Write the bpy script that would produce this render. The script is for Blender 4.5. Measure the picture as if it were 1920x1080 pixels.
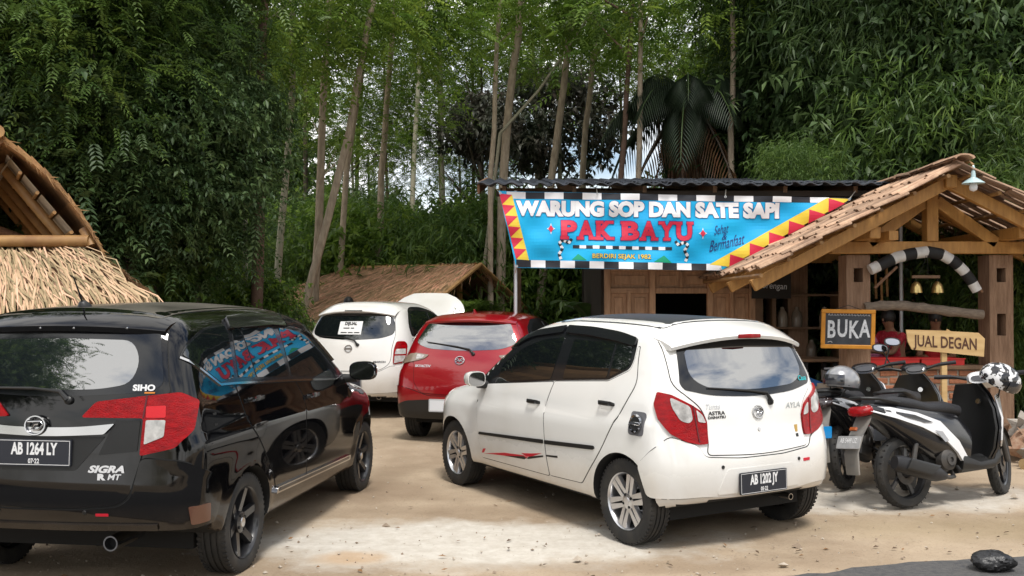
import bpy, bmesh, math, random
import numpy as np
from mathutils import Vector, Matrix, Euler
R = math.radians
rng = np.random.default_rng(7)
for o_ in list(bpy.data.objects): bpy.data.objects.remove(o_)
sc = bpy.context.scene
C = sc.collection

# ------------------------------------------------------------ camera
CAM_H = 1.62; F_PX = 1787.0; PITCH = 0.0159
cam = bpy.data.cameras.new('camera'); cam_o = bpy.data.objects.new('camera', cam); C.objects.link(cam_o)
cam.sensor_width = 36; cam.lens = F_PX / 1920 * 36; cam.clip_end = 1000; cam.clip_start = 0.05
cam_o.location = (0, 0, CAM_H); cam_o.rotation_euler = (R(90) + PITCH, 0, 0)
sc.camera = cam_o
sc.view_settings.view_transform = 'Standard'; sc.view_settings.look = 'None'
sc.view_settings.exposure = 0.45; sc.view_settings.gamma = 1.0

# ------------------------------------------------------------ world: bright broken cloud over a Nishita sky
SUN_EL, SUN_AZ = 64, 165       # azimuth clockwise from +Y: behind the camera, a little to its right
w = bpy.data.worlds.new('World'); sc.world = w; w.use_nodes = True
nt = w.node_tree; nt.nodes.clear()
def N(t, **k):
    n = nt.nodes.new(t)
    for a, b in k.items(): setattr(n, a, b)
    return n
sky = N('ShaderNodeTexSky', sky_type='NISHITA', sun_disc=False)
sky.sun_elevation = R(SUN_EL); sky.sun_rotation = R(SUN_AZ)
bg1 = N('ShaderNodeBackground'); bg1.inputs[1].default_value = 0.11
bg2 = N('ShaderNodeBackground'); bg2.inputs[0].default_value = (1, 0.985, 0.96, 1); bg2.inputs[1].default_value = 1.25
tc = N('ShaderNodeTexCoord'); mp = N('ShaderNodeMapping'); mp.inputs[3].default_value = (1.6, 1.6, 3.0)
nz = N('ShaderNodeTexNoise'); nz.inputs['Scale'].default_value = 1.5; nz.inputs['Detail'].default_value = 7; nz.inputs['Roughness'].default_value = 0.55
rp = N('ShaderNodeValToRGB'); rp.color_ramp.elements[0].position = 0.36; rp.color_ramp.elements[1].position = 0.55
mx = N('ShaderNodeMixShader'); out = N('ShaderNodeOutputWorld')
L = nt.links.new
L(tc.outputs['Generated'], mp.inputs[0]); L(mp.outputs[0], nz.inputs[0]); L(nz.outputs[0], rp.inputs[0]); L(rp.outputs[0], mx.inputs[0])
L(sky.outputs[0], bg1.inputs[0]); L(bg1.outputs[0], mx.inputs[1]); L(bg2.outputs[0], mx.inputs[2]); L(mx.outputs[0], out.inputs[0])
sun = bpy.data.lights.new('sun', 'SUN'); sun.energy = 2.4; sun.angle = R(13); sun.color = (1, 0.965, 0.91)
sun_o = bpy.data.objects.new('sun', sun); C.objects.link(sun_o)
_d = Vector((math.sin(R(SUN_AZ)) * math.cos(R(SUN_EL)), math.cos(R(SUN_AZ)) * math.cos(R(SUN_EL)), math.sin(R(SUN_EL))))
sun_o.rotation_euler = _d.to_track_quat('Z', 'Y').to_euler(); sun_o.location = (0, -5, 20)

# ------------------------------------------------------------ materials
MATS = {}
def mat(name, col=(.5, .5, .5), rough=.6, metal=0., coat=0., var=0., scale=8., col2=None, bump=0., bscale=40., spec=.5,
        stretch=(1, 1, 1), trans=0., emit=None, detail=5., coords='Object', contrast=(.3, .7), attr=None):
    """Principled material; var/col2 mix a second colour in by noise, bump adds fine relief."""
    if name in MATS: return MATS[name]
    m = bpy.data.materials.new(name); m.use_nodes = True; t = m.node_tree; b = t.nodes['Principled BSDF']
    b.inputs['Roughness'].default_value = rough; b.inputs['Metallic'].default_value = metal
    b.inputs['Coat Weight'].default_value = coat; b.inputs['Coat Roughness'].default_value = .03
    b.inputs['Specular IOR Level'].default_value = spec
    c4 = (*col, 1)
    b.inputs['Base Color'].default_value = c4
    if col2 is not None or bump or attr:
        tcn = t.nodes.new('ShaderNodeTexCoord'); mpn = t.nodes.new('ShaderNodeMapping'); mpn.inputs[3].default_value = stretch
        t.links.new(tcn.outputs[coords], mpn.inputs[0])
    base = None
    if col2 is not None:
        n = t.nodes.new('ShaderNodeTexNoise'); n.inputs['Scale'].default_value = scale; n.inputs['Detail'].default_value = detail
        t.links.new(mpn.outputs[0], n.inputs[0])
        r = t.nodes.new('ShaderNodeValToRGB'); r.color_ramp.elements[0].position = contrast[0]; r.color_ramp.elements[1].position = contrast[1]
        r.color_ramp.elements[0].color = c4; r.color_ramp.elements[1].color = (*col2, 1)
        t.links.new(n.outputs[0], r.inputs[0]); base = r.outputs[0]
    if attr:   # per-piece brightness stored in a mesh attribute
        a = t.nodes.new('ShaderNodeAttribute'); a.attribute_name = attr
        h = t.nodes.new('ShaderNodeHueSaturation')
        if base is not None: t.links.new(base, h.inputs['Color'])
        else: h.inputs['Color'].default_value = c4
        ma = t.nodes.new('ShaderNodeMath'); ma.operation = 'MULTIPLY_ADD'; ma.inputs[1].default_value = 1.1; ma.inputs[2].default_value = .45
        t.links.new(a.outputs['Fac'], ma.inputs[0]); t.links.new(ma.outputs[0], h.inputs['Value'])
        mh = t.nodes.new('ShaderNodeMath'); mh.operation = 'MULTIPLY_ADD'; mh.inputs[1].default_value = -.05; mh.inputs[2].default_value = .525; t.links.new(a.outputs['Fac'], mh.inputs[0]); t.links.new(mh.outputs[0], h.inputs['Hue']); base = h.outputs[0]
    elif var:  # per-object brightness
        oi = t.nodes.new('ShaderNodeObjectInfo'); h = t.nodes.new('ShaderNodeHueSaturation')
        if base is not None: t.links.new(base, h.inputs['Color'])
        else: h.inputs['Color'].default_value = c4
        ma = t.nodes.new('ShaderNodeMath'); ma.operation = 'MULTIPLY_ADD'; ma.inputs[1].default_value = 2 * var; ma.inputs[2].default_value = 1 - var
        t.links.new(oi.outputs['Random'], ma.inputs[0]); t.links.new(ma.outputs[0], h.inputs['Value']); base = h.outputs[0]
    if base is not None: t.links.new(base, b.inputs['Base Color'])
    if bump:
        n2 = t.nodes.new('ShaderNodeTexNoise'); n2.inputs['Scale'].default_value = bscale; n2.inputs['Detail'].default_value = 6
        t.links.new(mpn.outputs[0], n2.inputs[0])
        bp = t.nodes.new('ShaderNodeBump'); bp.inputs['Strength'].default_value = bump; bp.inputs['Distance'].default_value = .02
        t.links.new(n2.outputs[0], bp.inputs['Height']); t.links.new(bp.outputs[0], b.inputs['Normal'])
    if emit: b.inputs['Emission Color'].default_value = (*emit[0], 1); b.inputs['Emission Strength'].default_value = emit[1]
    if trans:  # leaves: let light through
        tr = t.nodes.new('ShaderNodeBsdfTranslucent'); ms = t.nodes.new('ShaderNodeMixShader'); ms.inputs[0].default_value = trans
        if base is not None: t.links.new(base, tr.inputs[0])
        else: tr.inputs[0].default_value = c4
        o = t.nodes['Material Output']; t.links.new(b.outputs[0], ms.inputs[1]); t.links.new(tr.outputs[0], ms.inputs[2]); t.links.new(ms.outputs[0], o.inputs[0])
    MATS[name] = m
    return m

# ------------------------------------------------------------ mesh collecting
class MB:
    def __init__(s): s.v = []; s.f = []; s.m = []; s.n = 0
    def add(s, verts, faces, mi=0):
        verts = [tuple(map(float, p)) for p in verts]
        k = s.n; s.v += verts; s.n += len(verts)
        s.f += [tuple(i + k for i in f) for f in faces]; s.m += [mi] * len(faces); return s
    def box(s, c, size, rot=None, mi=0, taper=1.0, bev=0):
        hx, hy, hz = [a / 2 for a in size]
        b = min(bev, hx * .9, hy * .9, hz * .9)
        if b > 0:
            pts = []
            for sx in (-1, 1):
                for sy in (-1, 1):
                    for sz in (-1, 1):
                        pts += [(sx * (hx - b), sy * (hy - b), sz * hz), (sx * (hx - b), sy * hy, sz * (hz - b)), (sx * hx, sy * (hy - b), sz * (hz - b))]
            bm = bmesh.new(); [bm.verts.new(p) for p in pts]; bmesh.ops.convex_hull(bm, input=bm.verts)
            bm.verts.index_update(); pts = [tuple(v.co) for v in bm.verts]; fs = [tuple(v.index for v in f.verts) for f in bm.faces]; bm.free()
        else:
            pts = [(sx * hx * (taper if sz > 0 else 1), sy * hy * (taper if sz > 0 else 1), sz * hz) for sz in (-1, 1) for sx, sy in ((-1, -1), (1, -1), (1, 1), (-1, 1))]
            fs = [(3, 2, 1, 0), (4, 5, 6, 7), (0, 1, 5, 4), (1, 2, 6, 5), (2, 3, 7, 6), (3, 0, 4, 7)]
        M = rot if isinstance(rot, Matrix) else (Euler(rot).to_matrix() if rot is not None else None)
        if M is not None: pts = [M @ Vector(p) for p in pts]
        return s.add([(p[0] + c[0], p[1] + c[1], p[2] + c[2]) for p in pts], fs, mi)
    def beam(s, a, b, wd, ht, mi=0, up=(0, 0, 1), bev=0):
        a = Vector(a); b = Vector(b); d = b - a; ln = d.length; x = d.normalized(); u = Vector(up)
        y = u.cross(x); y = y.normalized() if y.length > 1e-6 else Vector((0, 1, 0)); z = x.cross(y)
        M = Matrix((x, y, z)).transposed()
        return s.box((a + b) / 2, (ln, wd, ht), M, mi, bev=bev)
    def tube(s, pts, rad, n=10, mi=0, cap=True):
        pts = [Vector(p) for p in pts]; rad = list(rad) if hasattr(rad, '__len__') else [rad] * len(pts)
        vs = []; prev = None
        for i, p in enumerate(pts):
            d = (pts[min(i + 1, len(pts) - 1)] - pts[max(i - 1, 0)]).normalized()
            if prev is None:
                q = Vector((0, 0, 1)) if abs(d.z) < .9 else Vector((1, 0, 0)); u = d.cross(q).normalized()
            else: u = (prev - d * prev.dot(d)).normalized()
            prev = u; v = d.cross(u)
            for k in range(n):
                a = 2 * math.pi * k / n; vs.append(p + (u * math.cos(a) + v * math.sin(a)) * rad[i])
        fs = [(i * n + k, i * n + (k + 1) % n, (i + 1) * n + (k + 1) % n, (i + 1) * n + k) for i in range(len(pts) - 1) for k in range(n)]
        if cap: fs += [tuple(range(n))[::-1], tuple(range((len(pts) - 1) * n, len(pts) * n))]
        return s.add(vs, fs, mi)
    def lathe(s, prof, n=32, M=None, mi=0, close=False):
        """prof: (radius, axial) pairs, spun about local Z, then M."""
        M = M or Matrix.Identity(4); vs = []
        for r, h in prof:
            for k in range(n):
                a = 2 * math.pi * k / n; vs.append(M @ Vector((r * math.cos(a), r * math.sin(a), h)))
        m = len(prof); rr = range(m if close else m - 1)
        return s.add(vs, [(i * n + k, i * n + (k + 1) % n, ((i + 1) % m) * n + (k + 1) % n, ((i + 1) % m) * n + k) for i in rr for k in range(n)], mi)
    def loft(s, secs, n=16, mi=0, cap=True):
        """secs: (centre, u_vec, v_vec, exponent): superellipse rings joined in order."""
        vs = []
        for c, u, v, e in secs:
            c = Vector(c); u = Vector(u); v = Vector(v)
            for k in range(n):
                a = 2 * math.pi * k / n; ca, sa = math.cos(a), math.sin(a)
                vs.append(c + u * (math.copysign(abs(ca) ** (2 / e), ca)) + v * (math.copysign(abs(sa) ** (2 / e), sa)))
        fs = [(i * n + k, i * n + (k + 1) % n, (i + 1) * n + (k + 1) % n, (i + 1) * n + k) for i in range(len(secs) - 1) for k in range(n)]
        if cap: fs += [tuple(range(n))[::-1], tuple(range((len(secs) - 1) * n, len(secs) * n))]
        return s.add(vs, fs, mi)
    def ball(s, c, rad, nu=16, nv=10, mi=0, M=None):
        rx, ry, rz = rad if hasattr(rad, '__len__') else (rad,) * 3
        vs = []
        for j in range(nv + 1):
            t = math.pi * j / nv
            for i in range(nu):
                a = 2 * math.pi * i / nu; p = Vector((rx * math.sin(t) * math.cos(a), ry * math.sin(t) * math.sin(a), -rz * math.cos(t)))
                if M is not None: p = M @ p
                vs.append(p + Vector(c))
        return s.add(vs, [(j * nu + i, j * nu + (i + 1) % nu, (j + 1) * nu + (i + 1) % nu, (j + 1) * nu + i) for j in range(nv) for i in range(nu)], mi)
    def prism(s, poly, M, th, mi=0):
        """flat polygon in local XY extruded by th along local Z, placed by matrix M."""
        n = len(poly); vs = [M @ Vector((x, y, 0)) for x, y in poly] + [M @ Vector((x, y, th)) for x, y in poly]
        return s.add(vs, [tuple(range(n))[::-1], tuple(range(n, 2 * n))] + [(i, (i + 1) % n, n + (i + 1) % n, n + i) for i in range(n)], mi)
    def mesh(s, name, mats, smooth=None):
        me = bpy.data.meshes.new(name); me.from_pydata(s.v, [], s.f)
        for m in (mats if isinstance(mats, (list, tuple)) else [mats]): me.materials.append(m)
        if any(s.m): me.polygons.foreach_set('material_index', s.m)
        bm = bmesh.new(); bm.from_mesh(me); bmesh.ops.recalc_face_normals(bm, faces=bm.faces); bm.to_mesh(me); bm.free()
        if smooth is not None: shade(me, smooth)
        return me
    def build(s, name, mats, parent=None, smooth=None, **kw):
        return obj(name, s.mesh(name, mats, smooth), parent, **kw)
def shade(me, ang):
    me.shade_smooth()
    if ang < 179: me.set_sharp_from_angle(angle=R(ang))
def obj(name, me, parent=None, label=None, cat=None, group=None, kind=None, loc=None, rot=None):
    o = bpy.data.objects.new(name, me); C.objects.link(o)
    if parent is not None: o.parent = parent
    if loc is not None: o.location = loc
    if rot is not None: o.rotation_euler = rot
    return tag(o, label, cat, group, kind)
def tag(o, label=None, cat=None, group=None, kind=None):
    for k, v in (('label', label), ('category', cat), ('group', group), ('kind', kind)):
        if v: o[k] = v
    return o
def thing(name, label, cat, loc=(0, 0, 0), rz=0, group=None):
    o = bpy.data.objects.new(name, None); C.objects.link(o); o.location = loc; o.rotation_euler = (0, 0, rz); o.empty_display_size = .1
    return tag(o, label, cat, group)
def copy_tree(o, parent=None):
    c = o.copy(); C.objects.link(c); c.parent = parent
    for ch in list(o.children): copy_tree(ch, c)
    return c
def px(x, y, d):
    """photo pixel at depth d -> world point"""
    c, s = math.cos(PITCH), math.sin(PITCH); u = (x - 960) / F_PX; v = (540 - y) / F_PX
    k = d / (c - v * s)
    return Vector((u * k, d, CAM_H + (v * c + s) * k))
def ground_d(y): return CAM_H * F_PX / (y - 568.4)
def text_mesh(body, size=1., sx=1., bold=0., depth=.0, align='CENTER', shear=0., spacing=1., cuts=None):
    """lettering as (verts, faces) in local XY (metres), centred"""
    cu = bpy.data.curves.new('lettering', 'FONT'); cu.body = body; cu.size = size; cu.align_x = align; cu.align_y = 'CENTER'
    cu.offset = bold; cu.shear = shear; cu.space_character = spacing; cu.resolution_u = 3; cu.fill_mode = 'FRONT'
    o = bpy.data.objects.new('lettering', cu); C.objects.link(o)
    me = bpy.data.meshes.new_from_object(o.evaluated_get(bpy.context.evaluated_depsgraph_get()))
    bpy.data.objects.remove(o)
    if cuts:
        bm = bmesh.new(); bm.from_mesh(me)
        xs = [v.co.x for v in bm.verts]; ys = [v.co.y for v in bm.verts]
        for a0, a1, no in ((min(xs), max(xs), (1, 0, 0)), (min(ys), max(ys), (0, 1, 0))):
            for q in np.arange(a0 + cuts, a1, cuts):
                bmesh.ops.bisect_plane(bm, geom=bm.verts[:] + bm.edges[:] + bm.faces[:], plane_co=(q * no[0], q * no[1], 0), plane_no=no)
        bm.to_mesh(me); bm.free()
    V = [(v.co.x * sx, v.co.y, 0.) for v in me.vertices]; Fc = [tuple(p.vertices) for p in me.polygons]
    bpy.data.meshes.remove(me)
    return V, Fc
def pchip(xs, ys):
    xs = np.array(xs, float); ys = np.array(ys, float); h = np.diff(xs); d = np.diff(ys) / h; m = np.zeros_like(xs)
    for i in range(1, len(xs) - 1):
        if d[i - 1] * d[i] > 0:
            w1, w2 = 2 * h[i] + h[i - 1], h[i] + 2 * h[i - 1]; m[i] = (w1 + w2) / (w1 / d[i - 1] + w2 / d[i])
    m[0], m[-1] = d[0], d[-1]
    def f(x):
        x = np.clip(np.asarray(x, float), xs[0], xs[-1]); i = np.clip(np.searchsorted(xs, x) - 1, 0, len(h) - 1); t = (x - xs[i]) / h[i]
        return (ys[i] * (1 + 2 * t) * (1 - t) ** 2 + h[i] * m[i] * t * (1 - t) ** 2 + ys[i + 1] * t * t * (3 - 2 * t) + h[i] * m[i + 1] * t * t * (t - 1))
    return f

# ============================================================ cars: a smooth solid per car; panels are outlines projected onto it
def smax(a, b, k):
    h = np.maximum(k - np.abs(a - b), 0) / k
    return np.maximum(a, b) + h * h * k * .25
class CarShape:
    """x forward from the rear axle, y left, z up. top/rear/front/width profiles define the solid F<0."""
    def __init__(s, top, rear, front, width, plan, wb, arch_r, crown=.05, rcrown=.10, fcrown=.35, zb=.19, crease=None, flare=.012, wheel_z=.29, kt=.13, kr=.2):
        s.T = pchip(*zip(*top)); s.Rr = pchip(*zip(*rear)); s.Fr = pchip(*zip(*front)); s.W = pchip(*zip(*width)); s.P = pchip(*zip(*plan))
        s.ZB = pchip(*zip(*zb)) if not np.isscalar(zb) else (lambda x: zb + 0 * x); zb = .19
        s.wb, s.ar, s.cr, s.rc, s.fc, s.zb, s.crease, s.fl, s.wz, s.kt, s.kr = wb, arch_r, crown, rcrown, fcrown, zb, crease, flare, wheel_z, kt, kr
    def F(s, x, y, z):
        e = 1e-3; ay = np.abs(y)
        W = s.W(z) * s.P(x)
        for ax in (0, s.wb):
            r = np.sqrt((x - ax) ** 2 + (z - s.wz) ** 2); W = W + s.fl * np.exp(-((r - s.ar) / .07) ** 2)
        if s.crease is not None:
            for zc, sl, amp, wd in s.crease: W = W + amp * np.tanh((zc + sl * x - z) / wd)
        side = ay - W
        rear = (s.Rr(z) + s.rc * (ay / .75) ** 2.2 - x)
        fr = x - (s.Fr(z) - s.fc * (ay / .75) ** 2.4)
        T = s.T(x) - s.cr * (ay / .6) ** 2; sl = (s.T(x + e) - s.T(x - e)) / (2 * e)
        top = (z - T) / np.sqrt(1 + np.minimum(sl * sl, 9))
        a = smax(smax(side, rear, s.kr), fr, .25)
        a = smax(a, top, s.kt)
        return smax(a, s.ZB(x) - z, .05)
    def root(s, o, d, t0, t1, it=36):
        """o inside at t0, outside at t1 (arrays)."""
        lo = np.full(len(o), t0, float) if np.isscalar(t0) else t0.copy(); hi = np.full(len(o), t1, float) if np.isscalar(t1) else t1.copy()
        for _ in range(it):
            m = (lo + hi) / 2; p = o + d * m[:, None]; ins = s.F(p[:, 0], p[:, 1], p[:, 2]) < 0
            lo = np.where(ins, m, lo); hi = np.where(ins, hi, m)
        return o + d * ((lo + hi) / 2)[:, None]
    def normal(s, p):
        e = 2e-3; g = []
        for k in range(3):
            d = np.zeros(3); d[k] = e; a, b = p + d, p - d
            g.append(s.F(a[:, 0], a[:, 1], a[:, 2]) - s.F(b[:, 0], b[:, 1], b[:, 2]))
        g = np.array(g).T; return g / np.maximum(np.linalg.norm(g, axis=1), 1e-9)[:, None]
    AX = .75
    def project(s, uv, mode):
        uv = np.asarray(uv, float); n = len(uv); z0 = np.zeros(n)
        if mode in ('L', 'R'):
            sg = 1 if mode == 'L' else -1
            return s.root(np.c_[uv[:, 0], z0, uv[:, 1]], np.tile((0, sg, 0), (n, 1)), 0, 1.3)
        if mode == 'B': return s.root(np.c_[z0 + .45, uv], np.tile((-1, 0, 0), (n, 1)), 0, 1.6)
        if mode == 'T': return s.root(np.c_[uv, z0 + .5], np.tile((0, 0, 1), (n, 1)), 0, 1.6)
        if mode == 'F': return s.root(np.c_[z0 + s.wb - .2, uv], np.tile((1, 0, 0), (n, 1)), 0, 1.6)
        if mode == 'C':   # wrapped round the rear corner: u = angle about a vertical axis (0 = straight back, + = left)
            d = np.c_[-np.cos(uv[:, 0]), np.sin(uv[:, 0]), z0]
            return s.root(np.c_[z0 + s.AX, z0, uv[:, 1]], d, 0, 2.2)
    def ang(s, x, y): return math.atan2(y, s.AX - x)

def fillet(pts, r=.02, n=4):
    """round the corners of an outline; a point may carry its own radius as a third value"""
    out = []; m = len(pts)
    for i in range(m):
        p = np.array(pts[i][:2], float); a = np.array(pts[i - 1][:2], float); b = np.array(pts[(i + 1) % m][:2], float)
        rr = pts[i][2] if len(pts[i]) > 2 else r
        la, lb = np.linalg.norm(a - p), np.linalg.norm(b - p); q = min(rr, la * .48, lb * .48)
        if q < 1e-4: out.append(tuple(p)); continue
        A = p + (a - p) / la * q; B = p + (b - p) / lb * q
        for k in range(n + 1):
            t = k / n; out.append(tuple(A * (1 - t) ** 2 + 2 * p * t * (1 - t) + B * t * t))
    return out
def clip_cell(poly, x0, x1, y0, y1):
    for ax, lim, sg in ((0, x0, 1), (0, x1, -1), (1, y0, 1), (1, y1, -1)):
        if not poly: return poly
        res = []
        for i in range(len(poly)):
            a, b = poly[i - 1], poly[i]; da, db = (a[ax] - lim) * sg, (b[ax] - lim) * sg
            if (da >= 0) != (db >= 0):
                t = da / (da - db); q = [a[0] + (b[0] - a[0]) * t, a[1] + (b[1] - a[1]) * t]; q[ax] = lim; res.append(tuple(q))
            if db >= 0: res.append(b)
        poly = res
    return poly
def panel(shape, poly, mode, off=.004, res=.05, rim=.006, inset=0.):
    """outline (u,v) laid on the car surface, off metres proud, with an edge going rim below that; returns verts, faces"""
    if inset:
        P = np.array(poly); c = P.mean(0); 
        poly = [tuple(p) for p in P + (c - P) / np.linalg.norm(c - P, axis=1)[:, None] * inset]
    P = np.array(poly); lo, hi = P.min(0), P.max(0)
    idx = {}; uvs = []; faces = []
    def vid(p):
        k = (round(p[0], 6), round(p[1], 6))
        if k not in idx: idx[k] = len(uvs); uvs.append(k)
        return idx[k]
    nx = max(1, int(math.ceil((hi[0] - lo[0]) / res))); ny = max(1, int(math.ceil((hi[1] - lo[1]) / res)))
    gx = np.linspace(lo[0] - 1e-7, hi[0] + 1e-7, nx + 1); gy = np.linspace(lo[1] - 1e-7, hi[1] + 1e-7, ny + 1)
    for i in range(nx):
        col = clip_cell([tuple(p) for p in poly], gx[i], gx[i + 1], -9, 9)
        if len(col) < 3: continue
        for j in range(ny):
            c = clip_cell(col, -9, 9, gy[j], gy[j + 1])
            f = []
            for p in c:
                q = vid(p)
                if not f or (f[-1] != q and f[0] != q): f.append(q)
            if len(f) >= 3: faces.append(tuple(f))
    p3 = shape.project(uvs, mode); n3 = shape.normal(p3)
    V = p3 + n3 * off
    cnt = {}
    for f in faces:
        for a, b in zip(f, f[1:] + f[:1]): cnt[(a, b)] = cnt.get((a, b), 0) + 1
    be = [(a, b) for (a, b) in cnt if (b, a) not in cnt]
    low = {}; V = list(map(tuple, V))
    for a, b in be:
        for q in (a, b):
            if q not in low: low[q] = len(V); V.append(tuple(p3[q] + n3[q] * (off - rim)))
    faces += [(b, a, low[a], low[b]) for a, b in be]
    return V, faces
def strip(shape, line, mode, wd=.006, off=.0015, close=False):
    """thin ribbon along a line on the car surface (shut lines, mouldings)"""
    pts = [np.array(line[0], float)]
    for q in line[1:]:
        q = np.array(q, float); n = max(1, int(np.linalg.norm(q - pts[-1]) / .04)); a = pts[-1]
        pts += [a + (q - a) * k / n for k in range(1, n + 1)]
    P = np.array(pts); p3 = shape.project(P, mode); n3 = shape.normal(p3)
    t = np.gradient(p3, axis=0); t /= np.linalg.norm(t, axis=1)[:, None]; sd = np.cross(n3, t)
    A = p3 + n3 * off + sd * wd / 2; B = p3 + n3 * off - sd * wd / 2; D = p3 - n3 * .002 - sd * wd / 2; E_ = p3 - n3 * .002 + sd * wd / 2
    n = len(P); V = np.r_[A, B, D, E_]
    return V, [(i, i + 1, n + i + 1, n + i) for i in range(n - 1)] + [(n + i, n + i + 1, 2 * n + i + 1, 2 * n + i) for i in range(n - 1)] + [(3 * n + i, 3 * n + i + 1, i + 1, i) for i in range(n - 1)]
def shell_mesh(s, x0, x1, hw, z1, res=.04):
    """closed body surface: a gridded box pushed onto the solid"""
    bm = bmesh.new(); nx, ny, nz = int((x1 - x0) / res), int(2 * hw / res), int((z1 - s.zb) / res)
    idx = {}; V = []; Fc = []
    def vid(i, j, k):
        if (i, j, k) not in idx: idx[(i, j, k)] = len(V); V.append((x0 + (x1 - x0) * i / nx, -hw + 2 * hw * j / ny, s.zb + (z1 - s.zb) * k / nz))
        return idx[(i, j, k)]
    for i in range(nx):
        for j in range(ny):
            Fc.append((vid(i, j, nz), vid(i + 1, j, nz), vid(i + 1, j + 1, nz), vid(i, j + 1, nz))); Fc.append((vid(i, j + 1, 0), vid(i + 1, j + 1, 0), vid(i + 1, j, 0), vid(i, j, 0)))
    for i in range(nx):
        for k in range(nz):
            Fc.append((vid(i, 0, k), vid(i + 1, 0, k), vid(i + 1, 0, k + 1), vid(i, 0, k + 1))); Fc.append((vid(i, ny, k + 1), vid(i + 1, ny, k + 1), vid(i + 1, ny, k), vid(i, ny, k)))
    for j in range(ny):
        for k in range(nz):
            Fc.append((vid(0, j, k + 1), vid(0, j + 1, k + 1), vid(0, j + 1, k), vid(0, j, k))); Fc.append((vid(nx, j, k), vid(nx, j + 1, k), vid(nx, j + 1, k + 1), vid(nx, j, k + 1)))
    bm.free()
    V = np.array(V); lo = np.array((x0 + .55, -.3, .5)); hi = np.array((x1 - .75, .3, .72))
    c = np.clip(V, lo, hi); d = V - c; ln = np.linalg.norm(d, axis=1); d /= ln[:, None]
    return s.root(c, d, 0, 2.5), Fc
AYLA = CarShape(
    top=[(-.52, 1.43), (-.35, 1.475), (0, 1.513), (.5, 1.532), (.9, 1.535), (1.2, 1.51), (1.48, 1.45), (1.84, 1.235), (2.2, 1.015), (2.38, .965), (2.7, .90), (3.05, .80), (3.2, .70)],
    rear=[(.19, -.43), (.35, -.49), (.5, -.505), (.62, -.495), (.75, -.465), (.95, -.44), (1.1, -.40), (1.3, -.31), (1.42, -.25), (1.55, -.18)],
    front=[(.19, 3.12), (.4, 3.2), (.6, 3.2), (.75, 3.17), (.9, 3.1), (1.5, 3.0)],
    width=[(.19, .75), (.3, .785), (.5, .808), (.7, .812), (.85, .80), (.95, .78), (1.1, .735), (1.3, .665), (1.42, .61), (1.55, .55)],
    plan=[(-.52, .965), (0, .99), (.6, 1), (2.2, 1), (2.8, .98), (3.2, .93)],
    wb=2.455, arch_r=.325, wheel_z=.287, crease=[(.835, -.03, .008, .010)], rcrown=.085, kr=.17, zb=[(-.5, .335), (-.25, .27), (.3, .23), (2.2, .23), (2.7, .22), (3.2, .24)])
SIGRA = CarShape(
    top=[(-.75, 1.52), (-.5, 1.585), (0, 1.615), (.6, 1.625), (1.1, 1.61), (1.45, 1.55), (1.65, 1.44), (2.0, 1.22), (2.35, 1.03), (2.55, .99), (2.9, .93), (3.2, .82), (3.32, .74)],
    rear=[(.19, -.66), (.4, -.72), (.55, -.75), (.75, -.735), (.95, -.72), (1.1, -.70), (1.35, -.63), (1.5, -.57), (1.65, -.5)],
    front=[(.19, 3.22), (.4, 3.31), (.6, 3.32), (.75, 3.29), (.9, 3.2), (1.6, 3.1)],
    width=[(.19, .79), (.3, .83), (.5, .855), (.75, .858), (.9, .85), (1.0, .83), (1.2, .775), (1.4, .71), (1.52, .66), (1.65, .59)],
    plan=[(-.75, .965), (-.3, .99), (.3, 1), (2.4, 1), (2.9, .98), (3.32, .92)],
    wb=2.525, arch_r=.335, wheel_z=.296, crease=[(.88, .015, .008, .010)], rcrown=.065, kr=.15, zb=[(-.75, .385), (-.45, .37), (-.3, .29), (.3, .245), (2.4, .23), (3.3, .24)])
MAZDA = CarShape(
    top=[(-.63, 1.40), (-.4, 1.46), (0, 1.50), (.6, 1.52), (1.0, 1.51), (1.4, 1.44), (1.9, 1.2), (2.25, 1.02), (2.45, .98), (2.9, .9), (3.3, .78), (3.43, .68)],
    rear=[(.19, -.55), (.4, -.61), (.6, -.63), (.8, -.60), (.95, -.55), (1.05, -.50), (1.2, -.42), (1.4, -.28), (1.55, -.18)],
    front=[(.19, 3.3), (.4, 3.4), (.6, 3.42), (.75, 3.4), (.9, 3.3), (1.5, 3.2)],
    width=[(.19, .78), (.35, .83), (.6, .848), (.8, .84), (.95, .80), (1.05, .765), (1.25, .69), (1.42, .60), (1.55, .52)],
    plan=[(-.63, .965), (0, .995), (.5, 1), (2.4, 1), (3, .97), (3.43, .9)],
    wb=2.57, arch_r=.345, wheel_z=.30, crease=[(.84, .03, .01, .025)], kr=.15, rcrown=.075, zb=[(-.63, .30), (-.3, .25), (3.4, .22)])
MARCH = CarShape(
    top=[(-.55, 1.47), (-.35, 1.53), (0, 1.575), (.5, 1.59), (.9, 1.585), (1.25, 1.53), (1.7, 1.28), (2.1, 1.05), (2.3, 1.0), (2.7, .93), (3.05, .8), (3.2, .7)],
    rear=[(.19, -.45), (.35, -.52), (.55, -.55), (.75, -.53), (.95, -.49), (1.05, -.46), (1.25, -.37), (1.45, -.25), (1.6, -.15)],
    front=[(.19, 3.1), (.4, 3.2), (.6, 3.22), (.75, 3.2), (.9, 3.1), (1.6, 3.0)],
    width=[(.19, .77), (.35, .82), (.6, .833), (.8, .825), (1.0, .785), (1.15, .74), (1.35, .66), (1.47, .6), (1.6, .52)],
    plan=[(-.55, .94), (0, .99), (.5, 1), (2.3, 1), (2.8, .97), (3.2, .9)],
    wb=2.45, arch_r=.335, wheel_z=.295, kr=.25, rcrown=.12, zb=[(-.55, .30), (-.3, .25), (3.2, .22)])

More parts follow.
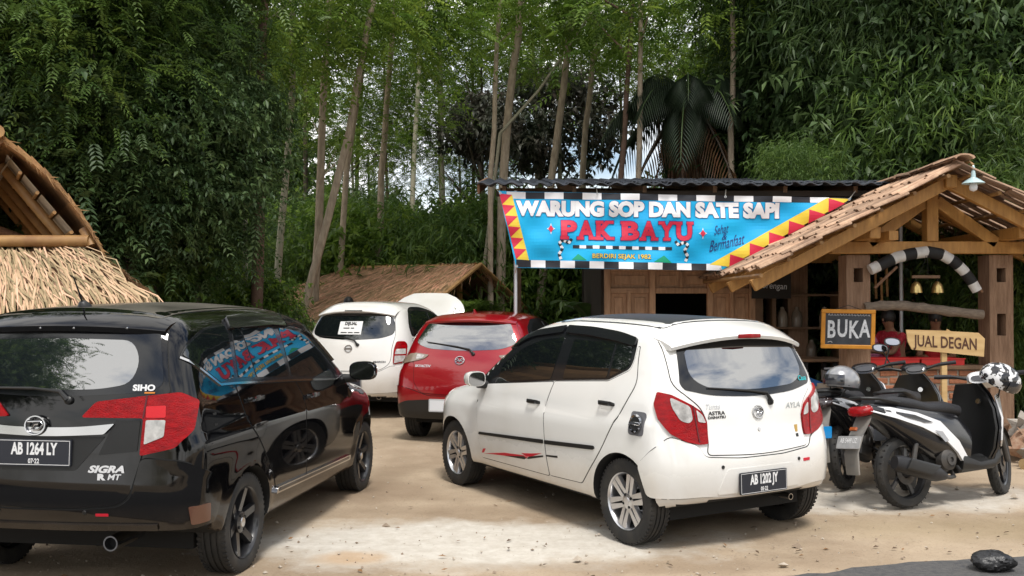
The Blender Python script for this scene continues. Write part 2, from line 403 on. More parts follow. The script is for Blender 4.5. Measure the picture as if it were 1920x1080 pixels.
# ------------------------------------------------------------ car materials
M_WHITE = mat('paint_white', (.80, .79, .76), .22, coat=.9, col2=(.70, .68, .63), scale=2.2, contrast=(.45, .85))
M_BLACK = mat('paint_black', (.0025, .0025, .003), .035, spec=.5)
def add_dirt(m, z0=.22, z1=.62, col=(.40, .32, .23), amount=.55):
    """road dust that thins out up the flanks"""
    t = m.node_tree; l = t.links.new; b = t.nodes['Principled BSDF']; src = b.inputs['Base Color'].links[0].from_socket if b.inputs['Base Color'].links else None
    tcn = t.nodes.new('ShaderNodeTexCoord'); sx = t.nodes.new('ShaderNodeSeparateXYZ'); l(tcn.outputs['Object'], sx.inputs[0]); r = t.nodes.new('ShaderNodeMapRange'); r.inputs[1].default_value = z1; r.inputs[2].default_value = z0; l(sx.outputs[2], r.inputs[0])
    n = t.nodes.new('ShaderNodeTexNoise'); n.inputs['Scale'].default_value = 5; n.inputs['Detail'].default_value = 8; n.inputs['Roughness'].default_value = .7; l(tcn.outputs['Object'], n.inputs[0]); mu = t.nodes.new('ShaderNodeMath'); mu.operation = 'MULTIPLY'; l(r.outputs[0], mu.inputs[0]); l(n.outputs[0], mu.inputs[1]); m2 = t.nodes.new('ShaderNodeMath'); m2.operation = 'MULTIPLY'; m2.inputs[1].default_value = amount * 1.6; m2.use_clamp = True; l(mu.outputs[0], m2.inputs[0])
    mx_ = t.nodes.new('ShaderNodeMix'); mx_.data_type = 'RGBA'; l(m2.outputs[0], mx_.inputs[0]); mx_.inputs[7].default_value = (*col, 1)
    if src: l(src, mx_.inputs[6])
    else: mx_.inputs[6].default_value = b.inputs['Base Color'].default_value
    l(mx_.outputs[2], b.inputs['Base Color']); rr = t.nodes.new('ShaderNodeMapRange'); rr.inputs[3].default_value = b.inputs['Roughness'].default_value; rr.inputs[4].default_value = .7; l(m2.outputs[0], rr.inputs[0]); l(rr.outputs[0], b.inputs['Roughness'])
M_RED = mat('paint_red', (.29, .002, .007), .28, metal=.25, coat=1.)
add_dirt(M_WHITE, amount=.5); add_dirt(M_BLACK, .22, .55, (.20, .15, .11), .30); add_dirt(M_RED, .2, .5, (.3, .2, .15), .35)
M_GLASS = mat('tinted_glass', (.006, .008, .009), .015, spec=1.)
for m_ in (M_GLASS,): m_.node_tree.nodes['Principled BSDF'].inputs['IOR'].default_value = 1.62
M_FILM = mat('mirror_film_glass', (.01, .013, .016), .02, spec=1.); M_FILM.node_tree.nodes['Principled BSDF'].inputs['IOR'].default_value = 2.35
M_FRIT = mat('glass_border', (.012, .013, .015), .08)
M_TRIM = mat('black_plastic', (.012, .012, .012), .45)
M_GAP = mat('panel_gap', (.004, .004, .004), .8)
M_RUB = mat('tyre_rubber', (.016, .016, .016), .75, col2=(.045, .04, .034), scale=9, contrast=(.45, .8), bump=.15, bscale=120)
M_ALLOY = mat('alloy', (.62, .62, .63), .28, metal=.9)
M_BRIM = mat('black_alloy', (.018, .018, .02), .3, coat=.4)
M_CHROME = mat('chrome', (.50, .50, .51), .10, metal=1.)
M_LRED = mat('lamp_red', (.36, .002, .005), .10, coat=.0, spec=.35, col2=(.20, .001, .003), scale=16, stretch=(1, 1, 3), bump=.25, bscale=70)
M_LCLR = mat('lamp_clear', (.62, .60, .58), .12, coat=1., col2=(.30, .29, .28), scale=22)
M_LAMB = mat('lamp_smoked', (.22, .17, .13), .12, coat=1.)
M_PLATE = mat('plate_black', (.018, .02, .028), .35)
M_PTXT = mat('plate_white', (.72, .72, .72), .4)
M_DARK = mat('wheel_well', (.006, .006, .006), .9)
M_MATTE = mat('matt_black_wrap', (.022, .024, .028), .38)
M_STKR = mat('sticker_red', (.55, .01, .03), .3)
M_DUSTY = mat('dusty_black_roof', (.006, .006, .006), .3, coat=.25, col2=(.16, .145, .12), scale=1.6, contrast=(.2, .62))

def rot_align(n, up=(0, 0, 1)):
    """matrix whose Z is n and whose Y leans to up"""
    z = Vector(n).normalized(); x = Vector(up).cross(z).normalized(); y = z.cross(x)
    return Matrix((x, y, z)).transposed()

class Car:
    def __init__(s, name, label, group, shape, pose, paint, z=0.):
        s.S = shape; s.paint = paint
        s.root = thing(name, label, 'car', (pose[0], pose[1], z), R(pose[2]), group)
    def uv(s, pts, mode):
        return [((s.S.ang(p[0], p[1]), p[2]) if mode == 'C' and len(p) == 3 else p) for p in pts]
    def panel(s, name, pts, mode, m, off=.004, parent=None, r=.02, res=.05, rim=.008, gap=False, extra=()):
        pts = s.uv(pts, mode); poly = fillet(pts, r) if r else [tuple(p[:2]) for p in pts]
        b = MB(); V, Fc = panel(s.S, poly, mode, off, res, rim); b.add(V, Fc, 0)
        if gap:
            V, Fc = strip(s.S, poly + poly[:1], mode, .012, .0012); b.add(V, Fc, 1)
        ms = [m, M_GAP] if gap else [m]
        return b.build(name, ms, parent or s.root, 40)
    def sides(s, name, pts, m, parents=(None, None), **k):
        return [s.panel(name, pts, md, m, parent=p, **k) for md, p in zip('LR', parents)]
    def corners(s, name, pts, m, parents=(None, None), **k):
        a = s.panel(name, pts, 'C', m, parent=parents[0], **k)
        b = s.panel(name, [(p[0], -p[1], p[2]) for p in pts], 'C', m, parent=parents[1], **k); return a, b
    def at(s, u, v, mode, off=0.):
        """point and normal on the surface"""
        p = s.S.project([(u, v)], mode); n = s.S.normal(p)[0]; return Vector(p[0]) + Vector(n) * off, Vector(n)
    def frame(s, u, v, mode, off=.004):
        p, n = s.at(u, v, mode, off); return Matrix.Translation(p) @ rot_align(n).to_4x4()
    def disc(s, name, u, v, mode, r, th, m, off=.002, parent=None, n=24):
        return MB().lathe([(0, th), (r * .9, th), (r, th * .6), (r, -th)], n, s.frame(u, v, mode, off)).build(name, m, parent or s.root, 40)
    def text(s, name, body, u, v, mode, size, m, off=.004, parent=None, sx=1., bold=0., shear=0.):
        V, Fc = text_mesh(body, size, sx, bold, shear=shear); Mx = s.frame(u, v, mode, off)
        return MB().add([Mx @ Vector(p) for p in V], Fc).build(name, m, parent or s.root)
    def body(s, x0, x1, hw, z1):
        V, Fc = shell_mesh(s.S, x0, x1, hw, z1)
        b = MB().add(V, Fc); o = b.build('body', [s.paint, M_DARK], s.root)
        for ax in (0, s.S.wb):
            for sg in (1, -1):
                c = MB(); Mx = Matrix.Translation((ax, sg * .95, s.S.wz)) @ Matrix.Rotation(R(90), 4, 'X')
                c.prism([(s.S.ar * math.cos(t), s.S.ar * math.sin(t)) for t in np.linspace(0, 2 * math.pi, 57)[:-1]], Mx @ Matrix.Translation((0, 0, -.47)), .94)
                co = c.build('cutter', M_DARK, s.root); md = o.modifiers.new('arch', 'BOOLEAN'); md.object = co; md.operation = 'DIFFERENCE'; md.solver = 'EXACT'
        bpy.context.view_layer.update(); dg = bpy.context.evaluated_depsgraph_get(); ob = o.evaluated_get(dg)
        me = bpy.data.meshes.new_from_object(ob); o.modifiers.clear(); o.data = me
        for q in [q for q in bpy.data.objects if q.name.startswith('cutter')]: bpy.data.objects.remove(q)
        if len(me.materials) < 2: me.materials.append(M_DARK)
        me.materials[0] = s.paint; me.materials[1] = M_DARK
        for p in me.polygons:
            c = p.center; dk = False
            for ax in (0, s.S.wb):
                rr = math.hypot(c.x - ax, c.z - s.S.wz); ynear = abs(c.y)
                if rr < s.S.ar + .002 and ynear < .95 and (rr > s.S.ar - .01 and abs(p.normal.y) < .6 or ynear < .5): dk = True
            if p.normal.z < -.8 and c.z < .45: dk = True
            p.material_index = 1 if dk else 0
        shade(me, 38); return o
    def wheels(s, r, rim_r, style, hw, rimmat, tw=.165):
        pr = [(rim_r * .96, -tw * .40), (rim_r + .006, -tw * .46), (r - .035, -tw * .52), (r - .010, -tw * .47), (r - .002, -tw * .40)]
        tread = []
        for g in (-.2, 0, .2): tread += [(r, tw * (g - .035)), (r - .008, tw * (g - .03)), (r - .008, tw * (g + .03)), (r, tw * (g + .035))]
        tp = pr + tread + [(a, -b) for a, b in reversed(pr)]
        tyre = MB().lathe(tp, 56)
        for k in range(56):      # tread blocks: shallow cross grooves on the shoulders
            for sg in (-1, 1):
                a = 2 * math.pi * k / 56; tyre.box(((r - .004) * math.cos(a), (r - .004) * math.sin(a), sg * tw * .40), (.010, .016, tw * .14), (0, 0, a))
        tm = tyre.mesh('tyre', M_RUB, 35)
        rm = MB(); d = tw * .46
        rm.lathe([(rim_r * .93, -d), (rim_r * .93, d * .55), (rim_r * .97, d * .95), (rim_r, d * 1.02), (rim_r * 1.0, d * .8)], 56, mi=0)
        rm.lathe([(0, -.01), (rim_r * .93, -.02)], 32, mi=1)                    # dark inside
        rm.lathe([(rim_r * .42, -.012), (rim_r * .62, .0), (rim_r * .62, -.01)], 32, mi=2)    # brake disc
        ns = {'six': 6, 'te': 6, 'five': 5}[style]
        for k in range(ns):
            a = 2 * math.pi * k / ns + .26; Mx = Matrix.Rotation(a, 4, 'Z')
            def sp(x0, x1, w0, w1, z0, z1, th, yo=0., mi=0):
                vs = [Mx @ Vector(p) for p in ((x0, yo - w0, z0), (x0, yo + w0, z0), (x1, yo + w1, z1), (x1, yo - w1, z1), (x0, yo - w0 * 1.3, z0 - th), (x0, yo + w0 * 1.3, z0 - th), (x1, yo + w1 * 1.25, z1 - th), (x1, yo - w1 * 1.25, z1 - th))]
                rm.add(vs, [(0, 1, 2, 3), (7, 6, 5, 4), (0, 4, 5, 1), (1, 5, 6, 2), (2, 6, 7, 3), (3, 7, 4, 0)], mi)
            R1 = rim_r * .95
            if style == 'six':      # paired blades with a dark slot between
                for sg in (-1, 1): sp(rim_r * .2, R1, .012, .020, d * .72, d * .86, .03, sg * .022)
                sp(rim_r * .25, R1 * .98, .007, .009, d * .60, d * .72, .02, 0, 1)
            elif style == 'te': sp(rim_r * .18, R1, .024, .021, d * .45, d * .80, .035)
            else: sp(rim_r * .2, R1, .030, .042, d * .7, d * .85, .03)
        rm.lathe([(0, d * .80), (rim_r * .16, d * .80), (rim_r * .30, d * .70), (rim_r * .32, d * .2)], 24, mi=0)
        rm.lathe([(0, d * .86), (rim_r * .13, d * .85), (rim_r * .15, d * .78)], 20, mi=0 if style != 'te' else 2)
        for k in range(4):
            a = math.pi / 2 * k + .5; rm.lathe([(0, .0), (.010, .0), (.010, -.03)], 8, Matrix.Translation((rim_r * .23 * math.cos(a), rim_r * .23 * math.sin(a), d * .80)), mi=1)
        rme = rm.mesh('rim', [rimmat, M_DARK, M_CHROME], 35)
        for ax in (0, s.S.wb):
            for sg in (1, -1):
                wt = bpy.data.objects.new('wheel', None); C.objects.link(wt); wt.parent = s.root; wt.location = (ax, sg * (hw - tw / 2), r - .004)
                wt.rotation_euler = (R(-90) if sg > 0 else R(90), 0, 0); wt.empty_display_size = .1
                obj('tyre', tm, wt); obj('rim', rme, wt)
    def plate(s, u, v, tilt, txt, date, parent=None, mp=None, mt=None, wd=.43, ht=.145, off=.02, mode='B'):
        p, n = s.at(u, v, mode, off); Mx = Matrix.Translation(p) @ rot_align(Vector((-math.cos(tilt), 0, math.sin(tilt)))).to_4x4()
        b = MB(); b.prism(fillet([(-wd / 2, -ht / 2), (wd / 2, -ht / 2), (wd / 2, ht / 2), (-wd / 2, ht / 2)], .012), Mx @ Matrix.Translation((0, 0, -.012)), .012)
        o = b.build('licence_plate', mp or M_PLATE, parent or s.root)
        t = MB(); V, Fc = text_mesh(txt, ht * .60, .62 * wd / .43, .0035); t.add([Mx @ Vector((a, c + ht * .12, .0015)) for a, c, _ in V], Fc)
        V, Fc = text_mesh(date, ht * .25, .8, .001); t.add([Mx @ Vector((a, c - ht * .32, .0015)) for a, c, _ in V], Fc)
        W_, H_ = wd / 2 - .008, ht / 2 - .008
        for a in ((0, H_, 2 * W_, .003), (0, -H_, 2 * W_, .003), (W_, 0, .003, 2 * H_), (-W_, 0, .003, 2 * H_)):
            t.add([Mx @ Vector((a[0] + i * a[2] / 2, a[1] + j * a[3] / 2, .0015)) for i, j in ((-1, -1), (1, -1), (1, 1), (-1, 1))], [(0, 1, 2, 3)])
        t.build('plate_lettering', mt or M_PTXT, o); return o
    def wiper(s, uv, mode='B', parent=None):
        """uv: pivot, elbow, blade start, blade end on the glass"""
        P = [s.at(*q, mode, .022)[0] for q in uv]
        b = MB().tube([P[0], P[1], (P[1] + P[2]) / 2, P[2]], [.016, .011, .008, .007], 8).tube([P[2] + (P[2] - P[3]) * .02, P[3]], [.009, .005], 6)
        p, n = s.at(*uv[0], mode, .0); b.lathe([(.024, 0), (.022, .02), (.012, .028), (0, .03)], 14, Matrix.Translation(p) @ rot_align(n).to_4x4())
        return b.build('wiper', M_TRIM, parent or s.root, 40)
    def emblem(s, u, v, mode, r, kind, parent=None, off=.004):
        Mx = s.frame(u, v, mode, off); b = MB()
        ring = [(math.cos(t) * r, math.sin(t) * r * .86, .006) for t in np.linspace(0, 2 * math.pi, 25)[:-1]]
        b.tube([Mx @ Vector(p) for p in ring + ring[:1]], r * .11, 6)
        if kind == 'swoop':      # stylised D: a slanted loop inside the oval
            pts = [(-.75, .35), (.55, .42), (.80, .1), (.35, -.45), (-.35, -.45), (-.05, .1), (.35, .12)]
            b.tube([Mx @ Vector((a * r, c * r * .9, .006)) for a, c in pts], r * .12, 6)
        elif kind == 'wing':
            pts = [(-.95, .05), (-.45, .35), (0, -.15), (.45, .35), (.95, .05)]
            b.tube([Mx @ Vector((a * r, c * r, .006)) for a, c in pts], r * .11, 6); b.tube([Mx @ Vector((a * r, c * r, .006)) for a, c in ((-.8, -.35), (-.3, 0), (0, -.4), (.3, 0), (.8, -.35))], r * .09, 6)
        else: b.box((0, 0, 0), (0, 0, 0)); b.tube([Mx @ Vector((-1.15 * r, 0, .008)), Mx @ Vector((1.15 * r, 0, .008))], r * .17, 8)
        return b.build('emblem', M_CHROME, parent or s.root, 60)
    def mirror(s, c, sz, m, sg):
        x, y, z = c; b = MB(); y *= sg
        def ring(t, k): return ((x + .05 * t, y, z), (0, sz[0] * k, 0), (0, 0, sz[1] * k), 2.8)
        b.loft([((x - .045, y, z), (0, sz[0] * .97, 0), (0, 0, sz[1] * .96), 3), ((x - .01, y, z), (0, sz[0], 0), (0, 0, sz[1]), 3), ((x + .05, y, z), (0, sz[0] * .88, 0), (0, 0, sz[1] * .88), 2.6), ((x + .085, y - .01 * sg, z), (0, sz[0] * .5, 0), (0, 0, sz[1] * .5), 2.2)], 20)
        o = b.build('door_mirror', m, s.root, 50)
        MB().loft([((x - .046, y, z), (0, sz[0] * .90, 0), (0, 0, sz[1] * .88), 3), ((x - .049, y, z), (0, sz[0] * .88, 0), (0, 0, sz[1] * .86), 3)], 20).build('mirror_glass', M_CHROME, o)
        MB().loft([((x + .02, y - sg * sz[0] * .5, z - sz[1] * .8), (.035, 0, 0), (0, 0, .03), 2.5), ((x + .03, y - sg * (sz[0] + .10), z - sz[1] * .9), (.05, 0, 0), (0, 0, .04), 2.5)], 12).build('mirror_arm', M_TRIM, o, 40)
        return o
    def spoiler(s, hw, xf, xr, zr, droop, m, xin, th=.028, xbow=.1):
        b = MB(); rows = []
        for y in np.linspace(-hw, hw, 17):
            t = abs(y) / hw; zt = zr - droop * t ** 2.2; xx = xr + xbow * t ** 2.5
            zf = float(s.S.project([(xf, y)], 'T')[0][2]) + .003
            rows.append([(xf, y, zf), ((xf + xx) / 2, y, (zf + zt) / 2 + .008), (xx + .01, y, zt + .004), (xx, y, zt - .006), (xx + .008, y, zt - th), (xin, y, zt - th * .8)])
        n = len(rows[0]); V = [p for r_ in rows for p in r_]
        b.add(V, [(i * n + k, i * n + (k + 1) % n, (i + 1) * n + (k + 1) % n, (i + 1) * n + k) for i in range(len(rows) - 1) for k in range(n)] + [tuple(range(n)), tuple(range(len(V) - n, len(V)))[::-1]])
        return b.build('spoiler', m, s.root, 45)
    def exhaust(s, c, r, ln=.25):
        return MB().lathe([(r * .8, 0), (r * .8, -ln), (r, -ln), (r, 0), (r * .8, 0)], 24, Matrix.Translation(c) @ Matrix.Rotation(R(-90), 4, 'Y')).lathe([(0, -.05), (r * .8, -.05)], 24, Matrix.Translation(c) @ Matrix.Rotation(R(-90), 4, 'Y'), mi=1).build('exhaust_pipe', [M_CHROME, M_DARK], s.root, 40)
    def handle(s, x, z, parents, m, ln=.15, tilt=0.):
        for md, p in zip('LR', parents):
            sg = 1 if md == 'L' else -1
            s.panel('handle_recess', [(x - ln * .45, z - .035), (x + ln * .45, z - .035), (x + ln * .45, z + .02), (x - ln * .45, z + .02)], md, m[1], .0055, p, .018)
            a, n = s.at(x - ln / 2, z, md, .006); c, n2 = s.at(x + ln / 2, z, md, .006)
            mid = (a + c) / 2 + n * .03
            MB().loft([(a, (.012, 0, 0), (0, 0, .012), 2.4), (a + n * .028 + Vector((.012, 0, 0)), (.008, .01 * sg, 0), (0, 0, .016), 2.4), (mid, (0, .009, 0), (0, 0, .017), 2.4), (c + n * .028 - Vector((.012, 0, 0)), (-.008, .01 * sg, 0), (0, 0, .016), 2.4), (c, (-.012, 0, 0), (0, 0, .012), 2.4)], 12).build('handle', m[0], p, 60)

# ------------------------------------------------------------ white hatchback
G_CARS = 'cars parked on the dirt yard'
def build_ayla():
    c = Car('parked_car', 'white hatchback with matt black roof, roof spoiler and red and black side stickers', G_CARS, AYLA, (1.4305, 6.8554, 120.84), M_WHITE)
    c.body(-.52, 3.2, .82, 1.54); c.wheels(.287, .193, 'six', .785, M_ALLOY)
    fd = c.sides('door', [(2.03, .925, .03), (2.01, .737), (1.99, .53), (1.94, .315), (.9, .32), (.942, .57), (.963, .844), (.905, 1.022)], M_WHITE, gap=True)
    rd = c.sides('door', [(.893, 1.026), (.951, .844), (.930, .57), (.888, .325), (.47, .335), (.25, .56, .1), (.03, .90, .1), (-.065, 1.08, .06), (-.02, 1.22), (.003, 1.32), (.018, 1.32), (.013, 1.227), (.03, 1.16, .03), (.24, 1.072)], M_WHITE, gap=True)
    c.sides('window_frame', [(1.86, .942), (2.03, .985, .02), (1.86, 1.145), (1.645, 1.297, .1), (1.377, 1.395, .1), (1.07, 1.437), (.61, 1.432, .1), (.255, 1.405), (.05, 1.372), (.035, 1.31), (.027, 1.227), (.045, 1.17, .03), (.245, 1.083), (.814, 1.04)], M_FRIT, off=.003)
    c.sides('window_pane', [(1.72, .968), (1.73, 1.10, .05), (1.47, 1.255, .1), (1.19, 1.335, .1), (.925, 1.357), (.955, 1.04)], M_GLASS, fd, off=.006)
    c.sides('window_pane', [(.80, 1.055), (.79, 1.345), (.275, 1.335), (.268, 1.095)], M_GLASS, rd, off=.006)
    c.sides('quarter_pane', [(.24, 1.10), (.25, 1.325), (.078, 1.318), (.045, 1.19, .04)], M_GLASS, off=.006)
    c.sides('rain_visor', [(.95, 1.440), (.61, 1.434, .1), (.255, 1.408, .1), (.05, 1.373), (.047, 1.318), (.25, 1.345, .1), (.6, 1.375, .1), (.93, 1.387)], M_FRIT, rd, off=.02, rim=.016)
    c.sides('rain_visor', [(.965, 1.440), (1.38, 1.393, .1), (1.64, 1.297, .1), (1.73, 1.232), (1.66, 1.235), (1.4, 1.342, .1), (.975, 1.388)], M_FRIT, fd, off=.02, rim=.016)
    c.handle(1.12, .856, fd, (M_TRIM, M_WHITE)); c.handle(.198, .921, rd, (M_TRIM, M_WHITE))
    for md, a, b_ in zip('LR', fd, rd):
        c.panel('side_moulding', [(1.965, .508), (1.955, .53), (.95, .585), (.95, .556)], md, M_TRIM, .012, a, .008, rim=.012); c.panel('side_moulding', [(.93, .556), (.93, .585), (.30, .622), (.285, .606), (.31, .593)], md, M_TRIM, .012, b_, .008, rim=.012)
        c.panel('sticker', [(1.94, .353), (1.90, .36), (1.86, .40), (1.91, .392)], md, M_STKR, .0052, a, .004)
        c.panel('sticker', [(1.90, .352), (1.55, .405), (1.25, .425), (1.17, .412), (1.3, .40), (1.5, .385)], md, M_STKR, .0052, a, 0)
        c.panel('sticker', [(1.28, .438), (1.1, .46), (.975, .478), (1.12, .435), (1.20, .42)], md, M_STKR, .0052, a, 0)
        c.panel('sticker', [(1.55, .380), (1.25, .418), (1.18, .405), (.96, .452), (.96, .464), (1.16, .428), (1.24, .395)], md, M_TRIM, .0054, a, 0)
        c.panel('sticker', [(.92, .462), (.92, .474), (.76, .488), (.76, .472)], md, M_TRIM, .0054, b_, 0)
    fc = c.panel('fuel_flap', [(-.225, .745), (-.075, .745), (-.075, .90), (-.225, .90)], 'L', mat('flap_grey', (.13, .13, .14), .3), .004, r=.03)
    Mx = c.frame(-.15, .822, 'L', .006); b = MB(); b.lathe([(.062, .0), (.062, .006), (.048, .008), (.046, .0)], 28, Mx); b.box(Mx @ Vector((0, 0, .006)), (.1, .022, .012), Mx.to_3x3(), bev=.004)
    for k in range(8): a = k * math.pi / 4 + .2; b.lathe([(.006, 0), (.005, .009), (0, .01)], 8, Mx @ Matrix.Translation((.055 * math.cos(a), .055 * math.sin(a), .004)))
    b.build('fuel_cap_ring', M_CHROME, fc, 40); MB().lathe([(0, .003), (.046, .003)], 24, Mx).build('fuel_cap_centre', M_TRIM, fc)
    # rear end
    half = [(.60, 1.37), (.645, 1.08, .06), (.47, .935, .05), (.432, .84), (.438, .70), (.462, .632, .05), (0, .607, .2)]
    tg = c.panel('tailgate', half + [(-y, z, *r_) for y, z, *r_ in half[-2::-1]], 'B', M_WHITE, .004, gap=True)
    wn = [(.535, 1.348, .04), (.598, 1.091, .05), (.574, 1.05, .04), (.382, 1.008, .1), (0, .985, .2), (-.382, 1.008, .1), (-.574, 1.05, .04), (-.598, 1.091, .05), (-.535, 1.348, .04), (0, 1.372, .2)]
    gl = c.panel('rear_window', wn, 'B', M_FRIT, .007, tg)
    wi = [(.50, 1.305, .04), (.525, 1.13, .10), (.40, 1.055, .10), (0, 1.03, .3), (-.40, 1.055, .10), (-.525, 1.13, .1), (-.50, 1.305, .04), (0, 1.325, .2)]
    c.panel('glass_pane', wi, 'B', M_FILM, .009, gl)
    c.text('window_sticker', 'Casa', -.505, 1.085, 'B', .05, mat('sticker_teal', (.0, .42, .45), .4), .012, gl, bold=.001, shear=.2)
    c.spoiler(.60, -.08, -.375, 1.405, .075, M_WHITE, -.22)
    MB().loft([((-.381, -.10, 1.395), (.006, 0, 0), (0, 0, .013), 3), ((-.388, 0, 1.396), (.006, 0, 0), (0, 0, .015), 3), ((-.381, .10, 1.395), (.006, 0, 0), (0, 0, .013), 3)], 12).build('brake_light', M_LRED, c.root)
    c.panel('roof_wrap', [(-.10, -.53), (1.18, -.52), (1.30, 0, .2), (1.18, .52), (-.10, .53), (-.14, 0, .2)], 'T', M_MATTE, .0025, r=.05, res=.1)
    lp = [(-.285, .725, 1.036), (-.33, .655, 1.02), (-.39, .544, .955), (-.408, .477, .912), (-.422, .440, .839), (-.444, .445, .699), (-.433, .514, .697), (-.407, .604, .720), (-.362, .69, .772), (-.31, .74, .854), (-.28, .75, .957)]
    tl = c.corners('tail_light', lp, M_LRED, off=.016, rim=.016, r=.012)
    c.corners('clear_lens', [(-.33, .668, 1.004), (-.385, .553, .943), (-.395, .542, .86), (-.39, .57, .838), (-.37, .622, .855), (-.345, .665, .94)], M_LCLR, tl, off=.019, rim=.004, r=.02)
    c.corners('clear_lens', [(-.40, .515, .922), (-.41, .47, .885), (-.42, .449, .835), (-.408, .505, .845)], M_LCLR, tl, off=.019, rim=.004, r=.01)
    for a, sg in zip(tl, (1, -1)):
        V, Fc = strip(AYLA, [(sg * c.S.ang(-.395, .535), .948), (sg * c.S.ang(-.425, .51), .71)], 'C', .008, .0195); MB().add(V, Fc).build('lens_divider', mat('lamp_dark_red', (.09, .002, .004), .2), a)
    bh = [(-.27, .80, .36), (-.17, .80, .56), (-.25, .76, .66), (-.365, .70, .755), (-.44, .52, .688), (-.455, .478, .615), (-.5, .2, .592)]
    bl = [(-.5, -.2, .592)] + [(x, -y, z) for x, y, z in bh[-2::-1]] + [(-.46, -.5, .365), (-.47, -.25, .345), (-.47, .25, .345), (-.46, .5, .365)]
    bp = c.panel('rear_bumper', bh + bl, 'C', M_WHITE, .010, gap=True, r=.03)
    c.panel('plate_recess', [(.32, .53, .02), (-.28, .53, .02), (-.36, .37, .03), (.40, .37, .03)], 'B', M_WHITE, .0125, bp)
    c.plate(.02, .432, .03, 'AB 1202 JY', '05·22', bp, off=.03)
    for y in (.355, -.345): c.disc('parking_sensor', y, .547, 'B', .012, .005, M_TRIM, .011, bp)
    c.panel('badge_sticker', [(-.395, .545), (-.465, .545), (-.465, .525), (-.395, .525)], 'B', M_STKR, .0125, bp, .003)
    c.emblem(0, .885, 'B', .047, 'swoop', tg, .006); c.disc('lock', 0, .769, 'B', .012, .004, M_CHROME, .006, tg)
    c.text('model_badge', 'AYLA', -.355, .909, 'B', .052, M_CHROME, .007, tg, 1.25, .001, .25)
    c.text('dealer_badge', 'Tunas', .385, .935, 'B', .05, M_CHROME, .007, tg, 1., 0, .3); c.text('dealer_badge', 'ASTRA', .355, .893, 'B', .034, M_TRIM, .007, tg, 1.3, .001); c.text('dealer_badge', 'DAIHATSU', .355, .866, 'B', .024, M_TRIM, .007, tg, 1.25, .001)
    c.panel('gold_sticker', [(-.35, .775), (-.385, .775), (-.38, .725), (-.355, .725)], 'B', mat('sticker_gold', (.45, .28, .06), .4), .0065, tg, .006); c.panel('sticker', [(-.355, .715), (-.382, .715), (-.382, .692), (-.355, .692)], 'B', M_TRIM, .0065, tg, .004)
    c.wiper([(-.125, .945), (-.09, 1.005), (.06, 1.025), (.40, 1.055)], 'B', tg)
    c.exhaust((-.42, -.35, .27), .022)
    # front
    c.panel('windscreen', [(1.52, -.50, .06), (2.18, -.63, .08), (2.22, 0, .3), (2.18, .63, .08), (1.52, .50, .06), (1.47, 0, .3)], 'T', M_GLASS, .004, res=.1)
    for sg in (1, -1): c.mirror((1.90, .90, .985), (.085, .065), M_WHITE, sg)
    c.sides('headlight', [(2.86, .70), (2.70, .79), (2.80, .86), (3.02, .78), (3.05, .68)], M_LCLR, off=.004)
    c.panel('grille', [(-.5, .35), (.5, .35), (.42, .52), (-.42, .52)], 'F', M_TRIM, .004)
    MB().box((1.2, 0, .24), (2.9, 1.2, .12)).build('underbody', M_DARK, c.root)
    return c

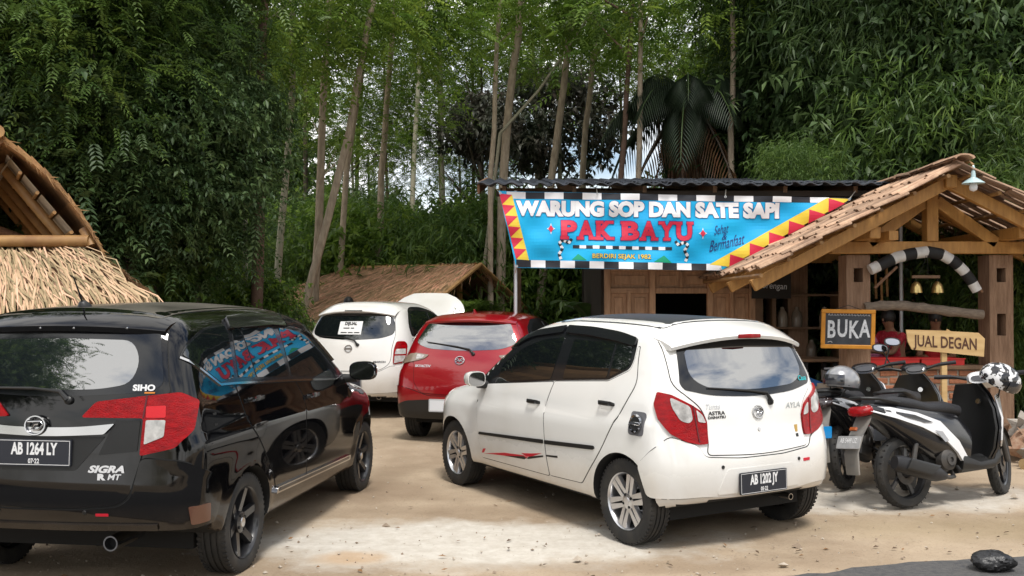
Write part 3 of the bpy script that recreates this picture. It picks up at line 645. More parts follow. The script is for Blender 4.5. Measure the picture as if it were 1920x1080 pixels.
# ------------------------------------------------------------ black people carrier
def build_sigra():
    c = Car('parked_car', 'black people carrier with black alloy wheels and chrome tailgate bar, plate AB 1264 LY', G_CARS, SIGRA, (-2.448, 5.912, 82.59), M_BLACK)
    c.body(-.75, 3.32, .86, 1.63); c.wheels(.296, .212, 'te', .845, M_BRIM, .185)
    fd = c.sides('door', [(2.02, 1.0), (2.13, .80), (2.12, .50), (2.06, .37), (1.02, .385), (1.015, .52), (1.0, .834), (1.038, .938), (.94, 1.062)], M_BLACK, gap=True)
    rd = c.sides('door', [(.925, 1.065), (1.022, .938), (.985, .834), (1.0, .52), (1.005, .385), (.44, .40), (.36, .55, .1), (.14, .786, .1), (.04, .873), (-.003, .977), (-.04, 1.122)], M_BLACK, gap=True)
    c.sides('window_frame', [(1.98, 1.005), (2.06, 1.05), (1.80, 1.29, .1), (1.46, 1.452, .1), (1.2, 1.50, .1), (1.0, 1.515), (.16, 1.515), (.08, 1.49), (-.22, 1.476, .1), (-.47, 1.40, .1), (-.545, 1.325, .02), (-.235, 1.14), (.9, 1.085)], M_FRIT, off=.003)
    c.sides('window_pane', [(.875, 1.112), (.908, 1.445), (1.2, 1.412, .1), (1.48, 1.314, .1), (1.67, 1.16), (1.715, 1.045)], M_GLASS, fd, off=.006)
    c.sides('window_pane', [(.29, 1.146), (.272, 1.455), (.80, 1.450), (.825, 1.115)], M_GLASS, rd, off=.006)
    c.sides('window_pane', [(.025, 1.187), (.135, 1.452), (.252, 1.454), (.27, 1.15), (.03, 1.165)], M_GLASS, rd, off=.006)
    c.sides('quarter_pane', [(-.03, 1.172), (.075, 1.478), (-.22, 1.463, .1), (-.46, 1.392, .1), (-.53, 1.33), (-.225, 1.155)], M_GLASS, off=.006)
    c.sides('rain_visor', [(.085, 1.455), (.15, 1.525), (.30, 1.538), (1.05, 1.535), (1.05, 1.45), (.80, 1.462)], mat('visor_smoke', (.012, .012, .013), .06, coat=.5), rd, off=.022, rim=.018)
    c.sides('rain_visor', [(1.06, 1.535), (1.42, 1.465, .1), (1.74, 1.312, .1), (1.95, 1.15), (1.9, 1.15), (1.68, 1.29, .1), (1.4, 1.405, .1), (1.06, 1.45)], MATS['visor_smoke'], fd, off=.022, rim=.018)
    for md, sg in (('L', 1), ('R', -1)):
        V, Fc = strip(SIGRA, [(-.545, 1.318), (-.235, 1.143), (-.01, 1.133), (.916, 1.077), (1.96, 1.005)], md, .014, .009); MB().add(V, Fc).build('chrome_trim', M_CHROME, c.root)
    c.handle(.17, 1.02, rd, (M_BLACK, M_BLACK), .19); c.handle(1.18, .945, fd, (M_BLACK, M_BLACK), .19)
    for md in 'LR':
        c.panel('sill_step', [(.40, .385), (.42, .425), (2.04, .385), (2.04, .345)], md, M_CHROME, .022, None, .012, rim=.022); c.panel('sill_step_pad', [(.45, .396), (.46, .416), (2.0, .375), (2.0, .358)], md, M_FRIT, .025, None, .006)
        c.panel('vent_sticker', [(-.36, .985), (-.40, .985), (-.40, .998), (-.36, .998)], md, M_GAP, .001, None, .004); c.panel('vent_sticker', [(-.37, .925), (-.405, .925), (-.405, .938), (-.37, .938)], md, M_GAP, .001, None, .004)
    # rear end
    half = [(.60, 1.475), (.665, 1.17, .06), (.68, 1.13), (.565, 1.108), (.548, .80), (.49, .58, .06), (.42, .532, .05), (0, .515, .2)]
    tg = c.panel('tailgate', half + [(-y, z, *r_) for y, z, *r_ in half[-2::-1]], 'B', M_BLACK, .004, gap=True)
    wn = [(.575, 1.455, .03), (.645, 1.165, .05), (.48, 1.128, .1), (0, 1.105, .3)]
    gl = c.panel('rear_window', wn + [(-y, z, *r_) for y, z, *r_ in wn[-2::-1]] + [(0, 1.462, .2)], 'B', M_FRIT, .007, tg)
    wi = [(.44, 1.412, .08), (.50, 1.30, .1), (.465, 1.18, .10), (.30, 1.150, .1), (0, 1.143, .3)]
    c.panel('glass_pane', wi + [(-y, z, *r_) for y, z, *r_ in wi[-2::-1]] + [(0, 1.424, .3)], 'B', M_FILM, .009, gl)
    c.text('window_sticker', 'SIHO', -.54, 1.157, 'B', .045, M_PTXT, .010, gl, 1.2, .002); c.panel('window_sticker', [(-.545, 1.136), (-.60, 1.136), (-.60, 1.128), (-.545, 1.128)], 'B', mat('sticker_orange', (.6, .2, .02), .4), .010, gl, .002)
    sp = c.spoiler(.60, -.42, -.62, 1.50, .03, M_BLACK, -.50, .035, .07)
    for y in (-.40, -.10, .10, .40): MB().lathe([(.007, -.004), (.006, .002), (0, .003)], 10, Matrix.Translation((-.620 + .07 * (abs(y) / .6) ** 2.5, y, 1.482)) @ Matrix.Rotation(R(-90), 4, 'Y')).build('spoiler_screw', M_CHROME, sp)
    lamp = [(-.71, .212, 1.000), (-.694, .290, 1.084), (-.66, .56, 1.116), (-.615, .72, 1.132), (-.56, .80, 1.08), (-.60, .79, .93), (-.665, .72, .838), (-.70, .542, .797), (-.68, .552, .998)]
    tl = c.corners('tail_light', lamp, M_LRED, off=.018, rim=.016, r=.015)
    c.corners('clear_lens', [(-.68, .568, .988), (-.66, .668, .988), (-.67, .664, .90), (-.69, .562, .858)], M_LCLR, tl, off=.021, rim=.004, r=.008)
    c.corners('bright_lens', [(-.68, .568, 1.06), (-.66, .668, 1.064), (-.66, .668, 1.0), (-.68, .568, 1.0)], mat('lamp_red_bright', (.60, .006, .010), .15), tl, off=.020, rim=.003, r=.006)
    for a, sg in zip(tl, (1, -1)):
        V, Fc = strip(SIGRA, [(sg * c.S.ang(-.655, .562), 1.115), (sg * c.S.ang(-.68, .553), 1.0)], 'C', .009, .0215); MB().add(V, Fc).build('lens_divider', MATS['lamp_dark_red'], a)
        c.panel('lamp_surround', [(sg * y, z) for y, z in ((.40, .985), (.535, .985), (.525, .82), (.315, .80))], 'B', M_TRIM, .008, tg, .01)
    c.panel('chrome_bar', [(.39, .968), (.345, .912, .01), (0, .895, .2), (-.345, .912, .01), (-.40, .968), (-.2, .948, .1), (0, .945), (.2, .948, .1)], 'B', M_CHROME, .020, tg, .006, rim=.02)
    c.emblem(.04, .955, 'B', .058, 'swoop', tg, .022)
    c.panel('plate_recess', [(.35, .90), (-.35, .90), (-.19, .715, .02), (.24, .712, .02)], 'B', M_TRIM, .0065, tg, .01)
    c.plate(.045, .81, .04, 'AB 1264 LY', '07·22', tg, off=.018)
    c.text('model_badge', 'SIGRA', -.36, .724, 'B', .05, M_CHROME, .008, tg, 1.45, .0025, .3); c.text('model_badge', 'R', -.335, .683, 'B', .042, M_CHROME, .008, tg, 1.5, .003); c.text('model_badge', 'MT', -.405, .683, 'B', .042, M_CHROME, .008, tg, 1.2, .001, .2)
    c.wiper([(-.13, 1.09), (-.08, 1.135), (.08, 1.15), (.46, 1.15)], 'B', tg)
    bh = [(-.42, .82, .40), (-.36, .84, .56), (-.45, .82, .68), (-.64, .76, .765), (-.70, .545, .785), (-.72, .50, .57), (-.73, .43, .522), (-.74, .2, .505)]
    bl = [(-.74, -.2, .505)] + [(x, -y, z) for x, y, z in bh[-2::-1]] + [(-.68, -.55, .40), (-.7, -.25, .395), (-.7, .25, .395), (-.68, .55, .40)]
    bp = c.panel('rear_bumper', bh + bl, 'C', M_BLACK, .010, gap=True, r=.03)
    V, Fc = strip(SIGRA, [(a, .42) for a in np.linspace(-.42, .42, 20)], 'C', .035, .022); MB().add(V, Fc).build('bumper_lip', M_BLACK, bp, 50)
    c.panel('badge_sticker', [(-.31, .492), (-.38, .492), (-.38, .478), (-.31, .478)], 'B', M_STKR, .0125, bp, .002)
    for y in (.25, -.25): c.disc('parking_sensor', y, .497, 'B', .012, .004, M_TRIM, .011, bp)
    c.corners('reflector', [(-.655, .79, .52), (-.50, .835, .52), (-.50, .835, .42), (-.63, .795, .42)], mat('mud_reflector', (.12, .05, .03), .25, coat=.6), off=.012, r=.01)
    c.exhaust((-.68, -.36, .315), .042, .3)
    MB().lathe([(.045, 0), (.04, .02), (.02, .05), (.006, .055), (.004, .22), (0, .222)], 12, Matrix.Translation((-.35, .0, 1.585)) @ Matrix.Rotation(R(-32), 4, 'Y')).build('antenna', M_TRIM, c.root, 40)
    c.panel('roof_skin', [(-.46, -.54), (1.3, -.53), (1.42, 0, .2), (1.3, .53), (-.46, .54), (-.52, 0, .2)], 'T', M_DUSTY, .002, r=.05, res=.1)
    c.panel('windscreen', [(1.62, -.53, .06), (2.34, -.68, .08), (2.4, 0, .3), (2.34, .68, .08), (1.62, .53, .06), (1.56, 0, .3)], 'T', M_GLASS, .004, res=.1)
    for sg in (1, -1): c.mirror((2.03, .985, 1.07), (.115, .078), M_BLACK, sg)
    c.sides('headlight', [(2.95, .70), (2.80, .80), (2.90, .87), (3.14, .80), (3.17, .68)], M_LCLR, off=.004)
    c.panel('grille', [(-.55, .35), (.55, .35), (.46, .58), (-.46, .58)], 'F', M_TRIM, .004)
    MB().box((1.2, 0, .27), (3.0, 1.3, .14)).build('underbody', M_DARK, c.root)
    return c

# ------------------------------------------------------------ red hatchback and white car with its bonnet up
def build_mazda():
    c = Car('parked_car', 'glossy red hatchback parked beside a white car with its bonnet up', G_CARS, MAZDA, (-.44, 11.55, 76), M_RED)
    c.body(-.63, 3.43, .86, 1.53); c.wheels(.30, .205, 'five', .81, M_ALLOY, .18)
    fd = c.sides('door', [(2.05, .98), (2.1, .75), (2.05, .36), (1.0, .36), (1.0, .75), (.95, 1.03)], M_RED, gap=True)
    rd = c.sides('door', [(.935, 1.03), (.985, .75), (.985, .36), (.5, .37), (.38, .6, .1), (.1, .85), (.05, 1.06)], M_RED, gap=True)
    c.sides('window_frame', [(1.95, .99), (1.75, 1.16, .1), (1.4, 1.36, .1), (1.0, 1.43, .1), (.4, 1.42, .1), (0, 1.33, .1), (-.1, 1.22), (0, 1.10, .04), (.9, 1.04)], M_FRIT, off=.003)
    c.sides('window_pane', [(1.75, 1.02), (1.65, 1.16, .1), (1.35, 1.32, .1), (.97, 1.39), (.97, 1.06)], M_GLASS, fd, off=.006); c.sides('window_pane', [(.9, 1.07), (.9, 1.39), (.4, 1.38, .1), (.1, 1.29), (.12, 1.12)], M_GLASS, rd, off=.006)
    half = [(.55, 1.40), (.66, 1.17, .05), (.69, 1.07), (.60, .93, .05), (.58, .70), (.50, .58, .08), (0, .56, .2)]
    tg = c.panel('tailgate', half + [(-y, z, *r_) for y, z, *r_ in half[-2::-1]], 'B', M_RED, .004, gap=True)
    wn = [(.50, 1.385, .05), (.615, 1.15, .06), (.45, 1.085, .1), (0, 1.06, .3)]
    gl = c.panel('rear_window', wn + [(-y, z, *r_) for y, z, *r_ in wn[-2::-1]] + [(0, 1.385, .3)], 'B', M_FILM, .007, tg)
    c.spoiler(.56, -.06, -.34, 1.425, .04, M_RED, -.24)
    lp = [(-.40, .79, .925), (-.45, .665, 1.02), (-.47, .581, 1.032), (-.50, .42, 1.012), (-.51, .47, .97), (-.51, .566, .945), (-.45, .745, .905)]
    tl = c.corners('tail_light', lp, M_LAMB, off=.014, rim=.014, r=.012); c.corners('clear_lens', [(-.48, .57, 1.018), (-.50, .47, 1.005), (-.51, .50, .972), (-.50, .575, .96)], M_LCLR, tl, off=.017, rim=.004, r=.01)
    c.emblem(.03, .955, 'B', .055, 'wing', tg, .006); c.text('model_badge', 'SKYACTIV', .48, .885, 'B', .04, M_CHROME, .007, tg, 1.1, .001)
    bh = [(-.40, .83, .36), (-.36, .83, .52), (-.45, .80, .66), (-.55, .62, .62), (-.6, .4, .545), (-.62, .2, .545)]
    bl = [(-.62, -.2, .545)] + [(x, -y, z) for x, y, z in bh[-2::-1]] + [(-.58, -.5, .335), (-.6, -.2, .325), (-.6, .2, .325), (-.58, .5, .335)]
    bp = c.panel('rear_bumper', bh + bl, 'C', M_RED, .010, gap=True, r=.03)
    bk = [(-.38, .83, .30), (-.38, .83, .40), (-.56, .68, .485), (-.61, .35, .51), (-.62, 0, .51)]
    c.panel('bumper_skirt', bk + [(x, -y, z) for x, y, z in bk[-2::-1]] + [(-.56, -.5, .285), (-.58, 0, .28), (-.56, .5, .285)], 'C', M_TRIM, .014, bp, .03)
    c.plate(.16, .445, .05, 'AB', ' ', bp, mat('plate_silver', (.62, .63, .65), .35), M_TRIM, off=.03)
    c.wiper([(-.12, 1.03), (-.07, 1.075), (.08, 1.105), (.47, 1.155)], 'B', tg)
    MB().loft([((-.02, 0, 1.495), (.05, 0, 0), (0, .03, 0), 2), ((-.05, 0, 1.535), (.03, 0, 0), (0, .012, 0), 2), ((-.075, 0, 1.55), (.01, 0, 0), (0, .006, 0), 2)], 10).build('antenna', M_RED, c.root, 50)
    c.panel('windscreen', [(1.55, -.50, .06), (2.22, -.66, .08), (2.27, 0, .3), (2.22, .66, .08), (1.55, .50, .06), (1.5, 0, .3)], 'T', M_GLASS, .004, res=.1)
    for sg in (1, -1): c.mirror((1.9, .95, 1.05), (.1, .07), M_RED, sg)
    c.sides('headlight', [(3.0, .70), (2.8, .78), (2.95, .83), (3.2, .74)], M_LCLR, off=.004); c.exhaust((-.55, -.45, .27), .03)
    MB().box((1.2, 0, .26), (3.0, 1.3, .12)).build('underbody', M_DARK, c.root)
    return c
def build_march():
    c = Car('parked_car', 'white rounded hatchback with its bonnet raised and a paper notice in the rear window', G_CARS, MARCH, (-2.12, 13.6, 75), M_WHITE, .06)
    c.body(-.55, 3.22, .84, 1.60); c.wheels(.295, .19, 'five', .80, M_ALLOY, .17)
    fd = c.sides('door', [(2.0, .98), (2.02, .75), (1.95, .36), (.95, .36), (.98, .75), (.95, 1.03)], M_WHITE, gap=True); rd = c.sides('door', [(.935, 1.03), (.965, .75), (.935, .36), (.5, .37), (.36, .6, .1), (.05, .85), (-.05, 1.06)], M_WHITE, gap=True)
    c.sides('window_frame', [(1.85, 1.0), (1.62, 1.2, .1), (1.2, 1.43, .15), (.75, 1.505, .15), (.37, 1.505, .1), (.18, 1.47, .1), (-.03, 1.25, .1), (-.04, 1.10, .04), (.17, 1.08), (.9, 1.05)], M_FRIT, off=.003)
    c.sides('window_pane', [(1.68, 1.03), (1.5, 1.2, .1), (1.2, 1.36, .1), (.9, 1.43), (.9, 1.075)], M_GLASS, fd, off=.006); c.sides('window_pane', [(.82, 1.08), (.82, 1.44), (.4, 1.46, .1), (.2, 1.42, .1), (.05, 1.24), (.04, 1.115)], M_GLASS, rd, off=.006)
    half = [(.54, 1.45), (.62, 1.13, .06), (.60, .95), (.60, .74, .08), (.45, .637, .1), (0, .632, .2)]
    tg = c.panel('tailgate', half + [(-y, z, *r_) for y, z, *r_ in half[-2::-1]], 'B', M_WHITE, .004, gap=True)
    wn = [(.54, 1.37, .08), (.60, 1.24, .08), (.605, 1.13, .06), (.45, 1.075, .1), (0, 1.045, .3)]
    gl = c.panel('rear_window', wn + [(-y, z, *r_) for y, z, *r_ in wn[-2::-1]] + [(-.3, 1.415, .2), (.3, 1.415, .2)], 'B', M_GLASS, .007, tg)
    nt_ = c.panel('paper_notice', [(.19, 1.30), (-.15, 1.305), (-.155, 1.124), (.19, 1.124)], 'B', mat('paper', (.75, .75, .74), .7), .010, gl, 0, rim=.002)
    c.text('notice_lettering', 'DIJUAL', .02, 1.27, 'B', .065, M_TRIM, .013, nt_, .9, .003); [c.panel('notice_line', [(a, z), (b_, z), (b_, z - .012), (a, z - .012)], 'B', M_FRIT, .0125, nt_, 0, rim=.001) for a, b_, z in ((.12, .03, 1.215), (.01, -.04, 1.215), (.15, .06, 1.155), (.04, -.03, 1.155), (-.05, -.13, 1.155))]
    c.spoiler(.58, -.02, -.335, 1.455, .06, M_WHITE, -.24, .02); MB().box((-.334, 0, 1.455), (.012, .26, .014)).build('brake_light', M_FRIT, c.root)
    lp = [(-.353, .645, 1.035), (-.26, .735, 1.033), (-.235, .76, .985), (-.29, .77, .85), (-.345, .745, .75), (-.442, .628, .726), (-.42, .625, .85), (-.40, .625, .93)]
    tl = c.corners('tail_light', lp, M_LRED, off=.014, rim=.014, r=.03); c.corners('clear_lens', [(-.37, .645, .93), (-.27, .745, .93), (-.30, .755, .86), (-.41, .642, .86)], M_LCLR, tl, off=.017, rim=.004, r=.01); c.corners('clear_lens', [(-.41, .642, .84), (-.30, .755, .84), (-.345, .74, .765), (-.435, .64, .74)], M_LCLR, tl, off=.017, rim=.004, r=.01)
    c.emblem(.0, .935, 'B', .052, 'bar', tg, .006); c.text('model_badge', 'MARCH', -.455, .757, 'B', .035, M_FRIT, .007, tg, 1.4, .001)
    bh = [(-.32, .80, .36), (-.28, .81, .52), (-.36, .77, .68), (-.45, .61, .705), (-.51, .45, .622), (-.53, .2, .615)]
    bl = [(-.53, -.2, .615)] + [(x, -y, z) for x, y, z in bh[-2::-1]] + [(-.49, -.5, .335), (-.5, -.2, .325), (-.5, .2, .325), (-.49, .5, .335)]
    bp = c.panel('rear_bumper', bh + bl, 'C', M_WHITE, .010, gap=True, r=.03)
    c.plate(0, .46, .03, 'AB', ' ', bp, off=.02); c.exhaust((-.45, -.43, .275), .035)
    c.wiper([(-.13, .985), (-.08, 1.04), (.05, 1.075), (.48, 1.095)], 'B', tg)
    c.panel('engine_bay', [(2.32, -.62), (3.0, -.5), (3.0, .5), (2.32, .62)], 'T', M_DARK, .006, res=.1)
    # raised bonnet, hinged at the cowl
    H_ = MB(); n = 12; V = []
    for i in range(n + 1):
        for j in range(n + 1):
            u = i / n; y = (j / n * 2 - 1) * (.68 - .06 * u ** 2) * (1 if u < .55 else math.sqrt(max(.0, 1 - ((u - .55) / .50) ** 2.6))); V.append((u * .86, y, .07 * math.sin(u * math.pi * .8) - .10 * (abs(y) / .66) ** 2.5))
    Fc = [(i * (n + 1) + j, i * (n + 1) + j + 1, (i + 1) * (n + 1) + j + 1, (i + 1) * (n + 1) + j) for i in range(n) for j in range(n)]
    Mx = Matrix.Translation((2.30, 0, 1.03)) @ Matrix.Rotation(R(-52), 4, 'Y')
    H_.add([Mx @ Vector(p) for p in V], Fc); H_.add([Mx @ Vector((a, b, d - .025)) for a, b, d in V], [f[::-1] for f in Fc])
    H_.build('bonnet', M_WHITE, c.root, 40); MB().tube([(2.95, .5, .9), Mx @ Vector((.6, .5, -.05))], .008, 6).build('bonnet_stay', M_TRIM, c.root)
    c.panel('windscreen', [(1.35, -.50, .06), (2.08, -.66, .08), (2.13, 0, .3), (2.08, .66, .08), (1.35, .50, .06), (1.3, 0, .3)], 'T', M_GLASS, .004, res=.1)
    for sg in (1, -1): c.mirror((1.75, .92, 1.06), (.09, .065), M_WHITE, sg)
    c.sides('headlight', [(2.75, .72), (2.6, .84), (2.8, .88), (3.0, .74)], M_LCLR, off=.004)
    MB().box((1.2, 0, .26), (3.0, 1.3, .12)).build('underbody', M_DARK, c.root)
    return c

# ============================================================ ground
def gh(x, y):
    """ground height: flat yard, a slight rise towards the forest"""
    t = np.clip((np.asarray(y, float) - 12.3) / 1.5, 0, 1); return .06 * t * t * (3 - 2 * t)
def dirt_material():
    m = bpy.data.materials.new('packed_dirt'); m.use_nodes = True; t = m.node_tree; b = t.nodes['Principled BSDF']; l = t.links.new
    tcn = t.nodes.new('ShaderNodeTexCoord'); P = tcn.outputs['Object']
    def noise(sc_, det=6, rough=.6, vec=None, dist=0.):
        n = t.nodes.new('ShaderNodeTexNoise'); n.inputs['Scale'].default_value = sc_; n.inputs['Detail'].default_value = det; n.inputs['Roughness'].default_value = rough; n.inputs['Distortion'].default_value = dist
        l(vec or P, n.inputs[0]); return n.outputs[0]
    def ramp(x, a, c0, c1_, b_=None):
        r = t.nodes.new('ShaderNodeValToRGB'); r.color_ramp.elements[0].position = a[0]; r.color_ramp.elements[1].position = a[1]
        r.color_ramp.elements[0].color = (*c0, 1); r.color_ramp.elements[1].color = (*c1_, 1); l(x, r.inputs[0]); return r.outputs[0]
    def mix(f, a, c_):
        n = t.nodes.new('ShaderNodeMix'); n.data_type = 'RGBA'; l(f, n.inputs[0]); l(a, n.inputs[6]) if not isinstance(a, tuple) else setattr(n.inputs[6], 'default_value', (*a, 1))
        l(c_, n.inputs[7]) if not isinstance(c_, tuple) else setattr(n.inputs[7], 'default_value', (*c_, 1)); return n.outputs[2]
    def math_(op, a, b_=None):
        n = t.nodes.new('ShaderNodeMath'); n.operation = op
        for i, v in enumerate((a, b_)):
            if v is None: continue
            if isinstance(v, (int, float)): n.inputs[i].default_value = v
            else: l(v, n.inputs[i])
        return n.outputs[0]
    def blob(cx, cy, rx, ry, soft=.5, wob=.6):
        """ragged patch with a shape of its own (spilled cement, clay, darker patches)"""
        mp_ = t.nodes.new('ShaderNodeMapping'); mp_.vector_type = 'POINT'; mp_.inputs[1].default_value = (-cx / rx, -cy / ry, 0); mp_.inputs[3].default_value = (1 / rx, 1 / ry, 0); l(P, mp_.inputs[0])
        ln = t.nodes.new('ShaderNodeVectorMath'); ln.operation = 'LENGTH'; l(mp_.outputs[0], ln.inputs[0])
        d = math_('ADD', ln.outputs[1], math_('MULTIPLY', math_('SUBTRACT', noise(2.2, 8, .65), .5), wob * 2.2))
        r = t.nodes.new('ShaderNodeMapRange'); r.inputs[1].default_value = 1 + soft / 2; r.inputs[2].default_value = 1 - soft / 2; l(d, r.inputs[0]); return r.outputs[0]
    base = ramp(noise(.8, 8, .6), (.40, .60), (.25, .18, .115), (.42, .325, .225))
    base = mix(math_('MULTIPLY', noise(6, 8, .7), .55), base, (.43, .35, .26))
    grain = ramp(noise(55, 4, .7), (.30, .46), (.45, .45, .45), (1, 1, 1)); mm = t.nodes.new('ShaderNodeMix'); mm.data_type = 'RGBA'; mm.blend_type = 'MULTIPLY'; mm.inputs[0].default_value = .55; l(base, mm.inputs[6]); l(grain, mm.inputs[7]); base = mm.outputs[2]
    pale = ramp(noise(9, 8, .7), (.3, .7), (.46, .42, .36), (.64, .61, .55))
    base = mix(math_('MULTIPLY', blob(-.35, 6.5, 1.5, .62), .85), base, pale)
    base = mix(math_('MULTIPLY', blob(2.8, 8.0, 1.7, .55), .7), base, pale)
    base = mix(math_('MULTIPLY', blob(-1.02, 6.1, .22, .13, .9, 1.1), .6), base, (.42, .25, .11))
    base = mix(math_('MULTIPLY', blob(-1.3, 8.3, .7, .5, .8), .5), base, (.20, .135, .085))  # darker brown patch at the black car's front wheel
    base = mix(math_('MULTIPLY', blob(3.4, 6.9, 1.2, .35, .9), .4), base, (.25, .19, .10))
    for cx, cy, rx, ry in ((.2, 9.2, .16, 1.6), (-1.15, 9.4, .15, 1.5), (.9, 5.9, 1.4, .12), (-.6, 7.5, .8, .14)): base = mix(math_('MULTIPLY', blob(cx, cy, rx, ry, .9, .5), .38), base, (.24, .175, .115))   # tyre-rubbed tracks
    l(base, b.inputs['Base Color']); b.inputs['Roughness'].default_value = .92; b.inputs['Specular IOR Level'].default_value = .25
    h = math_('ADD', math_('MULTIPLY', noise(14, 8, .7), .7), math_('MULTIPLY', noise(70, 4, .7), .3))
    bp = t.nodes.new('ShaderNodeBump'); bp.inputs['Strength'].default_value = .55; bp.inputs['Distance'].default_value = .03; l(h, bp.inputs['Height']); l(bp.outputs[0], b.inputs['Normal'])
    return m
def build_ground():
    xs = np.r_[np.linspace(-60, -8, 20), np.linspace(-7.8, 7.8, 157), np.linspace(8, 60, 20)]; ys = np.r_[np.linspace(-25, 4.4, 12), np.linspace(4.5, 16, 116), np.linspace(16.5, 90, 30)]
    X, Y = np.meshgrid(xs, ys, indexing='ij'); r = np.random.default_rng(3)
    Z = gh(X, Y); k = r.normal(0, 1, X.shape)
    for _ in range(2): k = (k + np.roll(k, 1, 0) + np.roll(k, -1, 0) + np.roll(k, 1, 1) + np.roll(k, -1, 1)) / 5
    near = (np.abs(X) < 7.7) & (Y > 4.6) & (Y < 15.9); Z = Z + np.where(near, k * .012 - .004, 0)
    Z = np.minimum(Z, gh(X, Y) + .006)
    nx, ny = X.shape; V = np.c_[X.ravel(), Y.ravel(), Z.ravel()]
    Fc = [(i * ny + j, (i + 1) * ny + j, (i + 1) * ny + j + 1, i * ny + j + 1) for i in range(nx - 1) for j in range(ny - 1)]
    b = MB().add(V, Fc); o = b.build('ground', dirt_material(), kind='structure'); o.data.shade_smooth()
    # road: asphalt with a crumbling edge, a finger thick over the dirt
    r = np.random.default_rng(5); e0 = Vector((1.65, 5.66)); sl = .255
    xs = np.linspace(-30, 30, 600); edge = [(x, e0.y + (x - e0.x) * sl + r.normal(0, .012) + .03 * math.sin(x * 3.1)) for x in xs]
    b = MB(); n = len(edge); top = .022
    V = [(x, y, top) for x, y in edge] + [(x, y + .03, -.01) for x, y in edge] + [(x, y - 6.5, top) for x, y in edge]
    b.add(V, [(i, n + i, n + i + 1, i + 1) for i in range(n - 1)] + [(i, i + 1, 2 * n + i + 1, 2 * n + i) for i in range(n - 1)])
    b.build('road', mat('asphalt', (.055, .055, .058), .85, col2=(.10, .095, .09), scale=30, bump=.5, bscale=160), kind='structure')
def scatter_litter():
    """pebbles and fallen leaves: nobody could count them"""
    r = np.random.default_rng(11)
    def in_frame(n, y0=5.4, y1=11.5):
        y = y0 + (y1 - y0) * r.random(n) ** 1.5; x = (r.random(n) * 2 - 1) * .56 * y; return x, y
    b = MB(); x, y = in_frame(1500)
    for i in range(len(x)):
        s_ = .003 + .010 * r.random() ** 3
        if r.random() < .012: s_ = .02 + .02 * r.random()
        q = r.normal(0, .25, (6, 3)); base = np.array([(1, 0, 0), (-1, 0, 0), (0, 1, 0), (0, -1, 0), (0, 0, .7), (0, 0, -.6)]) + q
        b.add(base * s_ + (x[i], y[i], s_ * .3), [(0, 2, 4), (2, 1, 4), (1, 3, 4), (3, 0, 4), (2, 0, 5), (1, 2, 5), (3, 1, 5), (0, 3, 5)], int(r.random() < .35))
    b.build('pebbles', [mat('pebble', (.42, .36, .29), .9), mat('pebble_dark', (.26, .20, .145), .9)], label='small pebbles and grit strewn over the packed dirt yard', cat='pebbles', kind='stuff')
    b = MB(); x, y = in_frame(170)
    for i in range(len(x)):
        a = r.random() * 6.28; ln = .025 + .04 * r.random(); w_ = ln * .35; c, s_ = math.cos(a), math.sin(a); z = .008
        P = [(-ln / 2, 0, 0), (0, w_ / 2, .012 * r.random()), (ln / 2, 0, .01 * r.random()), (0, -w_ / 2, .012 * r.random())]
        b.add([(x[i] + p[0] * c - p[1] * s_, y[i] + p[0] * s_ + p[1] * c, z + p[2]) for p in P], [(0, 1, 2), (0, 2, 3)], int(r.random() < .4))
    b.build('fallen_leaves', [mat('dry_leaf', (.22, .12, .05), .8), mat('dry_leaf_dark', (.09, .055, .03), .8)], label='dry brown leaves scattered on the packed dirt yard', cat='leaf litter', kind='stuff')
build_ground(); scatter_litter()
build_ayla(); build_sigra(); build_mazda(); build_march()

# ============================================================ buildings
M_TIMBER = mat('new_timber', (.50, .26, .07), .55, col2=(.36, .17, .045), scale=5, stretch=(6, 6, 1), bump=.15, bscale=30)
M_OLD = mat('old_timber', (.165, .082, .044), .8, col2=(.27, .15, .085), scale=6, stretch=(5, 5, .7), bump=.5, bscale=25)
M_TEAK = mat('teak_panel', (.52, .31, .18), .6, col2=(.34, .185, .10), scale=6, stretch=(5, 5, .8), bump=.2, bscale=30, var=.12)
M_BAMB = mat('bamboo', (.40, .23, .085), .5, col2=(.26, .13, .05), scale=4, stretch=(2, 2, 2), var=.15)
M_SHIN = mat('bamboo_shingle', (.44, .29, .19), .8, col2=(.27, .16, .10), scale=9, var=.42, bump=.3, bscale=40)
M_THATCH = mat('thatch', (.40, .235, .125), .9, attr='rnd')
M_STRAW = mat('pale_thatch', (.42, .295, .17), .85, attr='rnd')
M_BRICK = mat('brick', (.42, .17, .085), .9, col2=(.30, .12, .065), scale=14, var=.22, bump=.4, bscale=60)
M_MORTAR = mat('mortar', (.42, .37, .31), .95, col2=(.30, .26, .21), scale=10, bump=.4, bscale=50)
M_ZINC = mat('dark_roof_tile', (.075, .085, .105), .5, col2=(.035, .04, .05), scale=8, var=.35)
M_STEEL = mat('galvanised', (.55, .57, .60), .4, metal=.6)
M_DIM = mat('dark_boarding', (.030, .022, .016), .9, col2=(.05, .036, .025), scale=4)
M_SHELF = mat('shelf_wood', (.20, .115, .06), .7, col2=(.12, .07, .04), scale=6)
M_POST = mat('weathered_post', (.20, .115, .068), .85, col2=(.33, .205, .13), scale=7, stretch=(5, 5, .6), bump=.6, bscale=22)

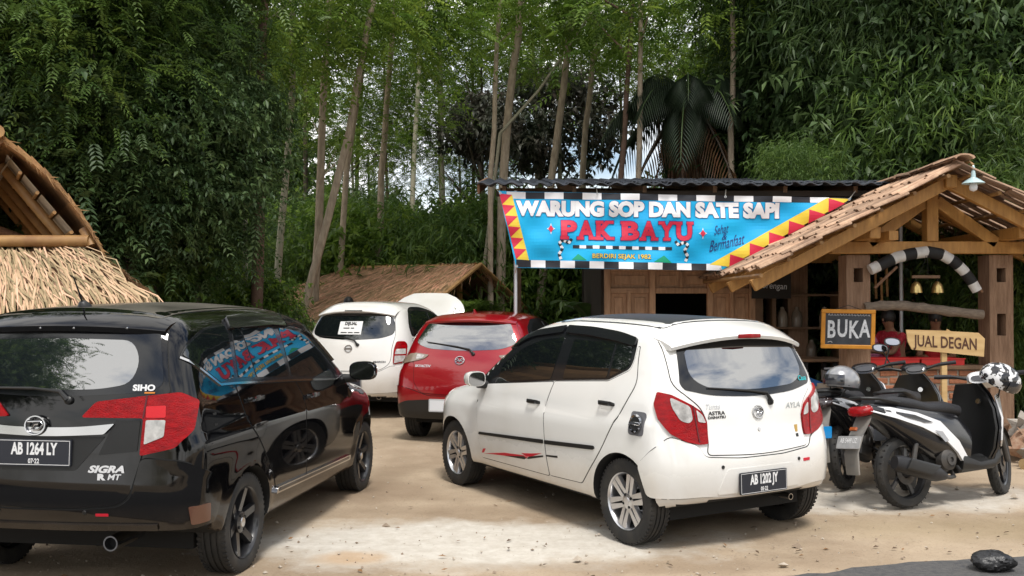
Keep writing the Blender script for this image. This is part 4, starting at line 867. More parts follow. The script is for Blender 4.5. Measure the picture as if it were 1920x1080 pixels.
def gazebo():
    g = thing('gazebo', 'small timber food stall with bamboo shingle gable roof and brick half wall', 'gazebo', (4.72, 11.0, 0))
    X0, Y0 = 4.72, 11.0
    def Lc(p): return (p[0] - X0, p[1] - Y0, p[2])
    # posts with through mortises
    for (x, y) in ((3.95, 11.0), (5.58, 11.0), (3.95, 13.3), (5.58, 13.3)):
        b = MB(); w_ = .27; z = 0
        holes = [(.70, .86), (1.25, 1.50), (1.86, 2.02)] if y < 12 else []
        for z0, z1 in holes:
            b.box(Lc((x, y, (z + z0) / 2)), (w_, w_, z0 - z))
            for sg in (-1, 1): b.box(Lc((x + sg * w_ * .345, y, (z0 + z1) / 2)), (w_ * .31, w_ * .985, z1 - z0 + .006))
            z = z1
        b.box(Lc((x, y, (z + 2.17) / 2)), (w_, w_, 2.17 - z)); b.build('post', M_POST, g)
    b = MB(); b.beam(Lc((3.62, 10.84, 2.25)), Lc((5.92, 10.84, 2.25)), .10, .14, bev=.008); tie = b.build('tie_beam', M_TIMBER, g)
    MB().beam(Lc((3.62, 13.3, 2.25)), Lc((5.92, 13.3, 2.25)), .10, .14).build('tie_beam', M_TIMBER, g)
    for x in (3.95, 5.58): MB().beam(Lc((x, 10.35, 2.39)), Lc((x, 13.7, 2.39)), .12, .13, bev=.008).build('wall_plate', M_TIMBER, g)
    MB().beam(Lc((4.17, 10.4, 2.36)), Lc((4.17, 13.6, 2.36)), .1, .1).build('purlin', M_TIMBER, g)
    MB().beam(Lc((4.72, 10.2, 2.93)), Lc((4.72, 13.7, 2.93)), .12, .14, bev=.008).build('ridge_beam', M_TIMBER, g)
    MB().beam(Lc((4.76, 10.84, 2.32)), Lc((4.76, 10.84, 2.90)), .15, .13, up=(1, 0, 0), bev=.006).build('king_post', M_TIMBER, g)
    for x1 in (4.05, 5.50): MB().beam(Lc((4.76 + (.06 if x1 > 5 else -.06), 10.845, 2.78)), Lc((x1, 10.845, 2.30)), .11, .13, bev=.006).build('strut', M_TIMBER, g)
    SL = .53; zr = 3.06
    for y in (10.3, 11.4, 12.5, 13.6):
        for sg in (-1, 1): MB().beam(Lc((4.72, y, zr - .13)), Lc((4.72 + sg * 2.12, y, zr - .13 - SL * 2.12)), .07, .13, bev=.005).build('rafter', M_TIMBER, g)
    # bamboo battens under the shingles, ends showing past the front rafter
    for sg in (-1, 1):
        for k in range(7):
            d = .12 + k * .33; x = 4.72 + sg * d; z = zr - .035 - SL * d
            MB().tube([Lc((x, 10.02 + .06 * (k % 3), z)), Lc((x, 13.78, z))], .022, 8).build('batten', M_BAMB, g, 50)
    # shingles: split bamboo half-pipes, each one a part
    rs = np.random.default_rng(21); meshes = []
    for v in range(5):
        m = MB(); n = 6; ln = .46; rad = .052; V = []
        for i in range(2):
            for k in range(n + 1):
                a = math.pi * k / n; V.append(((i - .5) * ln, rad * math.cos(a) * (1 - .08 * i), rad * .55 * math.sin(a)))
        V += [(x, y * .78, z - .010) for x, y, z in V]
        q = 2 * (n + 1)
        m.add(V, [(k, k + 1, n + 1 + k + 1, n + 1 + k) for k in range(n)] + [(q + k, q + n + 1 + k, q + n + 2 + k, q + k + 1) for k in range(n)] + [(k, q + k, q + k + 1, k + 1) for k in range(n)] + [(n + 1 + k, n + 2 + k, q + n + 2 + k, q + n + 1 + k) for k in range(n)])
        meshes.append(m.mesh('shingle', M_SHIN))
    ang = math.atan(SL); rows = 7; cols = 36; ux, uz = math.cos(ang), math.sin(ang)
    stuff = MB()
    for sg in (-1, 1):
        for r_ in range(rows):
            for c_ in range(cols):
                dist = .17 + r_ * .335 + rs.normal(0, .02); y = 10.02 + c_ * .105 + rs.normal(0, .012); lift = .03 + .018 * (c_ % 2) + .004 * rs.random()
                x = 4.72 + sg * dist * ux; z = zr - dist * uz + lift
                if sg < 0:
                    o = obj('shingle', meshes[(r_ * 5 + c_ * 3) % 5], g); o.location = Lc((x, y, z)); o.rotation_euler = (rs.normal(0, .08), -ang + rs.normal(0, .035) + .05, rs.normal(0, .05)); o.scale = (1 + rs.normal(0, .12), 1, 1)
                else:
                    me = meshes[0]; Mx = Matrix.Translation(Lc((x, y, z))) @ Matrix.Rotation(ang - .05 + rs.normal(0, .03), 4, 'Y') @ Matrix.Rotation(math.pi, 4, 'Z')
                    stuff.add([Mx @ v.co for v in me.vertices], [tuple(p.vertices) for p in me.polygons])
    stuff.build('far_slope_shingles', M_SHIN, g, kind='stuff')
    for k in range(10): 
        o = obj('ridge_cap', meshes[k % 5], g); o.location = Lc((4.72 + rs.normal(0, .01), 10.15 + k * .39, zr + .075)); o.rotation_euler = (0, rs.normal(0, .03), R(90) + rs.normal(0, .04)); o.scale = (1.05, 2.2, 1.5)
    # brick half wall: front and left return, brick by brick over a mortar core
    bm_ = [MB().box((0, 0, 0), (.20, .11, .062), bev=.006).mesh('brick', M_BRICK) for _ in range(1)][0]
    def wall(a, b_, h):
        a = Vector(a); b_ = Vector(b_); d = b_ - a; n = int(d.length / .222); az = math.atan2(d.y, d.x); nrm = Vector((d.y, -d.x)).normalized()
        core = MB(); core.beam(Lc((a.x, a.y, h / 2)), Lc((b_.x, b_.y, h / 2)), .10, h); wl = core.build('brick_wall', M_MORTAR, g)
        for k in range(int(h / .086)):
            for i in range(n + (k % 2)):
                t = (i + (.5 if k % 2 == 0 else 0)) / n
                if t <= .02 or t >= .99: continue
                p = a + d * t; o = obj('brick', bm_, wl); o.location = Lc((p.x + nrm.x * (.012 + rs.normal(0, .003)), p.y + nrm.y * .012, .045 + k * .086)); o.rotation_euler = (rs.normal(0, .015), rs.normal(0, .02), az + rs.normal(0, .015))
    wall((4.085, 10.98), (5.445, 10.98), .86); wall((3.30, 12.6), (3.86, 11.1), .66)
    MB().box(Lc((4.76, 11.05, .885)), (1.37, .34, .045), bev=.006).build('counter_top', M_SHELF, g)
    # back boarding keeps the stall dim
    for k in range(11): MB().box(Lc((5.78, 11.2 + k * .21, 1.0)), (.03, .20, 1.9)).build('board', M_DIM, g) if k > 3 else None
    return g
gazebo()

# things on and in the stall
def striped_arch():
    t = thing('striped_arch', 'curved bamboo arch wrapped in black and white bands', 'arch', (4.74, 10.82, 1.9))
    pts = [px(x, y, 10.80) for x, y in ((1631, 506), (1652, 496), (1680, 483), (1708, 476), (1738, 472), (1765, 477), (1788, 490), (1806, 507), (1820, 525), (1832, 545))]
    P = [p - Vector((4.74, 10.82, 1.9)) for p in pts]; rad = [.062, .066, .066, .066, .066, .064, .062, .060, .058, .056]
    Q = []; RR = []
    for i in range(len(P) - 1):
        for k in range(4): f = k / 4; Q.append(P[i].lerp(P[i + 1], f)); RR.append(rad[i] * (1 - f) + rad[i + 1] * f)
    Q.append(P[-1]); RR.append(rad[-1])
    mw = mat('band_white', (.70, .69, .67), .7, col2=(.55, .53, .5), scale=12); mb = mat('band_black', (.012, .012, .013), .7)
    nb = 11; n = len(Q)
    for k in range(nb):
        i0 = round(k * (n - 1) / nb); i1 = round((k + 1) * (n - 1) / nb)
        MB().tube(Q[i0:i1 + 1], [r_ + (.002 if k % 2 else 0) for r_ in RR[i0:i1 + 1]], 14).build('band', mw if k % 2 == 0 else mb, t, 50)
    for a, b_ in (((1640, 540), (1682, 500)), ((1792, 483), (1842, 548))):
        MB().tube([px(*a, 10.83) - t.location, px(*b_, 10.83) - t.location], .016, 6).build('brace', M_OLD, t)
striped_arch()
def bells():
    t = thing('bell_chime', 'pair of small brass bells hung from a short wooden bar', 'bells', px(1737, 519, 10.75))
    brass = mat('brass', (.55, .40, .16), .3, metal=.9); o = t.location
    MB().beam((-.165, 0, 0), (.15, 0, 0), .03, .035, bev=.004).build('bar', M_SHELF, t)
    for x, in ((-.115,), (.125,)):
        b = MB().lathe([(.0, .085), (.018, .083), (.03, .07), (.045, .055), (.058, .02), (.064, -.03), (.066, -.045), (.058, -.045), (.05, 0), (0, .05)], 20, Matrix.Translation((x, 0, -.135)))
        o_ = b.build('bell', brass, t, 50); MB().tube([(x, 0, -.05), (x, 0, 0)], .004, 5).build('hook', M_TRIM, o_); MB().ball((x, 0, -.185), .014, 8, 6).build('clapper', brass, o_)
    for x in (-.09, .02): MB().tube([(x, 0, .01), (.01 + x * .3, 0, .17), (.01, 0, .30)], .003, 4).build('cord', M_TRIM, t)
bells()
def log_rail():
    pts = [px(x, y, 10.86) for x, y in ((1621, 577), (1650, 573), (1690, 573), (1730, 577), (1780, 584), (1842, 590))]
    P = []
    for i in range(len(pts) - 1):
        for k in range(4): P.append(pts[i].lerp(pts[i + 1], k / 4) + Vector((0, 0, .004 * math.sin(i * 3 + k * 2))))
    P.append(pts[-1])
    b = MB().tube([p - pts[0] for p in P], [.055 + .004 * math.sin(i * 1.7) for i in range(len(P))], 12)
    b.build('log_rail', mat('bark_grey', (.27, .215, .16), .9, col2=(.17, .13, .10), scale=14, stretch=(1, 4, 4), bump=.6, bscale=50), loc=pts[0], smooth=40, label='knotty grey log rail fixed between the two stall posts', cat='rail')
log_rail()
def gable_lamp():
    p = px(1825, 338, 10.0); t = thing('gable_lamp', 'pale blue enamel lamp with white bulb hung at the gable peak', 'lamp', p)
    en = mat('enamel', (.45, .60, .62), .25, coat=.6)
    MB().lathe([(0, .10), (.02, .10), (.026, .03), (.045, .02), (.11, -.025), (.118, -.035), (.105, -.03), (.04, .005), (0, .01)], 24).build('shade', en, t, 50)
    MB().lathe([(0, .02), (.022, .01), (.038, -.05), (.042, -.075), (.034, -.105), (0, -.12)], 16).build('bulb', mat('bulb', (.8, .82, .85), .15), t, 60)
    MB().lathe([(.012, .1), (.018, .13), (.010, .16), (0, .165)], 12).build('cap', en, t, 50); MB().tube([(0, 0, .16), (-.03, .02, .20), (-.22, .3, .10)], .016, 8).build('bracket', M_BAMB, t)
gable_lamp()
M_CHALK = mat('chalk', (.70, .72, .75), .9, col2=(.45, .47, .5), scale=60)
def buka_sign():
    c = px(1590, 617, 10.66); t = thing('chalkboard_sign', 'framed blackboard reading BUKA hung on the stall post', 'sign', c); t.rotation_euler = (R(3), R(1.0), R(-4))
    W_, H_ = .59, .395; fr = mat('orange_frame', (.62, .27, .03), .45, col2=(.5, .2, .02), scale=10)
    for a in ((0, H_ / 2, W_, .045), (0, -H_ / 2, W_, .045), (-W_ / 2 + .0225, 0, .045, H_ - .045), (W_ / 2 - .0225, 0, .045, H_ - .045)): MB().box((a[0], 0, a[1]), (a[2], .03, a[3]), bev=.006).build('frame_rail', fr, t)
    MB().box((0, .004, 0), (W_ - .08, .012, H_ - .04)).build('slate', mat('slate', (.022, .026, .034), .6, col2=(.05, .055, .065), scale=8), t)
    b = MB()
    for i, ch in enumerate('BUKA'):
        V, Fc = text_mesh(ch, .27, .62, .007); x = -.185 + i * .122; b.add([(x + p[0], -.006, p[1] - .01 + (.008 if i % 2 else -.004)) for p in V], Fc)
    b.build('lettering', M_CHALK, t)
    b = MB(); r = np.random.default_rng(4)
    for i in range(15): x = -.22 + i * .031; h = .012 + .012 * r.random(); b.tube([(x, -.005, .148 + .006 * r.random()), (x + .010, -.006, .148 + h), (x + .02, -.005, .148)], .003, 4)
    b.tube([(-.22, -.005, -.15), (-.19, -.006, -.14), (-.17, -.005, -.152)], .003, 4); b.build('chalk_scribble', M_CHALK, t)
    MB().tube([(-.2, 0, H_ / 2), (0, .01, H_ / 2 + .07), (.2, 0, H_ / 2)], .004, 5).build('hanging_wire', M_TRIM, t)
buka_sign()
def degan_sign():
    c = px(1772, 646, 9.95); t = thing('board_sign', 'rough plywood board on a stake reading JUAL DEGAN', 'sign', (c.x, c.y, 0)); t.rotation_euler = (0, 0, R(3))
    k = 9.95 / F_PX; pl = mat('plywood', (.58, .40, .19), .7, col2=(.45, .29, .12), scale=5, stretch=(.6, 4, 4))
    poly = [((x - 1772) * k, CAM_H + (568.4 - y) * k) for x, y in ((1697, 618), (1775, 620), (1776, 617), (1783, 621), (1836, 624), (1848, 635), (1846, 669), (1800, 664), (1708, 655), (1700, 640))]
    MB().prism(poly, Matrix.Rotation(R(90), 4, 'X') @ Matrix.Translation((0, 0, -.008)), .016).build('board', pl, t)
    V, Fc = text_mesh('JUAL DEGAN', .165, .70, .003); mk = mat('marker_brown', (.07, .025, .012), .6)
    MB().add([(p[0] + .004, -.0115, p[1] + CAM_H + (568.4 - 643) * k - p[0] * .062) for p in V], Fc).build('lettering', mk, t)
    MB().beam((-.0, .03, 0), (-.0, .03, 1.18), .06, .035, up=(0, 1, 0), bev=.004).build('stake', pl, t)
degan_sign()
for i, (x0, x1, lab) in enumerate(((1614, 1722, 'long red plastic tray at the left end of the stall counter'), (1726, 1806, 'short red plastic tray at the right end of the stall counter'))):
    a = px(x0, 680, 10.95); b_ = px(x1, 680, 10.95); m = MB(); w_ = b_.x - a.x
    for sz, c in (((w_, .26, .012), (0, 0, .006)), ((w_, .012, .075), (0, -.125, .04)), ((w_, .012, .075), (0, .125, .04)), ((.012, .24, .075), (-w_ / 2 + .006, 0, .04)), ((.012, .24, .075), (w_ / 2 - .006, 0, .04)), ((w_ + .02, .02, .012), (0, -.13, .075)), ((w_ + .02, .02, .012), (0, .13, .075))): m.box(c, sz)
    m.build('plastic_tray', mat('red_plastic', (.50, .02, .018), .35), loc=((a.x + b_.x) / 2, 11.05, .909), label=lab, cat='tray', group='trays on the counter')

# ------------------------------------------------------------ long warung building with its teak wall
def warung():
    g = thing('warung_building', 'long open eating house with panelled teak wall under a dark tiled roof', 'building', (3.0, 13.0, 0)); O = Vector((3.0, 13.0, 0))
    L_ = lambda x, y, z: (x - O.x, y - O.y, z)
    # gebyok wall: frame of posts and rails with recessed panels, opening in the middle
    xs = [1.27, 1.45, 1.87, 1.92, 2.66, 2.72, 3.05, 3.27]
    def post(x, z0, z1, w_=.085): MB().box(L_(x, 13.0, (z0 + z1) / 2), (w_, .09, z1 - z0), bev=.006).build('wall_post', M_TEAK, g)
    for x in (1.30, 1.91, 2.70, 3.27): post(x, .05, 2.12)
    for x in (1.59, 2.99): post(x, .05, 1.79, .06)
    for z in (2.09, 1.79, .95, .10): 
        for a, b_ in (((1.345, 1.865), (2.745, 3.225)) if z < 1.7 else ((1.345, 1.865), (1.955, 2.655), (2.745, 3.225))): MB().box(L_((a + b_) / 2, 13.0, z), (b_ - a, .075, .075), bev=.005).build('wall_rail', M_TEAK, g)
    def pan(x0, x1, z0, z1):
        m = MB(); m.box(L_((x0 + x1) / 2, 13.015, (z0 + z1) / 2), (x1 - x0, .02, z1 - z0)); m.box(L_((x0 + x1) / 2, 13.0, (z0 + z1) / 2), (x1 - x0 - .09, .02, z1 - z0 - .09), bev=.009); m.build('panel', M_TEAK, g)
    for x0, x1 in ((1.345, 1.865), (1.955, 2.29), (2.33, 2.655), (2.745, 3.225)): pan(x0, x1, 1.83, 2.05)
    post(2.31, 1.83, 2.05, .04)
    for x0, x1 in ((1.345, 1.56), (1.62, 1.865), (2.745, 2.96), (3.02, 3.225)): pan(x0, x1, .99, 1.75); pan(x0, x1, .14, .91)
    MB().box(L_(2.305, 13.02, .5), (.70, .05, .9)).build('wall_board', M_TEAK, g)
    # dim interior
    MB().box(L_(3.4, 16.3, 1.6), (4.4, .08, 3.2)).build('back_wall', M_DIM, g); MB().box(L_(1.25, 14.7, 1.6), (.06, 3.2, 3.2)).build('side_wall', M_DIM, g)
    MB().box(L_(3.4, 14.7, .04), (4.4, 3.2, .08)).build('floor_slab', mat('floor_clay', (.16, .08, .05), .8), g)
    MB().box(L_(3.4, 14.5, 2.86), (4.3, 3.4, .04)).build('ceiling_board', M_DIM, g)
    for x, y in ((.10, 15.6), (3.36, 13.0), (3.36, 15.8)): MB().beam(L_(x, y, 0), L_(x, y, 3.0), .1, .1, up=(0, 1, 0)).build('post', M_SHELF, g)
    MB().tube([L_(.045, 11.95, 0), L_(.045, 11.95, 3.03)], .024, 10).build('steel_pole', M_STEEL, g, 50); MB().tube([L_(4.9, 12.0, 0), L_(4.9, 12.0, 3.03)], .024, 10).build('steel_pole', M_STEEL, g, 50)
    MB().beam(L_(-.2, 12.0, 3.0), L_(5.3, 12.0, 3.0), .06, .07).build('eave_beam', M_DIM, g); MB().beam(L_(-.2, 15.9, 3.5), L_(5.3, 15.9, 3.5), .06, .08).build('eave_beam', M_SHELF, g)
    for x in np.linspace(-.1, 5.2, 7): MB().beam(L_(x, 11.95, 3.05), L_(x, 16.1, 3.62), .05, .08).build('rafter', M_SHELF, g)
    MB().beam(L_(-.05, 12.03, 2.86), L_(5.0, 12.03, 2.80), .02, .03).build('banner_rail', M_STEEL, g)
    # roof: rows of dark pan tiles, front rows tile by tile
    rs = np.random.default_rng(8); T = MB(); V = []; n = 8
    for i in range(2):
        for k in range(n + 1): V.append(((k / n - .5) * .20, (i - .5) * .36, .018 * math.sin(k / n * 2 * math.pi) + .012 * (1 - i)))
    V += [(x, y, z - .014) for x, y, z in V]; q = 2 * (n + 1)
    T.add(V, [(k, k + 1, n + 2 + k, n + 1 + k) for k in range(n)] + [(q + k, q + n + 1 + k, q + n + 2 + k, q + k + 1) for k in range(n)] + [(k, q + k, q + k + 1, k + 1) for k in range(n)]); tm = T.mesh('roof_tile', M_ZINC)
    rest = MB(); sl = math.atan(.142)
    for r_ in range(13):
        for c_ in range(31):
            x = -.33 + c_ * .185; d = .1 + r_ * .33; p = L_(x, 11.85 + d * math.cos(sl), 3.10 + d * math.sin(sl) + .006 * (c_ % 2))
            if r_ < 4:
                o = obj('roof_tile', tm, g); o.location = p; o.rotation_euler = (sl - .03 + rs.normal(0, .015), rs.normal(0, .03), rs.normal(0, .03))
            else:
                Mx = Matrix.Translation(p) @ Matrix.Rotation(sl - .03, 4, 'X'); rest.add([Mx @ v.co for v in tm.vertices], [tuple(f.vertices) for f in tm.polygons])
    rest.build('rear_tiles', M_ZINC, g, kind='stuff')
    MB().beam(L_(-.42, 11.9, 3.06), L_(-.42, 16, 3.66), .03, .14).build('verge_board', M_OLD, g)
warung()
class Cloth:
    """banner cloth: a nearly flat sheet hanging at y=11.86 with slack folds"""
    def fold(s, x, z): return .013 * np.sin(7 * x + 13 * (3 - z)) + .016 * np.sin(3.1 * x - 7 * (3 - z) + 1) + .0045 * np.sin(11 * x + 19 * z)
    def project(s, uv, mode=None): uv = np.asarray(uv, float); return np.c_[uv[:, 0], 11.84 + s.fold(uv[:, 0], uv[:, 1]), uv[:, 1]]
    def normal(s, p): return np.tile((0., -1., 0.), (len(p), 1))
def banner():
    S = Cloth(); t = thing('banner', 'cyan cloth banner reading WARUNG SOP DAN SATE SAPI, PAK BAYU', 'banner', (0, 0, 0)); D = 11.84
    q = lambda x, y: (px(x, y, D).x, px(x, y, D).z)
    cy = mat('banner_cyan', (.0, .36, .72), .55, col2=(.0, .44, .80), scale=2); cw = mat('banner_white', (.78, .78, .80), .6); ck = mat('banner_black', (.012, .014, .022), .6); cr = mat('banner_red', (.62, .02, .06), .5); cyl = mat('banner_yellow', (.80, .58, .05), .55); cn = mat('banner_navy', (.01, .03, .18), .6); cg = mat('banner_green', (.0, .32, .17), .6)
    def pc(name, pts, m, off, res=.04): V, Fc = panel(S, [q(*p) for p in pts], '', off * 1.6, .04, .0006); return MB().add(V, Fc).build(name, m, t)
    pc('cloth', [(935, 358), (1597, 372), (1352, 507), (968, 502)], cy, 0)
    for k in range(18):        # checkered edges
        f0, f1 = k / 18, (k + 1) / 18; a0 = 950 + f0 * 640; a1 = 950 + f1 * 640
        pc('edge_check', [(a0, 359 + f0 * 12), (a1, 359 + f1 * 12), (a1, 372 + f1 * 9), (a0, 372 + f0 * 9)], ck if k % 2 else cw, .002, .2)
    for k in range(14):
        f0, f1 = k / 14, (k + 1) / 14; a0 = 968 + f0 * 384; a1 = 968 + f1 * 384
        pc('edge_check', [(a0, 487 + f0 * 8), (a1, 487 + f1 * 8), (a1, 501 + f1 * 6), (a0, 501 + f0 * 6)], ck if k % 2 == 0 else cw, .002, .2)
    def tri_band(a, b_, w_, n, side, flip=1):
        """yellow band from a to b with red triangles pointing across it"""
        a = np.array(a, float); b_ = np.array(b_, float); d = b_ - a; nr = np.array(w_, float)
        pc('border_band', [a, b_, b_ + nr, a + nr], cyl, .0025)
        for k in range(n):
            p0, p1 = a + d * k / n, a + d * (k + 1) / n
            pc('border_triangle', [p0, p1, p0 + nr] if side else [p0, p1, p1 + nr], cr, .0035)
    tri_band((936, 363), (968, 486), (24, 2), 6, 1)
    pc('border_band', [(1550, 371.5), (1595, 373), (1365, 500), (1330, 496)], cyl, .0025)
    for k in range(6): x, y = 1553 - 37 * k, 369.5 + 21 * k; pc('border_triangle', [(x, y + 2.5), (x - 1, y + 29), (x + 31, y + 12)], cr, .0035)
    def txt(name, body, x0, x1, yt, yb, m, off, bold=.0, tilt=0., shear=0.):
        V, Fc = text_mesh(body, 1., 1., bold, shear=shear, cuts=.18); V = np.array(V); lo, hi = V.min(0), V.max(0); a = q(x0, yt); b_ = q(x1, yb)
        u = (V[:, 0] - lo[0]) / (hi[0] - lo[0]); w_ = (V[:, 1] - lo[1]) / (hi[1] - lo[1])
        X = a[0] + u * (b_[0] - a[0]); Z = b_[1] + w_ * (a[1] - b_[1]) + u * tilt
        P = S.project(np.c_[X, Z]); P[:, 1] -= off * 1.6; return MB().add(P, Fc).build(name, m, t)
    k = D / F_PX
    txt('lettering', 'WARUNG SOP DAN SATE SAPI', 966, 1462, 374.5, 406, cn, .0045, .085, -5 * k); txt('lettering', 'WARUNG SOP DAN SATE SAPI', 967, 1461, 375.2, 405.3, cw, .0055, .065, -5 * k)
    for m, o_, bo, gr in ((cn, .0045, .075, 2.2), (cr, .006, .05, 0)):
        for ch, x, x2, ser in (('P', 1051, 1083, [(-.04, 0, .52)]), ('A', 1082, 1116, [(-.04, 0, .42), (.62, 0, .42)]), ('K', 1117, 1151, [(-.03, 0, .46), (-.03, 1, .46), (.60, 0, .43), (.58, 1, .42)]), ('B', 1165, 1200, [(-.06, 0, .2), (-.06, 1, .2)]), ('A', 1199, 1233, [(-.04, 0, .42), (.62, 0, .42)]), ('Y', 1235, 1265, [(-.06, 1, .42), (.64, 1, .42), (.26, 0, .48)]), ('U', 1267, 1298, [(-.06, 1, .44), (.62, 1, .44)])):
            w_ = x2 - x; yo = (x - 1051) * .014
            txt('lettering', ch, x + 1 - gr / 2, x2 - 1 + gr / 2, 413 + yo - gr / 2, 449 + yo + gr / 2, m, o_, bo)
            for sx_, top, sw in ser: yy = (413 if top else 443.5) + yo; pc('letter_serif', [(x + sx_ * w_ + 1 - gr / 2, yy - gr / 2), (x + (sx_ + sw) * w_ + gr / 2, yy - gr / 2), (x + (sx_ + sw) * w_ + gr / 2, yy + 5.5 + gr / 2), (x + sx_ * w_ + 1 - gr / 2, yy + 5.5 + gr / 2)], m, o_ + .0004, .1)
    for cx, cy_ in ((1033, 429), (1317, 438)):
        pc('star', [(cx - 8, cy_), (cx - 2, cy_ - 3), (cx, cy_ - 11), (cx + 2, cy_ - 3), (cx + 8, cy_), (cx + 2, cy_ + 3), (cx, cy_ + 11), (cx - 2, cy_ + 3)], cw, .003); pc('star', [(cx - 5, cy_), (cx, cy_ - 7), (cx + 5, cy_), (cx, cy_ + 7)], cr, .0042)
    for k_ in range(15):
        a0 = 1074 + k_ * 12.4; yo = 459.5 + k_ * .25; pc('ornament_check', [(a0, yo), (a0 + 12.4, yo + .25), (a0 + 12.4, yo + 6.2), (a0, yo + 6)], ck if k_ % 2 == 0 else cw, .003, .2)
    for base, sg in ((1052, 1), (1286, -1)):
        pts = [(0, 30), (-4, 20), (3, 10), (-4, 0), (4, -6), (14, 0), (20, -8)] if sg > 0 else [(0, 34), (4, 24), (-3, 14), (4, 4), (-4, -2), (-14, 4), (-20, -4)]
        for i in range(len(pts) - 1):
            (xa, ya), (xb, yb) = pts[i], pts[i + 1]; xa += base; xb += base; ya += 456; yb += 456; dx, dy = xb - xa, yb - ya; ln = math.hypot(dx, dy); ex, ey = -dy / ln * 2.6, dx / ln * 2.6
            for j in range(2): f0, f1 = j / 2, (j + 1) / 2; pc('ornament_check', [(xa + dx * f0 + ex, ya + dy * f0 + ey), (xa + dx * f1 + ex, ya + dy * f1 + ey), (xa + dx * f1 - ex, ya + dy * f1 - ey), (xa + dx * f0 - ex, ya + dy * f0 - ey)], ck if j else cw, .003 + .0003 * (i % 2), .2)
    pc('ornament_leaf', [(1072, 487), (1084, 476), (1100, 488)], cg, .003); pc('ornament_leaf', [(1226, 491), (1245, 479), (1260, 493)], cg, .003)
    txt('lettering', 'BERDIRI SEJAK 1982', 1110, 1221, 475, 487, cn, .0042, .05, -1.5 * k); txt('lettering', 'BERDIRI SEJAK 1982', 1110.5, 1220.5, 475.5, 486.5, cyl, .005, .015, -1.5 * k)
    txt('script_lettering', 'Sehat', 1338, 1366, 424, 441, cn, .0045, .0, 5 * k, .35); txt('script_lettering', '&', 1353, 1363, 438, 450, cn, .0045, .0, 1 * k, .3); txt('script_lettering', 'Bermanfaat', 1330, 1396, 452, 473, cn, .0045, .0, 16 * k, .35)
    for a, b_ in (((938, 362), (926, 350)), ((969, 499), (966, 512)), ((1592, 374), (1604, 358)), ((1351, 504), (1362, 511)), ((1120, 364), (1118, 352)), ((1360, 369), (1361, 355))):
        A_ = px(*a, 11.82); MB().tube([A_, px(*b_, 11.93)], .006, 5).build('tie_cord', mat('cord', (.5, .48, .42), .8), t); MB().lathe([(.010, 0), (.016, .003), (.016, .006), (.010, .006)], 10, Matrix.Translation(A_) @ Matrix.Rotation(R(90), 4, 'X'), close=True).build('eyelet', M_STEEL, t)
banner()
def dark_sign():
    c = px(1446, 536, 12.7); t = thing('menu_board', 'dark board with chalk writing hung beside the teak wall', 'sign', c)
    MB().box((0, 0, 0), (.52, .02, .34)).build('board', mat('menu_black', (.02, .017, .014), .8), t)
    V, Fc = text_mesh('Gorengan', .12, .9, .0, shear=.15); MB().add([(p[0] * .95, -.013, p[1] - p[0] * .06) for p in V], Fc).build('lettering', M_CHALK, t)
dark_sign()
def shelf():
    t = thing('shelf_unit', 'open wooden shelf unit standing in the dim eating house', 'shelf', (4.02, 13.15, .08))
    for x in (-.45, .45): MB().box((x, 0, .85), (.05, .35, 1.7)).build('side', M_SHELF, t)
    for z in (.3, .75, 1.2, 1.65): MB().box((0, 0, z), (.86, .34, .03)).build('shelf_board', M_SHELF, t)
    for i, (x, z) in enumerate(((-.25, .765), (.1, .765), (.28, 1.215), (-.1, 1.215), (-.3, 1.215))):
        MB().lathe([(0, 0), (.07, 0), (.075, .12), (.06, .2), (.03, .23), (.03, .27), (0, .27)], 14).build('jar', mat('jar', (.25, .2, .15), .2, var=.4), loc=(4.02 + x, 13.12, .08 + z), label='dim jar standing on the wooden shelf unit', cat='jar', group='jars on the shelf', smooth=50)
shelf()
def striped_bench():
    t = thing('striped_table', 'rough plank table with blue brace and black and white striped legs', 'table', px(1500, 690, 11.75)); t.location.z = 0; o = t.location
    MB().box((0, 0, .93), (.95, .55, .035), bev=.006).build('table_top', M_SHELF, t)
    wh = MATS['band_white']; bk = MATS['band_black']
    for x, y in ((-.38, -.2), (.0, -.22), (.36, -.2), (-.38, .2), (.36, .2)):
        lg = MB().beam((x, y, 0), (x, y, .91), .05, .05, up=(0, 1, 0)).build('leg', bk, t)
        for z in (.12, .42, .72): MB().box((x, y, z), (.054, .054, .13)).build('white_band', wh, lg)
    MB().beam((-.42, -.26, .86), (.40, -.26, .55), .03, .07).build('brace', mat('blue_paint', (.02, .12, .36), .5), t)
striped_bench()

for k, (x, y0, y1) in enumerate(((1641, 500, 560), (1652, 520, 572), (1662, 498, 556), (1690, 505, 560))):
    a = px(x, y0, 12.2); b_ = px(x + 2, y1, 12.2); MB().tube([(0, 0, 0), b_ - a], .016, 7).build('hanging_stick', M_BAMB, loc=a, label='thin bamboo stick hanging inside the stall roof', cat='stick', group='sticks hanging in the stall', smooth=50)

